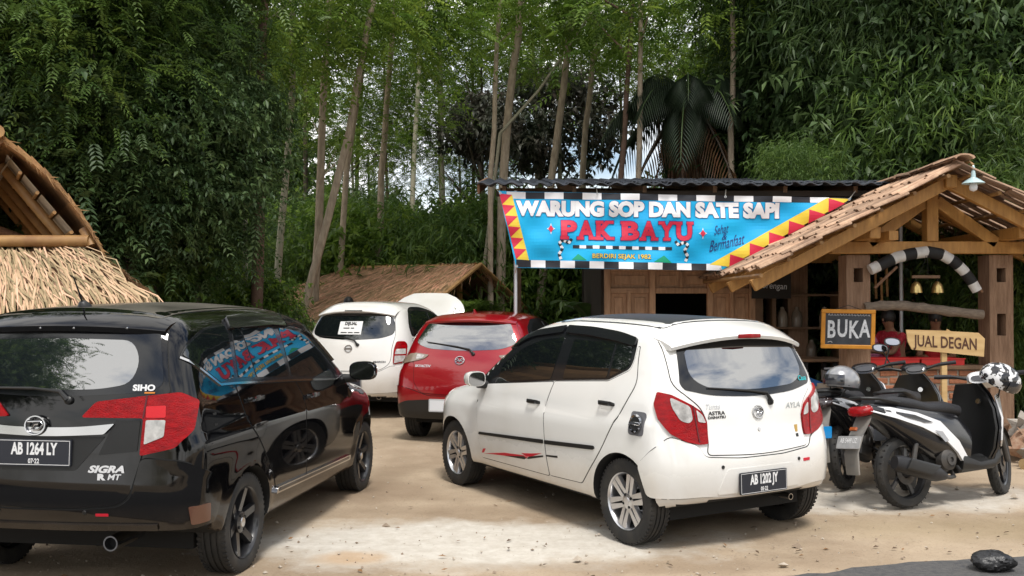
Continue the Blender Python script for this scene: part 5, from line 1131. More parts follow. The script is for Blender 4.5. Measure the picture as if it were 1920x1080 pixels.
# ============================================================ thatched huts
def thatch_slope(name, A, B, Cc, Dd, n_rows, n_per, ln, wd, m, parent, seed=0, droop=.12, base=True):
    """A,B = ridge ends, Cc,Dd = eave ends (Cc under A). Straw blades in overlapping rows over a closed under-sheet"""
    r = np.random.default_rng(seed); A, B, Cc, Dd = map(np.array, (A, B, Cc, Dd)); A = A.astype(float)
    V = []; Fc = []; rnd = []
    nrm = np.cross(B - A, Cc - A); nrm = nrm / np.linalg.norm(nrm); nrm = nrm * (1 if nrm[2] > 0 else -1)
    for k in range(n_rows):
        f = k / n_rows
        for i in range(n_per):
            u = r.random(); t = f + r.normal(0, .02); p = (A * (1 - u) + B * u) * (1 - t) + (Cc * (1 - u) + Dd * u) * t
            d = (Cc * (1 - u) + Dd * u) - (A * (1 - u) + B * u); d = d / np.linalg.norm(d); sd = np.cross(nrm, d)
            dd = d + sd * r.normal(0, .12) + nrm * r.normal(.03, .03); dd /= np.linalg.norm(dd); L_ = ln * (.7 + .6 * r.random()); w_ = wd * (.6 + .8 * r.random())
            p0 = p + nrm * (.012 + .03 * r.random()); p1 = p0 + dd * L_ * .6 + nrm * .01; p2 = p0 + dd * L_ - np.array((0, 0, droop * L_ * (.3 + r.random())))
            b = len(V); V += [p0 - sd * w_ / 2, p0 + sd * w_ / 2, p1 + sd * w_ / 2, p1 - sd * w_ / 2, p2]; Fc += [(b, b + 1, b + 2, b + 3), (b + 3, b + 2, b + 4)]; rnd += [r.random()] * 5
    me = bpy.data.meshes.new(name); me.from_pydata([tuple(v) for v in V], [], Fc); me.materials.append(m)
    a = me.attributes.new('rnd', 'FLOAT', 'POINT'); a.data.foreach_set('value', np.array(rnd, np.float32))
    o = obj(name, me, parent, kind='stuff')
    if base:
        q = MB(); th = nrm * -.03; q.add([A, B, Dd, Cc, A + th, B + th, Dd + th, Cc + th], [(0, 1, 2, 3), (7, 6, 5, 4), (0, 4, 5, 1), (1, 5, 6, 2), (2, 6, 7, 3), (3, 7, 4, 0)]); q.build('roof_sheet', mat('thatch_mat', (.20, .105, .05), .9, col2=(.12, .06, .03), scale=12, stretch=(3, 3, 1)), parent)
    return o
def mid_hut():
    t = thing('thatched_hut', 'low hut with brown thatched roof behind the red and white cars', 'hut', (-.7, 18.0, .06)); O = np.array((-.7, 18.0, .06))
    u = np.array((-.87, .5, 0)); v = np.array((.5, .87, 0)); zr = 2.32; A = np.array((-.70, 18.0, zr)) - O; B = A + u * 3.0
    ev = 2.45; z1 = 1.16
    f = lambda P, s_: P + v * s_ * ev + np.array((0, 0, z1 - zr))
    ext = lambda P, k: P + u * k
    # front slope flares out at its far end as the hip of the roof does
    thatch_slope('thatch', A, B, f(A, -1), f(ext(B, 1.9), -1), 18, 520, .42, .022, M_THATCH, t, 1)
    thatch_slope('thatch', A, B, f(A, 1), f(ext(B, 1.9), 1), 6, 150, .42, .03, M_THATCH, t, 2)
    thatch_slope('thatch', B - u * .02, B + u * .02, f(ext(B, 1.9), 1), f(ext(B, 1.9), -1), 10, 150, .42, .025, M_THATCH, t, 3)
    MB().tube([A + np.array((0, 0, -.02)) - u * .1, B], .06, 8).build('ridge_pole', M_BAMB, t)
    for P in (A + u * .35, B):
        MB().tube([P + np.array((0, 0, -.05)), P + np.array((0, 0, -zr))], .06, 8).build('post', M_TIMBER, t)
        for s_ in (-.8, .8): q = P + v * s_ * ev; MB().tube([q + np.array((0, 0, (z1 - zr) * .8)), q + np.array((0, 0, -zr))], .05, 8).build('post', M_OLD, t)
    for k in range(5):
        P = A + u * (.06 + k * .72)
        for s_ in (-1, 1): MB().tube([P + np.array((0, 0, -.06)), f(P, s_) + np.array((0, 0, -.05))], .03, 6).build('rafter', M_BAMB, t)
    for s_ in (-1, 1):
        MB().tube([A - u * .12 + np.array((0, 0, .03)), f(A - u * .12, s_) + np.array((0, 0, .03))], .04, 7).build('verge_pole', M_BAMB, t, 50)
        E0 = A - u * .10; thatch_slope('verge_fringe', E0, A + u * .1, f(E0, s_), f(A + u * .1, s_), 12, 26, .34, .02, M_THATCH, t, 40 + s_, .5, False)
    for k in range(5):
        for s_ in (-1, 1):
            g_ = (k + .6) / 5; MB().tube([A + v * s_ * ev * g_ + np.array((0, 0, (z1 - zr) * g_ - .05)), B + v * s_ * ev * g_ + np.array((0, 0, (z1 - zr) * g_ - .05))], .018, 5).build('batten', M_OLD, t)
mid_hut()
def left_hut():
    """open bamboo gazebo: gable on top, straw skirt roof below it"""
    D = 9.0; t = thing('bamboo_hut', 'bamboo hut with palm thatch gable and pale straw skirt roof', 'hut', (-5.0, 9.6, 0)); O = np.array((-5.0, 9.6, 0))
    def P(x, y, d=D): return np.array(px(x, y, d)) - O
    ridge_f = P(6, 262, 8.55); ridge_b = ridge_f + np.array((-1.75, 3.0, 0))
    er_f = P(200, 487, 8.7); er_b = er_f + np.array((-.25, 3.0, 0)); mid_f = P(120, 372, 8.6); mid_b = mid_f + np.array((-.3, 3.0, 0))
    mir = lambda p: np.array((2 * ridge_f[0] - p[0], p[1], p[2]))
    pm = mat('palm_panel', (.34, .19, .08), .8, col2=(.22, .11, .045), scale=7, var=.3, bump=.3, bscale=30); wm = mat('woven_lining', (.52, .47, .40), .8, col2=(.42, .37, .3), scale=18)
    # overlapping thatch leaves along the sagging slope: each panel a piece, front edge frayed
    for side in (0, 1):
        for k in range(9):
            def S(f): a = ridge_f * (1 - f) ** 2 + 2 * f * (1 - f) * (mid_f + np.array((.05, 0, .16))) + f * f * er_f; return a if not side else mir(a)
            f0, f1 = k / 9, (k + 1.35) / 9; a, b_ = S(f0), S(min(f1, 1.04)); dp = np.array((-1.75, 3.0, 0)); up = np.array((0, 0, .02)); dn = np.array((0, 0, -.022))
            MB().add([a + up * 2, b_ + up, b_ + up + dp, a + up * 2 + dp, a + dn, b_ + dn, b_ + dn + dp, a + dn + dp], [(0, 1, 2, 3), (7, 6, 5, 4), (0, 4, 5, 1), (1, 5, 6, 2), (2, 6, 7, 3), (3, 7, 4, 0)]).build('thatch_leaf', pm, t)
        # woven lining under the rafters and battens across it
        for k in range(6):
            def S2(f): a = ridge_f * (1 - f) + er_f * f + np.array((-.04, .12, -.10)); return a if not side else mir(a)
            a, b_ = S2(k / 6 + .012), S2((k + 1) / 6 - .012); dp = np.array((-1.5, 2.6, 0)); MB().add([a, b_, b_ + dp, a + dp], [(0, 1, 2, 3)]).build('lining', wm, t)
            q = S2((k + 1) / 6) + np.array((0, -.05, -.005)); MB().tube([q, q + np.array((-1.56, 2.7, 0))], .018, 6).build('batten', M_BAMB, t)
        for j in range(4):
            sh = np.array((-.58, 1., 0)) * (.50 + j * .7); a, b_ = ridge_f + np.array((0, 0, -.16)), er_f + np.array((-.05, 0, -.13))
            if side: a, b_ = mir(a), mir(b_)
            a = a + sh; b_ = b_ + sh
            MB().tube([a, b_], .045, 10).build('rafter', M_BAMB, t, 50)
    r = np.random.default_rng(17); fr = MB()
    for k in range(36):      # frayed front edge
        f = r.random(); a = ridge_f * (1 - f) ** 2 + 2 * f * (1 - f) * (mid_f + np.array((.05, 0, .16))) + f * f * er_f; L_ = .06 + .16 * r.random() ** 2
        d = np.array((.35 * r.random() + .1, -.25 + .3 * r.random(), -.6 * r.random())); d = d / np.linalg.norm(d) * L_; s_ = np.array((.004, 0, .008)); fr.add([a - s_, a + s_, a + d], [(0, 1, 2)])
    fr.build('frayed_edge', M_BAMB, t, kind='stuff')
    MB().tube([ridge_f + np.array((0, -.1, .06)), ridge_b + np.array((0, 0, .06))], .06, 10).build('ridge_pole', M_BAMB, t, 50)
    a = P(-60, 452, 8.7); b_ = P(168, 452, 8.7); MB().tube([a, b_], .055, 10).build('gable_beam', M_BAMB, t, 50)
    MB().tube([P(158, 430, 8.75), P(172, 462, 8.72)], .05, 10).build('beam_end', M_BAMB, t, 50); MB().tube([P(-80, 400, 9.4), P(60, 455, 9.4)], .04, 8).build('brace', M_OLD, t, 50)
    # skirt roof facing the yard
    tl, tr = P(-150, 468, 8.75), P(160, 466, 8.75); bl, br = P(-190, 575, 7.95), P(262, 545, 7.95)
    thatch_slope('straw', tl, tr, bl, br, 8, 95, .60, .013, M_STRAW, t, 6, .32)
    e0, e1 = bl * .88 + tl * .12, br * .88 + tr * .12; thatch_slope('eave_fringe', e0, e1, e0 + (bl - tl) * .1, e1 + (br - tr) * .1, 2, 110, .66, .013, M_STRAW, t, 16, .45, False)
    back_r = tr + np.array((-1.3, 2.2, 0)); bbr = br + np.array((-1.5, 3.0, 0)); thatch_slope('straw', tr, back_r, br, bbr, 8, 90, .6, .013, M_STRAW, t, 7, .30)
    for q in (P(228, 560, 8.2), P(-120, 560, 8.2), P(228, 560, 8.2) + np.array((-1.4, 2.6, 0))): MB().tube([q + np.array((0, 0, -.02)), np.array((q[0], q[1], 0))], .05, 8).build('post', M_BAMB, t)
    fl = P(0, 800, 9.4); MB().box((-.3, .4, .22), (3.0, 2.4, .44), bev=.02).build('platform', M_OLD, t)
left_hut()

# ============================================================ scooters
M_SBLK = mat('scooter_black', (.010, .010, .012), .25, coat=.6); M_SWHT = mat('scooter_white', (.72, .72, .73), .3, coat=.5)
M_SEAT = mat('seat_vinyl', (.014, .014, .017), .55, bump=.2, bscale=90); M_ENG = mat('engine_grey', (.06, .06, .062), .5, metal=.5, col2=(.10, .09, .08), scale=12); M_MUF = mat('muffler', (.02, .02, .022), .45, metal=.3); M_GREY = mat('grey_plastic', (.17, .165, .16), .6, col2=(.25, .23, .2), scale=9)
M_BLUE = mat('scooter_blue', (.0, .22, .55), .25, coat=.6); M_VISOR = mat('visor', (.03, .03, .035), .08, coat=1.)
def scooter(label, pos, heading, lean, accent, steer=.35, plate=None, tailmat=None, panelmat=None, yellow=False, cowl=None, mirrors=(1, -1)):
    t = thing('parked_scooter', label, 'scooter', (pos[0], pos[1], 0), R(heading), 'scooters parked by the stall'); t.rotation_euler = (R(-lean), 0, R(heading)); t.rotation_mode = 'XYZ'
    # built with x forward from the rear axle, leaning to its left
    def wheel(par, c, r, w_, name='wheel', steer_a=0.):
        wo = bpy.data.objects.new(name, None); C.objects.link(wo); wo.parent = par; wo.location = c; wo.rotation_euler = (R(90), 0, steer_a); wo.empty_display_size = .1
        prof = [(r - .075, -w_ * .42), (r - .05, -w_ * .5), (r - .02, -w_ * .46), (r - .004, -w_ * .25), (r, -w_ * .07), (r - .005, -w_ * .06), (r - .005, w_ * .06), (r, w_ * .07), (r - .004, w_ * .25), (r - .02, w_ * .46), (r - .05, w_ * .5), (r - .075, w_ * .42)]
        tb = MB().lathe(prof, 48, close=True)
        for k in range(32):
            for sg in (-1, 1): a = 2 * math.pi * (k + .5 * (sg > 0)) / 32; tb.box(((r - .008) * math.cos(a), (r - .008) * math.sin(a), sg * w_ * .27), (.010, .008, w_ * .3), (sg * .5, 0, a))
        tb.build('tyre', M_RUB, wo, 40)
        rb = MB().lathe([(r - .072, -w_ * .36), (r - .088, -w_ * .25), (r - .088, w_ * .25), (r - .072, w_ * .36)], 40)
        for k in range(5):
            a = 2 * math.pi * k / 5; Mx = Matrix.Rotation(a, 3, 'Z'); rb.beam(Mx @ Vector((.02, 0, 0)), Mx @ Vector((r - .08, .02, 0)), .030, .022)
        rb.lathe([(0, -.045), (.04, -.045), (.045, 0), (.04, .045), (0, .045)], 20); rb.lathe([(.05, .028), (.10, .03), (.10, .034), (.05, .034)], 28, mi=1, close=True); rb.build('rim', [M_BRIM, M_ENG], wo, 40)
        return wo
    RW, FW = .285, .285; XF = 1.24
    wheel(t, (0, 0, RW), RW, .10)
    # tail and side body: lofted from the tail lamp forward to under the seat
    secs = [((-.42, 0, .80), .05, .025, 2.4), ((-.34, 0, .785), .10, .055, 2.6), ((-.18, 0, .74), .135, .10, 2.8), ((.05, 0, .66), .15, .16, 2.8), ((.28, 0, .58), .158, .20, 2.8), ((.48, 0, .52), .155, .22, 2.8), ((.64, 0, .44), .135, .18, 2.6)]
    MB().loft([(c, (0, w_, 0), (.25 * h, 0, h), e) for c, w_, h, e in secs], 22).build('tail_body', M_SBLK, t, 45)
    for sg in (-1, 1):          # coloured side fairing, proud of the body
        o_ = []; 
        top = [(-.40, .818, .062), (-.20, .80, .120), (.05, .745, .148), (.28, .665, .160), (.47, .50, .158), (.60, .33, .13)]; bot = [(-.38, .775, .098), (-.16, .71, .142), (.08, .63, .160), (.30, .53, .166), (.44, .41, .160), (.56, .27, .135)]
        V = [(x, sg * (y + .008), z) for x, z, y in top] + [(x, sg * (y + .008), z) for x, z, y in bot] + [(x, sg * (y - .02), z) for x, z, y in top] + [(x, sg * (y - .02), z) for x, z, y in bot]; n = 6
        MB().add(V, [(i, i + 1, n + i + 1, n + i) for i in range(n - 1)] + [(i + 1, i, 2 * n + i, 2 * n + i + 1) for i in range(n - 1)] + [(n + i, n + i + 1, 3 * n + i + 1, 3 * n + i) for i in range(n - 1)]).build('side_fairing', panelmat or M_SWHT, t, 50)
        # dark flash and accent sticker on it
        V = [(x, sg * (y + .0115), z) for x, z, y in ((-.30, .793, .105), (.02, .728, .150), (.20, .66, .160), (.10, .665, .160), (-.08, .72, .143))]; MB().add(V, [(0, 1, 2, 3, 4)]).build('decal', M_SBLK, t)
        V = [(x, sg * (y + .0125), z) for x, z, y in ((.20, .60, .166), (.28, .585, .168), (.34, .51, .168), (.30, .50, .167), (.25, .55, .167))]; MB().add(V, [(0, 1, 2, 3, 4)]).build('decal', accent, t)
    MB().loft([((-.30, 0, .845), (0, .075, 0), (.01, 0, .022), 2.6), ((-.15, 0, .85), (0, .12, 0), (0, 0, .045), 3), ((.05, 0, .815), (0, .135, 0), (0, 0, .05), 3), ((.22, 0, .775), (0, .13, 0), (0, 0, .05), 3), ((.45, 0, .765), (0, .125, 0), (0, 0, .055), 3), ((.62, 0, .735), (0, .09, 0), (.01, 0, .05), 2.6)], 20).build('seat', M_SEAT, t, 50)
    MB().tube([(-.10, .13, .83), (-.30, .12, .87), (-.42, .06, .88), (-.42, -.06, .88), (-.30, -.12, .87), (-.10, -.13, .83)], .014, 8).build('grab_rail', M_TRIM, t, 50)
    tl = MB().loft([((-.455, 0, .765), (0, .055, 0), (0, 0, .02), 2.4), ((-.43, 0, .775), (0, .095, 0), (0, 0, .04), 2.6), ((-.36, 0, .785), (0, .108, 0), (0, 0, .045), 2.6)], 18).build('tail_light', tailmat or M_LRED, t, 50)
    # rear mudguard and plate
    MB().loft([((-.36, 0, .72), (0, .08, 0), (.015, 0, .05), 3), ((-.45, 0, .60), (0, .075, 0), (.02, 0, .01), 3), ((-.52, 0, .46), (0, .075, 0), (.015, 0, .008), 3), ((-.52, 0, .30), (0, .07, 0), (.012, 0, .004), 3)], 14).build('mudguard', M_GREY, t, 40)
    MB().box((-.475, 0, .645), (.02, .07, .03), (0, .6, 0), bev=.004).build('reflector', mat('amber_reflector', (.35, .08, .02), .25), t)
    Mx = Matrix.Translation((-.535, 0, .545)) @ rot_align(Vector((-.93, 0, .36))).to_4x4()
    pl = MB().prism(fillet([(-.12, -.05), (.12, -.05), (.12, .05), (-.12, .05)], .01), Mx, .006).build('licence_plate', plate[1] if plate else M_PLATE, t)
    if plate:
        b = MB(); V, Fc = text_mesh(plate[0], .055, .62, .0015); b.add([Mx @ Vector((p[0], p[1] + .012, .0075)) for p in V], Fc); b.build('plate_lettering', plate[2], pl)
    # engine, swing arm, exhaust on the right
    MB().loft([((-.06, .07, .29), (0, .05, 0), (0, 0, .07), 3), ((.15, .06, .30), (0, .06, 0), (0, 0, .075), 3), ((.38, .02, .33), (0, .09, 0), (0, 0, .09), 3), ((.55, 0, .33), (0, .09, 0), (0, 0, .07), 3)], 14).build('engine_case', M_ENG, t, 40)
    MB().lathe([(0, .07), (.05, .07), (.085, .05), (.09, .0), (0, 0)], 24, Matrix.Translation((.36, -.09, .36)) @ Matrix.Rotation(R(90), 4, 'X')).lathe([(.02, .08), (.045, .08), (.05, .065)], 16, Matrix.Translation((.36, -.09, .36)) @ Matrix.Rotation(R(90), 4, 'X')).build('fan_cover', M_ENG, t, 40)
    MB().tube([(.46, -.06, .26), (.42, -.12, .22), (.34, -.145, .22), (.25, -.15, .24)], .017, 8).build('exhaust_bend', M_ENG, t, 50)
    MB().loft([((.28, -.155, .235), (0, .028, 0), (.01, 0, .03), 2.4), ((.18, -.16, .26), (0, .048, 0), (.02, 0, .058), 2.6), ((-.02, -.165, .315), (0, .052, 0), (.02, 0, .066), 2.6), ((-.22, -.17, .37), (0, .050, 0), (.02, 0, .062), 2.6), ((-.26, -.17, .38), (0, .038, 0), (.012, 0, .048), 2.4)], 18).build('muffler', M_MUF, t, 50)
    MB().loft([((.12, -.218, .29), (.0, .006, 0), (.06, 0, .035), 3), ((-.16, -.226, .365), (.0, .006, 0), (.03, 0, .04), 3)], 12).build('heat_shield', M_TRIM, t, 40)
    for sg in (-1, 1): MB().tube([(.02, sg * .085, .33), (.10, sg * .10, .60)], [.022, .018], 10).build('shock_absorber', M_ENG, t, 50)
    # floorboard, leg shield, front apron
    MB().loft([((.50, 0, .33), (0, .16, 0), (.01, 0, .10), 3), ((.70, 0, .29), (0, .165, 0), (.0, 0, .05), 3), ((.86, 0, .30), (0, .165, 0), (.0, 0, .055), 3), ((.95, 0, .36), (0, .15, 0), (-.01, 0, .09), 3)], 16).build('floorboard', M_TRIM, t, 40)
    def shield(x_off, k, m, name, zs=((.30, .13, .88), (.42, .20, .90), (.58, .225, .925), (.74, .21, .93), (.86, .165, .92), (.95, .11, .90)), th=.018):
        b = MB(); V = []; n = 9
        for z, w_, x in zs:
            for j in range(n): s_ = j / (n - 1) * 2 - 1; V.append((x + x_off - .07 * s_ * s_, s_ * w_ * k, z))
        mrow = len(zs); Fc = [(i * n + j, i * n + j + 1, (i + 1) * n + j + 1, (i + 1) * n + j) for i in range(mrow - 1) for j in range(n - 1)]
        q = len(V); V2 = V + [(x - th, y * .97, z) for x, y, z in V]; edge = [(i * n, (i + 1) * n) for i in range(mrow - 1)] + [((i + 1) * n + n - 1, i * n + n - 1) for i in range(mrow - 1)] + [(j + 1, j) for j in range(n - 1)] + [((mrow - 1) * n + j, (mrow - 1) * n + j + 1) for j in range(n - 1)]
        b.add(V2, Fc + [tuple(i + q for i in f[::-1]) for f in Fc] + [(a, b_, b_ + q, a + q) for a, b_ in edge]); return b.build(name, m, t, 50)
    shield(0, 1, M_TRIM, 'leg_shield'); shield(.035, 1.04, M_SBLK, 'front_apron')
    for sg in (-1, 1):
        V = [(.895, sg * .21, .48), (1.02, sg * .10, .42), (1.04, sg * .08, .62), (1.02, sg * .13, .86), (.905, sg * .185, .84), (.895, sg * .238, .66)]; V2 = [(x + .012, y * 1.03, z) for x, y, z in V]; n = 6
        MB().add(V2 + V, [tuple(range(n)), tuple(range(2 * n - 1, n - 1, -1))] + [(i, n + i, n + (i + 1) % n, (i + 1) % n) for i in range(n)]).build('apron_panel', panelmat or M_SWHT, t, 30)
    MB().lathe([(0, .012), (.022, .012), (.026, 0)], 16, Matrix.Translation((.868, -.06, .80)) @ rot_align(Vector((-1, 0, .2))).to_4x4()).build('ignition', M_CHROME, t)
    # steering group turned to the left
    sa = steer; piv = Vector((1.02, 0, .70)); RS = Matrix.Translation(piv) @ Matrix.Rotation(sa, 4, 'Z') @ Matrix.Translation(-piv)
    st = bpy.data.objects.new('steering', None); C.objects.link(st); st.parent = t; st.matrix_local = RS; st.empty_display_size = .1
    fw = wheel(st, (XF, 0, FW), FW, .085, 'front_wheel')
    for sg in (-1, 1): MB().tube([(1.06, sg * .05, .70), (1.13, sg * .068, .52), (XF, sg * .072, FW)], [.018, .02, .024], 10).build('fork_leg', M_ENG, st, 50)
    b = MB(); V = []; n = 7
    for i, a in enumerate(np.linspace(R(20), R(165), 11)):
        for j in range(n): s_ = j / (n - 1) * 2 - 1; rr = FW + .03 - .03 * s_ * s_; V.append((XF + rr * math.cos(a), s_ * .062, FW + rr * math.sin(a)))
    b.add(V, [(i * n + j, i * n + j + 1, (i + 1) * n + j + 1, (i + 1) * n + j) for i in range(10) for j in range(n - 1)]); b.build('front_mudguard', M_SBLK, st, 60)
    bar = [(.96, -.34, 1.02), (.985, -.22, 1.015), (1.0, -.10, .985), (1.0, .10, .985), (.985, .22, 1.015), (.96, .34, 1.02)]
    MB().tube(bar, .014, 8).build('handlebar', M_TRIM, st, 50)
    for sg in (-1, 1):
        g_ = MB().tube([(.955, sg * .37, 1.022), (.982, sg * .235, 1.016)], [.019, .018], 12).build('grip', M_SEAT, st, 50)
        MB().tube([(1.0, sg * .20, 1.0), (1.03, sg * .27, 1.005), (1.01, sg * .36, 1.005)], [.009, .007, .006], 6).build('brake_lever', M_ENG, st, 50)
        if sg not in mirrors: continue
        stem = MB().tube([(1.0, sg * .19, 1.02), (1.02, sg * .23, 1.12), (1.0, sg * .26, 1.20)], .007, 6).build('mirror_stem', M_TRIM, st, 50)
        h_ = MB().loft([((.985, sg * .28, 1.225), (0, .07, .01), (.01, 0, .038), 2.4), ((1.01, sg * .28, 1.225), (0, .075, .01), (.01, 0, .042), 2.4), ((1.03, sg * .28, 1.225), (0, .05, .01), (.01, 0, .026), 2.2)], 16).build('mirror_head', M_TRIM, st, 50)
        MB().loft([((.983, sg * .28, 1.225), (0, .062, .01), (.01, 0, .032), 2.4), ((.981, sg * .28, 1.225), (0, .06, .01), (.01, 0, .03), 2.4)], 16).build('mirror_glass', M_CHROME, h_)
    MB().loft([((.93, 0, .985), (0, .085, 0), (.015, 0, .035), 2.6), ((.99, 0, .995), (0, .12, 0), (.02, 0, .055), 2.8), ((1.06, 0, .985), (0, .125, 0), (.02, 0, .065), 2.8), ((1.12, 0, .955), (0, .09, 0), (.03, 0, .05), 2.6), ((1.15, 0, .93), (0, .05, 0), (.02, 0, .025), 2.4)], 20).build('handlebar_cowl', cowl or M_SBLK, st, 50)
    MB().loft([((.925, 0, .995), (0, .07, 0), (.012, 0, .022), 2.6), ((.935, 0, .995), (0, .07, 0), (.012, 0, .022), 2.6)], 16).build('instrument_panel', M_VISOR, st)
    MB().tube([(.40, .13, .28), (.33, .24, .02)], .012, 8).build('side_stand', M_ENG, t)
    MB().tube([(.42, -.16, .30), (.38, -.22, .27)], .014, 8).build('foot_peg', M_TRIM, t)
    if yellow: MB().loft([((.60, .0, .52), (0, .10, 0), (0, 0, .12), 2.2), ((.80, .0, .58), (0, .11, 0), (0, 0, .13), 2.2), ((.9, 0, .56), (0, .06, 0), (0, 0, .08), 2.2)], 14).build('carried_bag', mat('yellow_bag', (.55, .34, .04), .6), t, 60)
    return t
PLW = mat('plate_worn', (.30, .30, .30), .5, col2=(.42, .42, .42), scale=20)
scooter('black and white scooter with a patterned helmet on its mirror and worn grey plate', (3.12, 7.56), 25, 7, mat('decal_grey', (.35, .36, .38), .4), .45, ('AB 5449 UZ', PLW, M_PTXT), cowl=M_SWHT, mirrors=())
scooter('black scooter with red accents, white side flash and grey helmet on its tail', (2.91, 8.34), 54, 7, M_STKR, .3, ('AB 2', M_BLUE, M_PTXT), mat('lamp_smoke_dark', (.03, .02, .02), .15, coat=1.), None, mirrors=(-1,))
scooter('black scooter with blue trim squeezed between two other scooters', (3.44, 8.28), 58, 7, M_BLUE, .3, None, None, M_SBLK, True, mirrors=(1,))
def helmet(label, loc, rot, m, visor_m, deco=None):
    t = thing('helmet', label, 'helmet', loc); t.rotation_euler = rot
    V = []; nu, nv = 24, 12
    b = MB()
    for j in range(nv + 1):
        th = math.pi * .62 * j / nv
        for i in range(nu):
            a = 2 * math.pi * i / nu; V.append((.155 * math.sin(th) * math.cos(a) * (1.08 if math.cos(a) < 0 else 1), .128 * math.sin(th) * math.sin(a), .135 * math.cos(th)))
    Fc = [(j * nu + i, (j + 1) * nu + i, (j + 1) * nu + (i + 1) % nu, j * nu + (i + 1) % nu) for j in range(nv) for i in range(nu)]
    b.add(V, Fc); b.add([(x * .9, y * .9, z * .9 - .004) for x, y, z in V], [f[::-1] for f in Fc], 1); k = len(V); b.add([V[nv * nu + i] for i in range(nu)] + [tuple(np.array(V[nv * nu + i]) * .9 - (0, 0, .004)) for i in range(nu)], [(i, nu + i, nu + (i + 1) % nu, (i + 1) % nu) for i in range(nu)], 1)
    b.build('shell', [m, M_TRIM], t, 60)
    b = MB(); V = []
    for j in range(5):
        for i in range(11): a = R(-65 + 13 * i); th = 1.22 + j * .15; V.append((.164 * math.sin(th) * math.cos(a), .136 * math.sin(th) * math.sin(a), .143 * math.cos(th)))
    b.add(V, [(j * 11 + i, j * 11 + i + 1, (j + 1) * 11 + i + 1, (j + 1) * 11 + i) for j in range(4) for i in range(10)]); b.build('visor', visor_m, t, 60)
    if deco:
        r = np.random.default_rng(3)
        for k in range(16):
            th = .25 + 1.2 * r.random(); a = 2 * math.pi * r.random(); b = MB(); P = []
            for da, dt in ((-.16, -.10), (.10, -.14), (.2, .10), (-.05, .16)):
                A_, T_ = a + da, th + dt; q = 1.022; P.append((.155 * q * math.sin(T_) * math.cos(A_) * (1.08 if math.cos(A_) < 0 else 1), .128 * q * math.sin(T_) * math.sin(A_), .135 * q * math.cos(T_)))
            b.add(P, [(0, 1, 2, 3)]); b.build('decal', deco, t)
    MB().tube([(.02, .12, -.03), (.05, .06, -.13), (.05, -.06, -.13), (.02, -.12, -.03)], .006, 5).build('chin_strap', M_TRIM, t)
    return t
helmet('plain grey silver helmet resting on the tail of a black scooter', px(1578, 715, 8.12), (R(4), R(-6), R(200)), mat('helmet_grey', (.28, .28, .29), .25, metal=.4, coat=.6), M_VISOR)
helmet('white and black patterned helmet hung on a scooter mirror', px(1876, 712, 7.86), (R(8), R(28), R(-25)), mat('helmet_pattern', (.70, .70, .71), .2, coat=.7, col2=(.012, .012, .014), scale=20, contrast=(.47, .50), detail=3.), M_VISOR)

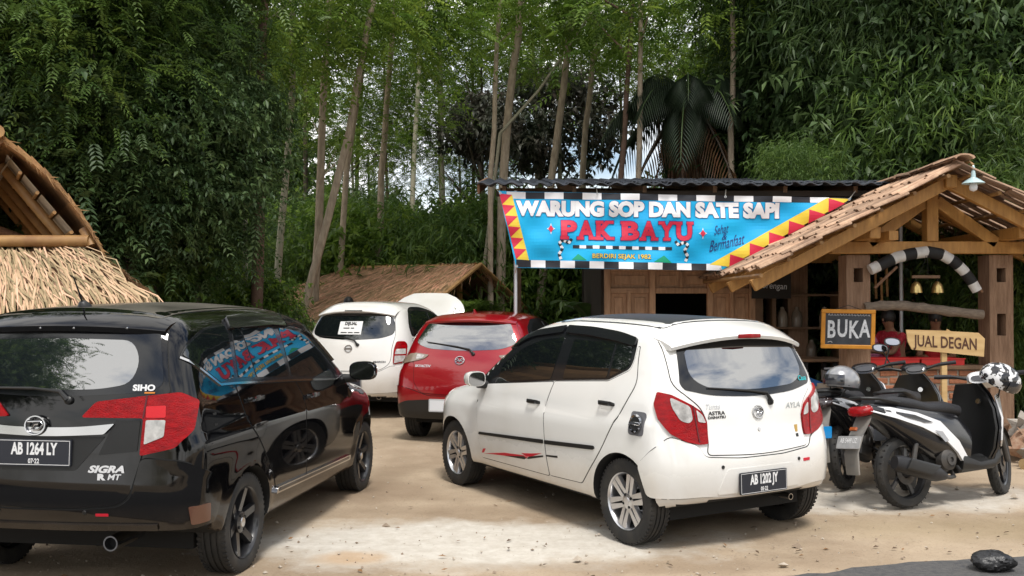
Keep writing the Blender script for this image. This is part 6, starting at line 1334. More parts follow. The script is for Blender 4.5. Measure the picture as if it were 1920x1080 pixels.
# ============================================================ people
M_SKIN = mat('skin', (.30, .15, .085), .55); M_HAIR = mat('hair', (.012, .010, .009), .5)
def skin_mesh(name, joints, edges, m, parent, sub=2, root=0):
    me = bpy.data.meshes.new(name); me.from_pydata([j[0] for j in joints], edges, []); o = obj(name, me, parent)
    md = o.modifiers.new('skin', 'SKIN'); md.use_smooth_shade = True
    for i, j in enumerate(joints):
        v = me.skin_vertices[0].data[i]; rr = j[1]; v.radius = rr if hasattr(rr, '__len__') else (rr, rr); v.use_root = (i == root)
    s_ = o.modifiers.new('sub', 'SUBSURF'); s_.levels = s_.render_levels = sub
    bpy.context.view_layer.update(); ev = bpy.data.meshes.new_from_object(o.evaluated_get(bpy.context.evaluated_depsgraph_get())); o.modifiers.clear(); o.data = ev; ev.materials.clear(); ev.materials.append(m); ev.shade_smooth(); return o
def person(label, loc, rz, shirt, trousers, hands, bend=0., head_tilt=0., h=1.6, sleeve=.5, group=None, scarf=None):
    """standing figure, faces local -Y; hands: target points (left +x, right -x)"""
    t = thing('person', label, 'person', loc, rz, group); k = h / 1.6
    sb = math.sin(bend); cb = math.cos(bend)
    def tor(z, y=0.): d = z - .92; return (0, (y - d * sb) * k, (.92 + d * cb) * k)
    hip, waist, chest, neck, headb, headt = tor(.88), tor(1.04), tor(1.24), tor(1.38), tor(1.44, -.01), tor(1.57, -.02)
    J = [(hip, .12 * k), (waist, (.115 * k, .09 * k)), (chest, (.135 * k, .095 * k)), (neck, .05 * k), (headb, .062 * k), (tor(1.52, -.025), .085 * k), (headt, .06 * k)]; E = [(0, 1), (1, 2), (2, 3), (3, 4), (4, 5), (5, 6)]
    arms = {}
    for sg, hd in ((1, hands[0]), (-1, hands[1])):
        sh = Vector(tor(1.305)) + Vector((sg * .155 * k, 0, 0)); hv = Vector(hd); d = hv - sh; L_ = min(d.length, .54 * k); hv = sh + d.normalized() * L_; el = (sh + hv) / 2 + Vector((sg * .06, .05, -math.sqrt(max(.0001, (.285 * k) ** 2 - (L_ / 2) ** 2)) * .8))
        i = len(J); J += [(tuple(sh), .055 * k), (tuple(el), .040 * k), (tuple(hv), .028 * k), (tuple(hv + d.normalized() * .05 * k), (.038 * k, .02 * k))]; E += [(2, i), (i, i + 1), (i + 1, i + 2), (i + 2, i + 3)]; arms[sg] = (sh, el, hv, d.normalized(), i + 3)
        side = d.normalized().cross(Vector((0, 0, 1))).normalized()
        for f in range(4):
            o_ = side * (f - 1.5) * .019 * k; tip = hv + d.normalized() * (.11 + .012 * (1.5 - abs(f - 1.5))) * k + o_ * 1.25 + Vector((0, 0, -.015)); n = len(J); J += [(tuple(hv + d.normalized() * .075 * k + o_), .0095 * k), (tuple(tip), .008 * k)]; E += [(i + 3, n), (n, n + 1)]
        n = len(J); J += [(tuple(hv + d.normalized() * .04 * k - side * sg * .045 * k), .010 * k), (tuple(hv + d.normalized() * .075 * k - side * sg * .055 * k), .009 * k)]; E += [(i + 3, n), (n, n + 1)]
    for sg in (1, -1):
        i = len(J); J += [((sg * .09 * k, 0, .84 * k), .085 * k), ((sg * .10 * k, -.02, .47 * k), .055 * k), ((sg * .10 * k, .01, .09 * k), .036 * k), ((sg * .105 * k, -.10 * k, .03 * k), .032 * k)]; E += [(0, i), (i, i + 1), (i + 1, i + 2), (i + 2, i + 3)]
    body = skin_mesh('body', J, E, M_SKIN, t)
    hc = Vector(tor(1.525, -.022))
    if scarf is None:
        b = MB(); b.ball(hc + Vector((0, .018, .022)) * k, (.088 * k, .10 * k, .105 * k), 18, 12); b.ball(hc + Vector((0, .095, -.01)) * k, .04 * k, 12, 8); b.build('hair', M_HAIR, body, 80)
    else: MB().ball(hc + Vector((0, .012, .0)), (.10 * k, .108 * k, .13 * k), 18, 12).build('headscarf', scarf, body, 80)
    for sg in (-1, 1): MB().ball(hc + Vector((sg * .032, -.083, .01)) * k, (.012, .006, .007), 8, 6).build('eye', M_HAIR, body)
    MB().ball(hc + Vector((0, -.098, -.015)) * k, (.011 * k, .014 * k, .018 * k), 8, 6).build('nose', M_SKIN, body); MB().ball(hc + Vector((0, -.084, -.05)) * k, (.022 * k, .007, .007), 8, 6).build('mouth', mat('lips', (.22, .07, .06), .5), body)
    S_ = [(tor(.86), (.155 * k, .125 * k)), (waist, (.135 * k, .108 * k)), (chest, (.138 * k, .108 * k)), (tor(1.345), (.075 * k, .07 * k))]; SE = [(0, 1), (1, 2), (2, 3)]
    for sg in (1, -1):
        sh, el, hv, d, _ = arms[sg]; i = len(S_); S_ += [(tuple(sh), .060 * k), (tuple(sh.lerp(el, sleeve)), .058 * k)]; SE += [(2, i), (i, i + 1)]
    skin_mesh('shirt', S_, SE, shirt, body)
    T_ = [(tor(.90), (.135 * k, .115 * k))]; TE = []
    for sg in (1, -1): i = len(T_); T_ += [((sg * .09 * k, 0, .80 * k), .105 * k), ((sg * .10 * k, -.02, .47 * k), .078 * k), ((sg * .10 * k, .01, .12 * k), .062 * k)]; TE += [(0, i), (i, i + 1), (i + 1, i + 2)]
    skin_mesh('trousers', T_, TE, trousers, body)
    return t
M_JEAN = mat('dark_cloth', (.02, .022, .03), .9); M_REDS = mat('red_shirt', (.42, .012, .03), .75, col2=(.55, .05, .07), scale=40, contrast=(.5, .62)); M_REDS2 = mat('plain_red_shirt', (.55, .01, .012), .7); M_PINK = mat('pink_shirt', (.62, .10, .28), .8, col2=(.75, .4, .5), scale=30); M_PALE = mat('pale_shirt', (.45, .45, .42), .8)
person('person in patterned red shirt bent over work at the stall counter', (4.72, 11.75, 0), R(-55), M_REDS, M_JEAN, ((-.08, -.42, 1.05), (-.20, -.40, 1.08)), .24, h=1.52, sleeve=.55)
person('person in plain red shirt standing behind the hand-lettered board', (5.20, 11.72, 0), R(-20), M_REDS2, M_JEAN, ((.12, -.35, .98), (-.12, -.35, .98)), .10, h=1.50, sleeve=.7)
person('child in pink top and scarf standing beside the stall post', (4.46, 11.85, 0), R(10), M_PINK, M_JEAN, ((.12, -.25, .9), (-.12, -.25, .9)), .05, h=1.18, sleeve=.8, scarf=M_PINK)
person('person in pale shirt standing in the dim doorway by the menu board', (3.36, 13.7, .08), R(20), M_PALE, M_JEAN, ((.22, -.1, .85), (-.22, -.1, .85)), .02, h=1.62, sleeve=.6)
person('person with dark hair standing beyond the white car with raised bonnet', (-2.95, 17.2, .06), R(160), M_PALE, M_JEAN, ((.22, -.1, .85), (-.22, -.1, .85)), 0., h=1.63, sleeve=.6)

# ------------------------------------------------------------ odds and ends by the stall and the road
def rubble():
    r = np.random.default_rng(9)
    for k in range(46):
        a = r.random(); x = 5.05 + 1.1 * r.random(); y = 9.35 + 1.0 * r.random(); lvl = max(0, .42 - .5 * abs(y - 9.9)) * r.random(); s_ = .05 + .07 * r.random()
        bm = bmesh.new(); [bm.verts.new(tuple(r.normal(0, 1, 3) * (1, .8, .65))) for _ in range(10)]; bmesh.ops.convex_hull(bm, input=bm.verts)
        for v in [v for v in bm.verts if not v.link_faces]: bm.verts.remove(v)
        me = bpy.data.meshes.new('rubble_stone'); bm.to_mesh(me); bm.free(); me.transform(Matrix.Scale(s_ / 1.1, 4)); me.materials.append(mat('rubble_brown', (.24, .13, .08), .95, col2=(.34, .24, .17), scale=20, var=.35, bump=.4) if k % 3 else mat('rubble_grey', (.34, .31, .27), .95, var=.3, bump=.4))
        obj('rubble_stone', me, loc=(x, y, s_ * .55 + lvl), rot=tuple(r.random(3) * 6), label='rough broken stone in the heap beside the stall', cat='stone', group='stones heaped beside the stall')
rubble()
for k, (a, b_, lab) in enumerate((((4.98, 9.30, .05), (7.6, 10.6, .06), 'cut bamboo pole lying on the ground beside the stones'),)):
    a = Vector(a); b_ = Vector(b_); n = 14; pts = [(b_ - a) * i / n for i in range(n + 1)]
    MB().tube(pts, [.052 if i % 3 else .057 for i in range(n + 1)], 12).build('bamboo_pole', mat('pale_bamboo', (.55, .40, .22), .5, col2=(.42, .29, .14), scale=5), loc=a, label=lab, cat='bamboo pole', smooth=40)
def black_bag():
    r = np.random.default_rng(2); b = MB(); V = []; nu, nv = 40, 22
    for j in range(nv + 1):
        t = math.pi * j / nv
        for i in range(nu):
            a = 2 * math.pi * i / nu; q = 1 + .10 * math.sin(3 * a + 2 * t) * math.sin(t) + .05 * math.sin(11 * a + 5 * math.sin(3 * t)) * math.sin(t) + r.normal(0, .018); up = 0.
            rr = math.sin(t) * (1 - .55 * up); V.append((.125 * q * rr * math.cos(a), .105 * q * rr * math.sin(a), max(0., .055 - .062 * math.cos(t) * q)))
    b.add(V, [(j * nu + i, j * nu + (i + 1) % nu, (j + 1) * nu + (i + 1) % nu, (j + 1) * nu + i) for j in range(nv) for i in range(nu)]); g = ground_d(1072)
    b.build('plastic_bag', mat('bin_bag', (.012, .012, .013), .35, bump=.5, bscale=35), loc=((1856 - 960) / F_PX * g, g, .018), smooth=35, label='crumpled black plastic bag lying at the road edge', cat='bag')
black_bag()

# ============================================================ vegetation
def leaf_mat(name, c1, c2, trans=.35, rough=.45):
    return mat(name, c1, rough, col2=c2, scale=1.3, trans=trans, attr='rnd', spec=.35)
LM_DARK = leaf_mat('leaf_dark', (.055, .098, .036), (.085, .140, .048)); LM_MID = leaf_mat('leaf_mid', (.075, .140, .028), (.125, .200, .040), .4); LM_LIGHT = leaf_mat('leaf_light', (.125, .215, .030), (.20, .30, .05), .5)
LM_BAMB = leaf_mat('leaf_bamboo', (.042, .080, .022), (.075, .125, .032), .4); LM_MANGO = leaf_mat('leaf_purple_dark', (.042, .062, .036), (.075, .060, .050)); LM_PALM = leaf_mat('leaf_palm', (.036, .056, .032), (.050, .075, .042), .3); LM_BAN = leaf_mat('leaf_banana', (.075, .160, .040), (.11, .20, .05), .45); LM_DRY = leaf_mat('leaf_dry', (.20, .11, .05), (.13, .07, .035), .2)
M_BARK = mat('bark_pale', (.46, .37, .27), .9, col2=(.28, .22, .16), scale=6, stretch=(3, 3, 1), bump=.4, bscale=25); M_BARKD = mat('bark_dark', (.085, .065, .05), .9, col2=(.14, .11, .085), scale=6, bump=.5, bscale=20); M_BARKG = mat('bark_greenish', (.30, .30, .21), .9, col2=(.36, .31, .23), scale=5, bump=.3, bscale=25); M_CULM = mat('bamboo_culm', (.045, .085, .025), .45, col2=(.08, .12, .035), scale=3)
def unit(v): return v / np.maximum(np.linalg.norm(v, axis=-1, keepdims=True), 1e-9)
def leaves(name, P, D, S, L_, W_, m, rnd, droop=.15):
    """folded four-point leaves: P base, D direction, S side (n,3); L_, W_ (n,)"""
    n = len(P); U = np.cross(S, D); L_ = L_[:, None]; W_ = W_[:, None]
    mid = P + D * L_ * .45
    V = np.empty((n, 4, 3)); V[:, 0] = P; V[:, 1] = mid + S * W_ / 2 + U * W_ * .18; V[:, 2] = P + D * L_ - np.array((0, 0, 1)) * L_ * droop; V[:, 3] = mid - S * W_ / 2 + U * W_ * .18
    me = bpy.data.meshes.new(name); me.vertices.add(n * 4); me.vertices.foreach_set('co', V.ravel().astype(np.float32))
    k = np.arange(n)[:, None] * 4; idx = np.concatenate([k, k + 1, k + 2, k, k + 2, k + 3], 1).ravel()
    me.loops.add(n * 6); me.loops.foreach_set('vertex_index', idx.astype(np.int32)); me.polygons.add(n * 2); me.polygons.foreach_set('loop_start', (np.arange(n * 2) * 3).astype(np.int32)); me.polygons.foreach_set('loop_total', np.full(n * 2, 3, np.int32))
    a = me.attributes.new('rnd', 'FLOAT', 'POINT'); a.data.foreach_set('value', np.repeat(rnd, 4).astype(np.float32)); me.materials.append(m); me.update(calc_edges=True); return me
def clump_centres(r, n, rad, shell=.55):
    d = unit(r.normal(size=(n, 3))); q = shell + (1 - shell) * r.random(n) ** .6; return d * q[:, None] * np.array(rad)
def crown_sprays(name, seed, rad, n_cl, per, m, kind='pinnate', size=1., spread=.38):
    """foliage in a crown volume: twigs in clumps, each carrying leaflets"""
    r = np.random.default_rng(seed); C0 = clump_centres(r, n_cl, rad); tone = r.random(n_cl)
    ci = np.repeat(np.arange(n_cl), per); T0 = C0[ci] + r.normal(0, spread, (len(ci), 3)) * np.array((1, 1, .7)); out = unit(T0 / np.array(rad)) 
    D = unit(out * .8 + r.normal(0, .7 if kind == 'pinnate' else .55, (len(ci), 3)) + np.array((0, 0, -.12 if kind == 'pinnate' else -.35 if kind != 'feather' else .05)))
    if kind == 'feather': D[:, 2] *= .35; D = unit(D)
    S = unit(np.cross(D, np.array((0, 0, 1.)) + r.normal(0, .25, D.shape)))
    tw = np.clip(.25 + .5 * tone[ci] + r.normal(0, .14, len(ci)), 0, 1)
    Ps, Ds, Ss, Ls, Ws, Rs = [], [], [], [], [], []
    if kind in ('pinnate', 'feather'):
        npair = 6 if kind == 'pinnate' else 5; ln = (.42 if kind == 'pinnate' else .40) * size * (.7 + .6 * r.random(len(ci)))
        for k in range(npair):
            f = (k + .6) / npair; base = T0 + D * (ln * f)[:, None] - np.array((0, 0, 1)) * (ln * f * f * .3)[:, None]
            for sg in (-1, 1):
                Ps.append(base); Ds.append(unit(S * sg * .85 + D * .55 + np.array((0, 0, -.18)))); Ss.append(unit(np.cross(Ds[-1], np.cross(S, D) + 1e-6))); l_ = (.115 if kind == 'pinnate' else .13) * size * (1 - .35 * abs(f - .45)); Ls.append(np.full(len(ci), l_) * (.8 + .4 * r.random(len(ci)))); Ws.append(Ls[-1] * (.36 if kind == 'pinnate' else .42)); Rs.append(tw)
    elif kind == 'broad':
        for k in range(5):
            a = 2 * math.pi * k / 5 + r.random(len(ci)) * 1.2; E_ = unit(D * .6 + S * np.cos(a)[:, None] * .8 + np.cross(S, D) * np.sin(a)[:, None] * .8 + np.array((0, 0, -.25)))
            Ps.append(T0 + r.normal(0, .03, T0.shape)); Ds.append(E_); Ss.append(unit(np.cross(E_, np.array((0, 0, 1.)) + r.normal(0, .3, E_.shape)))); Ls.append(.17 * size * (.7 + .6 * r.random(len(ci)))); Ws.append(Ls[-1] * .45); Rs.append(tw)
    elif kind == 'bamboo':
        for k in range(6):
            E_ = unit(D * .55 + r.normal(0, .5, D.shape) + np.array((0, 0, -.55))); Ps.append(T0 + r.normal(0, .06, T0.shape)); Ds.append(E_); Ss.append(unit(np.cross(E_, r.normal(0, 1, E_.shape)))); Ls.append(.20 * size * (.7 + .6 * r.random(len(ci)))); Ws.append(Ls[-1] * .13); Rs.append(tw)
    return leaves(name, *[np.concatenate(x) for x in (Ps, Ds, Ss)], np.concatenate(Ls), np.concatenate(Ws), m, np.concatenate(Rs))
def trunk_mesh(pts, r0, r1, m, n=9, limbs=0, seed=0, limb_len=1.5):
    r = np.random.default_rng(seed); P = [Vector(p) for p in pts]; Q = []
    for i in range(len(P) - 1):
        for k in range(4): Q.append(P[i].lerp(P[i + 1], k / 4) + Vector((r.normal(0, .012), r.normal(0, .012), 0)))
    Q.append(P[-1]); b = MB(); b.tube(Q, [r0 + (r1 - r0) * i / (len(Q) - 1) for i in range(len(Q))], n)
    for k in range(limbs):
        i = int(len(Q) * (.55 + .42 * r.random())) ; i = min(i, len(Q) - 1); a = r.random() * 6.28; L_ = limb_len * (.5 + .7 * r.random()); p = Q[i]; d = Vector((math.cos(a), math.sin(a), .55 + .5 * r.random())).normalized()
        b.tube([p, p + d * L_ * .5 + Vector((0, 0, .03)), p + d * L_ + Vector((0, 0, .12))], [r1 * .8, r1 * .5, r1 * .2], 6)
    return b.mesh('trunk', m, 50)
def tree(name, label, cat, group, base, trunk, crowns):
    """base: world point of the foot; trunk: mesh in local coords; crowns: (mesh, loc, rotz, scale)"""
    t = thing(name, label, cat, base, 0, group)
    if trunk is not None: obj('trunk', trunk, t)
    for me, loc, rz, s_ in crowns:
        o = obj('crown', me, t); o.location = loc; o.rotation_euler = (0, 0, rz); o.scale = (s_, s_, s_) if not hasattr(s_, '__len__') else s_
    return t
VR = np.random.default_rng(77)
# --- leaf masses reused between trees of a kind
CR_P = [crown_sprays('crown_pinnate', 10 + k, (1.6, 1.4, 1.5), 60, 70, (LM_DARK, LM_MID, LM_DARK)[k], 'pinnate', (.78, .68, .9)[k]) for k in range(3)]
CR_F = [crown_sprays('crown_feather', 20 + k, (2.4, 2.0, 1.5), 20, 30, (LM_MID, LM_LIGHT, LM_LIGHT)[k], 'feather', .85, .42) for k in range(3)]
CR_B = [crown_sprays('crown_broad', 30 + k, (1.4, 1.2, 1.5), 52, 72, (LM_MID, LM_DARK, LM_LIGHT)[k], 'broad', .8) for k in range(3)]
CR_Y = [crown_sprays('crown_bamboo', 40 + k, (1.3, 1.1, 1.7), 52, 84, (LM_BAMB, LM_MID)[k % 2], 'bamboo', .85) for k in range(2)]
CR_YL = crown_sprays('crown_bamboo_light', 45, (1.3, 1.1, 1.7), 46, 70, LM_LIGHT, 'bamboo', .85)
CR_M = crown_sprays('crown_purple', 50, (2.4, 1.8, 1.7), 40, 36, LM_MANGO, 'broad', 1.25, .35)
CR_BIG = [crown_sprays('crown_far', 60 + k, (2.6, 1.8, 2.9), 80, 40, (LM_DARK, LM_MID)[k], 'broad', 1.6, .5) for k in range(2)]
# --- close dark trees on the left
G_L = 'dark broadleaf trees massed behind the bamboo hut'
for k, (X, Y, zc, s_) in enumerate(((-7.2, 12.4, 5.2, 1.2), (-5.7, 12.2, 6.0, 1.1), (-6.3, 12.9, 3.2, 1.1), (-5.0, 12.6, 4.7, .8), (-5.0, 13.2, 6.6, 1.0), (-5.2, 13.4, 3.2, .85), (-7.2, 13.5, 7.4, 1.25), (-5.9, 14.2, 8.0, 1.2), (-7.8, 12.0, 2.8, 1.1), (-4.6, 13.8, 5.0, .7))):
    tm = trunk_mesh([(0, 0, 0), (.1 * VR.normal(), .1, zc * .5), (.25 * VR.normal(), .1, zc + .6)], .13, .05, M_BARKD, limbs=6, seed=k, limb_len=1.4)
    tree('broadleaf_tree', 'dark leafy tree with drooping compound leaves behind the bamboo hut', 'tree', G_L, (X, Y, .02), tm, [(CR_P[k % 3], (0, 0, zc), k * 1.3, s_), ((CR_B[1], CR_P[1], CR_B[0])[k % 3], (VR.normal() * .3, -.1, zc - 1.3 * s_), k * 2.1, s_ * .85)])
# --- shrubs along the foot of the forest
G_S = 'leafy shrubs along the foot of the forest'
for k in range(34):
    if k < 14: X = -6.9 + k * .2 + VR.normal() * .1; Y = 14.8 + 1.7 * VR.random(); s_ = .45 + .25 * VR.random(); zc = .9 * s_ + .45
    else: X = -5.2 + (k - 14) * .46 + VR.normal() * .2; Y = 20.5 + 3 * VR.random(); s_ = .9 + .5 * VR.random(); zc = 1.25 * s_
    me = (CR_B[2], CR_Y[0], CR_B[0], CR_Y[1])[k % 4]
    tm = trunk_mesh([(0, 0, 0), (.05, 0, zc * .6), (.1, 0, zc)], .03, .012, M_BARKD, 6, 4, k, .7)
    tree('leafy_shrub', 'bright green leafy shrub at the foot of the forest', 'shrub', G_S, (X, Y, .04), tm, [(me, (0, 0, zc), VR.random() * 6, s_)])
# --- taller thickets between the trunks, some with lime green leaves
G_T = 'bamboo thickets between the slender trunks'
for k in range(22):
    X = -7.0 + k * .68 + VR.normal() * .25; Y = 23.5 + 4 * VR.random(); s_ = 1.0 + .35 * VR.random(); zc = 1.7 + .9 * VR.random() - (.5 if 7 < k < 12 else 0)
    b = MB()
    for j in range(5): a = VR.random() * 6.28; b.tube([(.1 * math.cos(a), .1 * math.sin(a), 0), (.3 * math.cos(a), .3 * math.sin(a), zc), (.9 * math.cos(a), .9 * math.sin(a), zc + 1.6)], [.025, .02, .008], 6)
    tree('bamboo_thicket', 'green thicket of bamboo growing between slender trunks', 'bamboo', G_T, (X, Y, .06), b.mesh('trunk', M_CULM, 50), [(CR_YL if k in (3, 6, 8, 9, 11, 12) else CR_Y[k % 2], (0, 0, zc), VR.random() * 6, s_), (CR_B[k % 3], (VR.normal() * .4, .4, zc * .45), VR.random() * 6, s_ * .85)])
# --- far wall of forest
G_F = 'tall trees at the back of the forest'
for k in range(20):
    X = -22 + k * 2.3 + VR.normal() * .5; Y = 31 + 5 * VR.random(); gap = 6 <= k <= 13; s_ = (.8 if gap else 1.1) + .3 * VR.random(); zc = (1.6 if gap else 4.2) + VR.random()
    cr = [(CR_BIG[k % 2], (0, 0, zc), VR.random() * 6, s_)]
    if not gap: cr.append((CR_BIG[(k + 1) % 2], (VR.normal(), .5, zc + 4.2), VR.random() * 6, s_ * .95))
    tree('forest_tree', 'tall dense tree at the back of the forest', 'tree', G_F, (X, Y, .06), trunk_mesh([(0, 0, 0), (.2, 0, zc), (.3, 0, zc + (2 if gap else 6))], .16, .05, M_BARKD, 7, 5, k, 2.), cr)
# --- slender trunks, each placed where its foot and lean show; feathery crowns high up
G_A = 'slender pale trunked trees with feathery crowns'
TR = [((505, 575), (545, 200), (550, 0), 17.5, .085, 1), ((583, 548), (600, 330), (618, 0), 18.0, .105, 0), ((528, 580), (640, 315), (692, 40), 17.0, .095, 0), ((622, 530), (652, 320), (698, 0), 19.5, .085, 0), ((700, 505), (715, 330), (735, 60), 20.5, .10, 0), ((765, 500), (775, 300), (790, 60), 27, .10, 1), ((832, 490), (830, 330), (826, 120), 29, .10, 1),
      ((922, 580), (920, 330), (938, 0), 18.5, .075, 0), ((930, 585), (948, 260), (977, 0), 19.0, .125, 0), ((998, 575), (1035, 330), (1078, 0), 19.5, .115, 0), ((1075, 560), (1092, 300), (1118, 60), 21.0, .10, 0), ((1150, 560), (1165, 330), (1186, 30), 17.2, .075, 2), ((1192, 560), (1198, 330), (1203, 0), 16.9, .075, 0), ((1368, 560), (1372, 330), (1375, 0), 16.8, .08, 0),
      ((575, 540), (573, 250), (572, 0), 30, .10, 3), ((660, 540), (672, 250), (690, 0), 31, .09, 3), ((885, 540), (888, 300), (885, 60), 31, .09, 3), ((1048, 540), (1050, 300), (1052, 60), 26, .08, 1), ((1005, 540), (1012, 300), (1015, 100), 32, .09, 3), ((480, 570), (488, 200), (497, 0), 15.0, .12, 2), ((455, 570), (462, 300), (470, 60), 15.5, .05, 1)]
bk = (M_BARK, M_BARKG, mat('bark_reddish', (.16, .095, .065), .9, col2=(.10, .06, .045), scale=6, bump=.4), M_BARKD)
SL = {2: 'leaning pale trunk crossing in front of an upright trunk beside the thatched hut', 1: 'upright pale trunk crossed by a leaning one at the thatched hut', 8: 'thickest pale trunk rising right beside the left end of the banner', 7: 'thin trunk standing close against the thickest pale trunk by the banner', 13: 'lone straight pale trunk on the far side of the coconut palm', 11: 'reddish slender trunk standing next to the coconut palm', 19: 'reddish brown trunk half buried in the dark leafy trees'}
for k, (a, b_, c_, d, rad, bi) in enumerate(TR):
    A = px(*a, d); A.z = .04; B_ = px(*b_, d) - A; T_ = px(*c_, d) - A; ext = T_ + (T_ - B_) * .55; foot = Vector((0, 0, -.05))
    tm = trunk_mesh([foot, B_, T_, ext], rad * .85, rad * .4, bk[bi], 10, 4, 100 + k, 1.8)
    cr = [(CR_F[k % 3], T_.lerp(ext, .45), k * 1.1, .9 + .25 * VR.random())]
    if bi == 3: cr.append((CR_F[(k + 2) % 3], B_.lerp(T_, .15) + Vector((0, .6, 0)), k * 1.7, .8))
    if k in (4, 5, 6, 15): cr.append((CR_F[k % 3], B_.lerp(T_, .35) + Vector((.3, .8, 0)), k, .62))
    if k % 3 == 0: cr.append((CR_F[(k + 1) % 3], B_.lerp(T_, .78) + Vector((VR.normal() * .8, .8, 0)), k * 2.3, .5))
    tree('slender_tree', SL.get(k, 'slender pale trunk with a feathery crown rising behind the yard'), 'tree', G_A, A, tm, cr)
b = MB(); P0 = px(1140, 345, 18.8) ; A = px(938, 250, 18.8); B_ = px(1010, 170, 18.8); C_ = px(1112, 20, 18.8); F0 = px(905, 345, 18.8); F0 = Vector((F0.x - .25, F0.y, 0))
b.tube([(0, 0, 0), A - F0, B_ - F0, C_ - F0], [.04, .035, .03, .018], 7); tree('leaning_sapling', 'thin bare sapling leaning across the pale trunks', 'tree', None, F0, b.mesh('trunk', M_BARKG, 50), [(CR_F[0], C_ - F0, 0, .45)])
# --- dark purple-leaved tree beyond the trunks
for k, (x, y, d, s_) in enumerate(((1010, 235, 26, .95), (900, 250, 27, .6))):
    c = px(x, y, d); base = Vector((c.x, c.y, .05)); tree('mango_tree', ('broad dark tree with purplish leaves seen between pale trunks', 'small dark tree with purplish leaves against the bright sky')[k], 'tree', None, base, trunk_mesh([(0, 0, 0), (.1, 0, c.z * .5), (0, 0, c.z)], .16, .06, M_BARKD, 8, 7, 7 + k, 1.8), [(CR_M, (0, 0, c.z), k * 2., s_)])
# --- coconut palm behind the eating house
def palm():
    c = px(1290, 185, 17.6); t = thing('coconut_palm', 'coconut palm with drooping fronds and dry brown skirt behind the dark roof', 'palm', (c.x, c.y, .05)); top = Vector((0, 0, c.z - .05)); r = np.random.default_rng(15)
    obj('trunk', trunk_mesh([(0, .1, 0), (.05, .05, 2.5), top], .19, .15, M_BARKD, 12), t)
    for k in range(20):
        a = 2 * math.pi * k / 20 + r.normal(0, .12); el = (1.15 if k % 3 == 0 else .55 if k % 3 == 1 else .1) + r.normal(0, .1); L_ = 1.9 + .5 * r.random(); dry = k in (4, 11, 17)
        if dry: el = -.9
        h = np.array((math.cos(a), math.sin(a), 0)); n = 30; s_ = np.linspace(0, 1, n); rise = np.sin(el) * s_ - 1.0 * s_ ** 2 * (1.0 if not dry else .5); R_ = np.outer(s_ * math.cos(el * .7) * L_ * (1 - .22 * s_), h) + np.c_[np.zeros(n), np.zeros(n), rise * L_ * .8] + np.array(top)
        tg = unit(np.gradient(R_, axis=0)); sd = unit(np.cross(tg, (0, 0, 1.))); P, D, S, L2, W2 = [], [], [], [], []
        for sg in (-1, 1):
            P.append(R_[2:]); D.append(unit(sd[2:] * sg * .75 + tg[2:] * .55 + np.array((0, 0, -.55)))); S.append(tg[2:]); L2.append(.62 * np.sin(np.pi * (.15 + .8 * s_[2:])) + .08); W2.append(np.full(n - 2, .045))
        fo = obj('frond', leaves('frond', *[np.concatenate(x) for x in (P, D, S)], np.concatenate(L2), np.concatenate(W2), LM_DRY if dry else LM_PALM, r.random(2 * (n - 2)) * .5 + .2, .35), t)
        MB().tube([tuple(p) for p in R_[::5]] + [tuple(R_[-1])], [.028, .025, .02, .016, .012, .008, .004][:len(R_[::5]) + 1], 6).build('midrib', M_CULM if not dry else M_BARKD, fo)
    P = np.array(top) + np.c_[r.normal(0, .16, 260), r.normal(0, .16, 260), -r.random(260) * 1.6]; D = unit(np.c_[r.normal(0, .18, 260), r.normal(0, .18, 260), -np.ones(260)])
    obj('dry_skirt', leaves('dry_skirt', P, D, unit(np.cross(D, r.normal(0, 1, D.shape))), .6 + .5 * r.random(260), np.full(260, .05), LM_DRY, r.random(260)), t, kind='stuff')
palm()
# --- big-leaved tree beside the palm, thickly leaved
for k, (x, y, d, s_) in enumerate(((1510, 170, 18.9, 1.2), (1450, 285, 19.2, .9), (1560, 290, 18.0, .85), (1440, 120, 21, 1.0))):
    c = px(x, y, d); tree('jackfruit_tree', 'glossy broad leaved tree growing behind the dark roof', 'tree', 'broad leaved trees behind the dark roof', (c.x, c.y, .05), trunk_mesh([(0, 0, 0), (.1, 0, c.z * .5), (0, 0, c.z)], .13, .05, M_BARKD, 8, 6, 30 + k, 1.2), [(CR_B[(0, 1, 0, 1)[k]], (0, 0, c.z), k * 1.7, s_), (CR_B[1], (.2, .5, c.z - 1.5), k, s_)])
# --- bamboo grove on the right
G_R = 'tall bamboo clumps behind the stall'
for k, (X, Y, h, s_) in enumerate(((6.5, 15.2, 7.0, 1.1), (7.4, 14.6, 6.4, 1.2), (8.6, 15.8, 7.2, 1.2), (6.5, 17.8, 8.0, 1.15), (7.0, 17.2, 8.4, 1.3), (8.9, 18, 8.6, 1.3), (10.2, 16.5, 7.5, 1.3), (7.6, 12.9, 3.6, .8))):
    b = MB(); r = np.random.default_rng(200 + k)
    for j in range(9):
        a = r.random() * 6.28; q = .12 + .3 * r.random(); lean = .5 + .9 * r.random(); pts = [(q * math.cos(a), q * math.sin(a), 0), ((q + .1 * lean) * math.cos(a), (q + .1 * lean) * math.sin(a), h * .4), ((q + .4 * lean) * math.cos(a), (q + .4 * lean) * math.sin(a), h * .75), ((q + 1.2 * lean) * math.cos(a), (q + 1.2 * lean) * math.sin(a), h)]
        b.tube(pts, [.045, .04, .03, .01], 8)
    cr = [((CR_Y[0], CR_B[1], CR_Y[1], CR_Y[0], CR_B[1])[(j + k) % 5], (r.normal() * .6, r.normal() * .4 - .2, h * f), r.random() * 6, s_ * (1.1 - .2 * abs(f - .6))) for j, f in enumerate((.95, .72, .5, .3, .12))]
    tree('bamboo_clump', 'tall arching bamboo clump with narrow drooping leaves behind the stall', 'bamboo', G_R, (X, Y, .05), b.mesh('trunk', M_CULM, 50), cr)
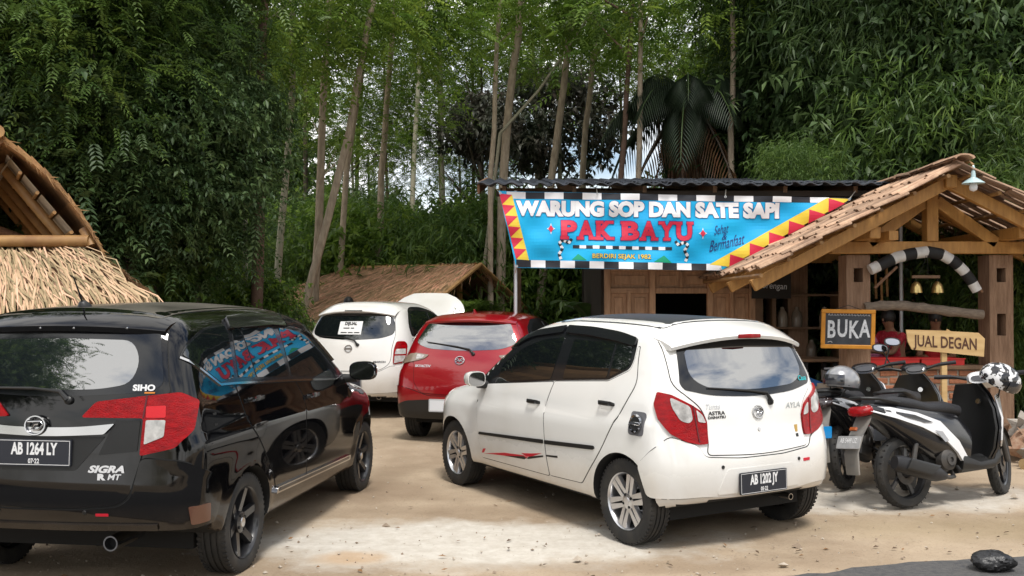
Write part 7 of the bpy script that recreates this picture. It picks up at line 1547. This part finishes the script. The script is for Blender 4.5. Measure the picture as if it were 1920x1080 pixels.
# --- banana plants and the potted greenery by the cars
def banana(loc, label, n=6, L_=1.5, seed=0):
    t = thing('banana_plant', label, 'banana plant', loc); r = np.random.default_rng(seed); MB().tube([(0, 0, 0), (.03, 0, .5), (.02, .02, 1.0)], [.09, .08, .05], 10).build('stem', M_CULM, t, 50)
    for k in range(n):
        a = 2 * math.pi * k / n + r.normal(0, .2); el = .6 + .5 * r.random(); b = MB(); V = []; m_ = 12; ln = L_ * (.8 + .4 * r.random())
        for i in range(m_ + 1):
            s_ = i / m_; x = s_ * ln * math.cos(el) ; z = 1.0 + math.sin(el) * s_ * ln - .55 * s_ * s_ * ln; w_ = .19 * math.sin(math.pi * min(1, s_ * .92 + .06)) ** .6 + .004
            for j in (-1, 0, 1): V.append((x * math.cos(a) - j * w_ * math.sin(a), x * math.sin(a) + j * w_ * math.cos(a), z + (.05 if j else 0) - .10 * abs(j) * s_))
        b.add(V, [(i * 3 + j, i * 3 + j + 1, (i + 1) * 3 + j + 1, (i + 1) * 3 + j) for i in range(m_) for j in (0, 1)]); b.build('leaf', mat('banana_leaf', (.085, .17, .045), .4, trans=.4, col2=(.12, .22, .06), scale=3), t, 60)
for k, (x, y, d, lab) in enumerate(((785, 470, 22, 'banana plant with a broad upright leaf behind the thatched hut'), (1105, 520, 15.0, 'banana plant leaning out beside the teak wall'), (392, 548, 13.4, 'young banana plant among the dark trees by the hut'))):
    c = px(x, y, d); banana((c.x, c.y, max(.04, c.z - 1.7)) if k else (c.x, c.y, .06), lab, 6, 1.1, k)
for k, (x, y, d) in enumerate(((880, 576, 16.6),)):
    c = px(x, y, d); tree('papaya_seedling', 'low spreading green plant beside the thatched hut', 'plant', None, (c.x, c.y, .06), trunk_mesh([(0, 0, 0), (.02, 0, .7), (0, 0, 1.35)], .04, .02, M_CULM, 7), [(CR_B[2], (0, 0, 1.42), 0, (.36, .34, .11))])
for k, (x, y, d, s_) in enumerate(((1500, 350, 13.9, .42), (1690, 318, 14.3, .34), (1880, 470, 12.4, .7), (1905, 600, 12.0, .55), (1790, 600, 13.6, .5))):
    c = px(x, y, d); tree('bamboo_shoot', 'young bamboo with long pale leaves sprouting by the stall', 'bamboo', 'young bamboo by the stall', (c.x, c.y, .05), trunk_mesh([(0, 0, 0), (.03, 0, c.z * .6), (0, 0, c.z)], .02, .01, M_CULM, 6), [(CR_Y[1], (0, 0, c.z), k, s_)])
# --- airy far crowns that break up the sky between the trunks
for k, (x, y, d, s_) in enumerate(((600, 150, 28, 1.0), (660, 230, 30, .9), (720, 130, 29, 1.0), (770, 250, 31, .85), (820, 100, 30, 1.0), (860, 290, 31, .7), (690, 330, 32, .8), (900, 80, 29, 1.0), (1000, 100, 28, 1.0), (1090, 130, 27, .9), (1160, 60, 27, .9), (1250, 90, 26, .9), (1345, 60, 24, .8))):
    c = px(x, y, d); tree('feathery_tree', 'airy feathery tree filling the gap between pale trunks', 'tree', 'airy trees beyond the pale trunks', (c.x, c.y, .06), trunk_mesh([(0, 0, 0), (.1, 0, c.z * .5), (0, 0, c.z + .6)], .07, .03, bk[k % 4], 7, 5, 300 + k, 1.6), [(CR_F[k % 3], (0, 0, c.z), k * 1.9, s_), (CR_F[(k + 1) % 3], (.5, .5, c.z - 1.1 * s_), k * .7, s_ * .7)])
# --- trees across the road, behind the viewer: they show in the car windows
for k, (X, Y, zc, s_) in enumerate(((-15, -3.5, 8.0, 2.3), (-19, -6, 9, 2.4), (9, -12, 6.0, 1.8), (13.5, -9, 5.5, 1.7), (1.5, -19, 5.0, 1.7))):
    tree('roadside_tree', 'leafy tree standing on the far side of the road', 'tree', 'trees across the road', (X, Y, 0), trunk_mesh([(0, 0, 0), (.2, 0, zc * .5), (0, 0, zc)], .2, .08, M_BARKD, 8, 6, 60 + k, 2.), [(CR_P[k % 3], (0, 0, zc), k, s_), (CR_P[(k + 1) % 3], (.6, .4, zc - 2), k * 2, s_ * .8)])
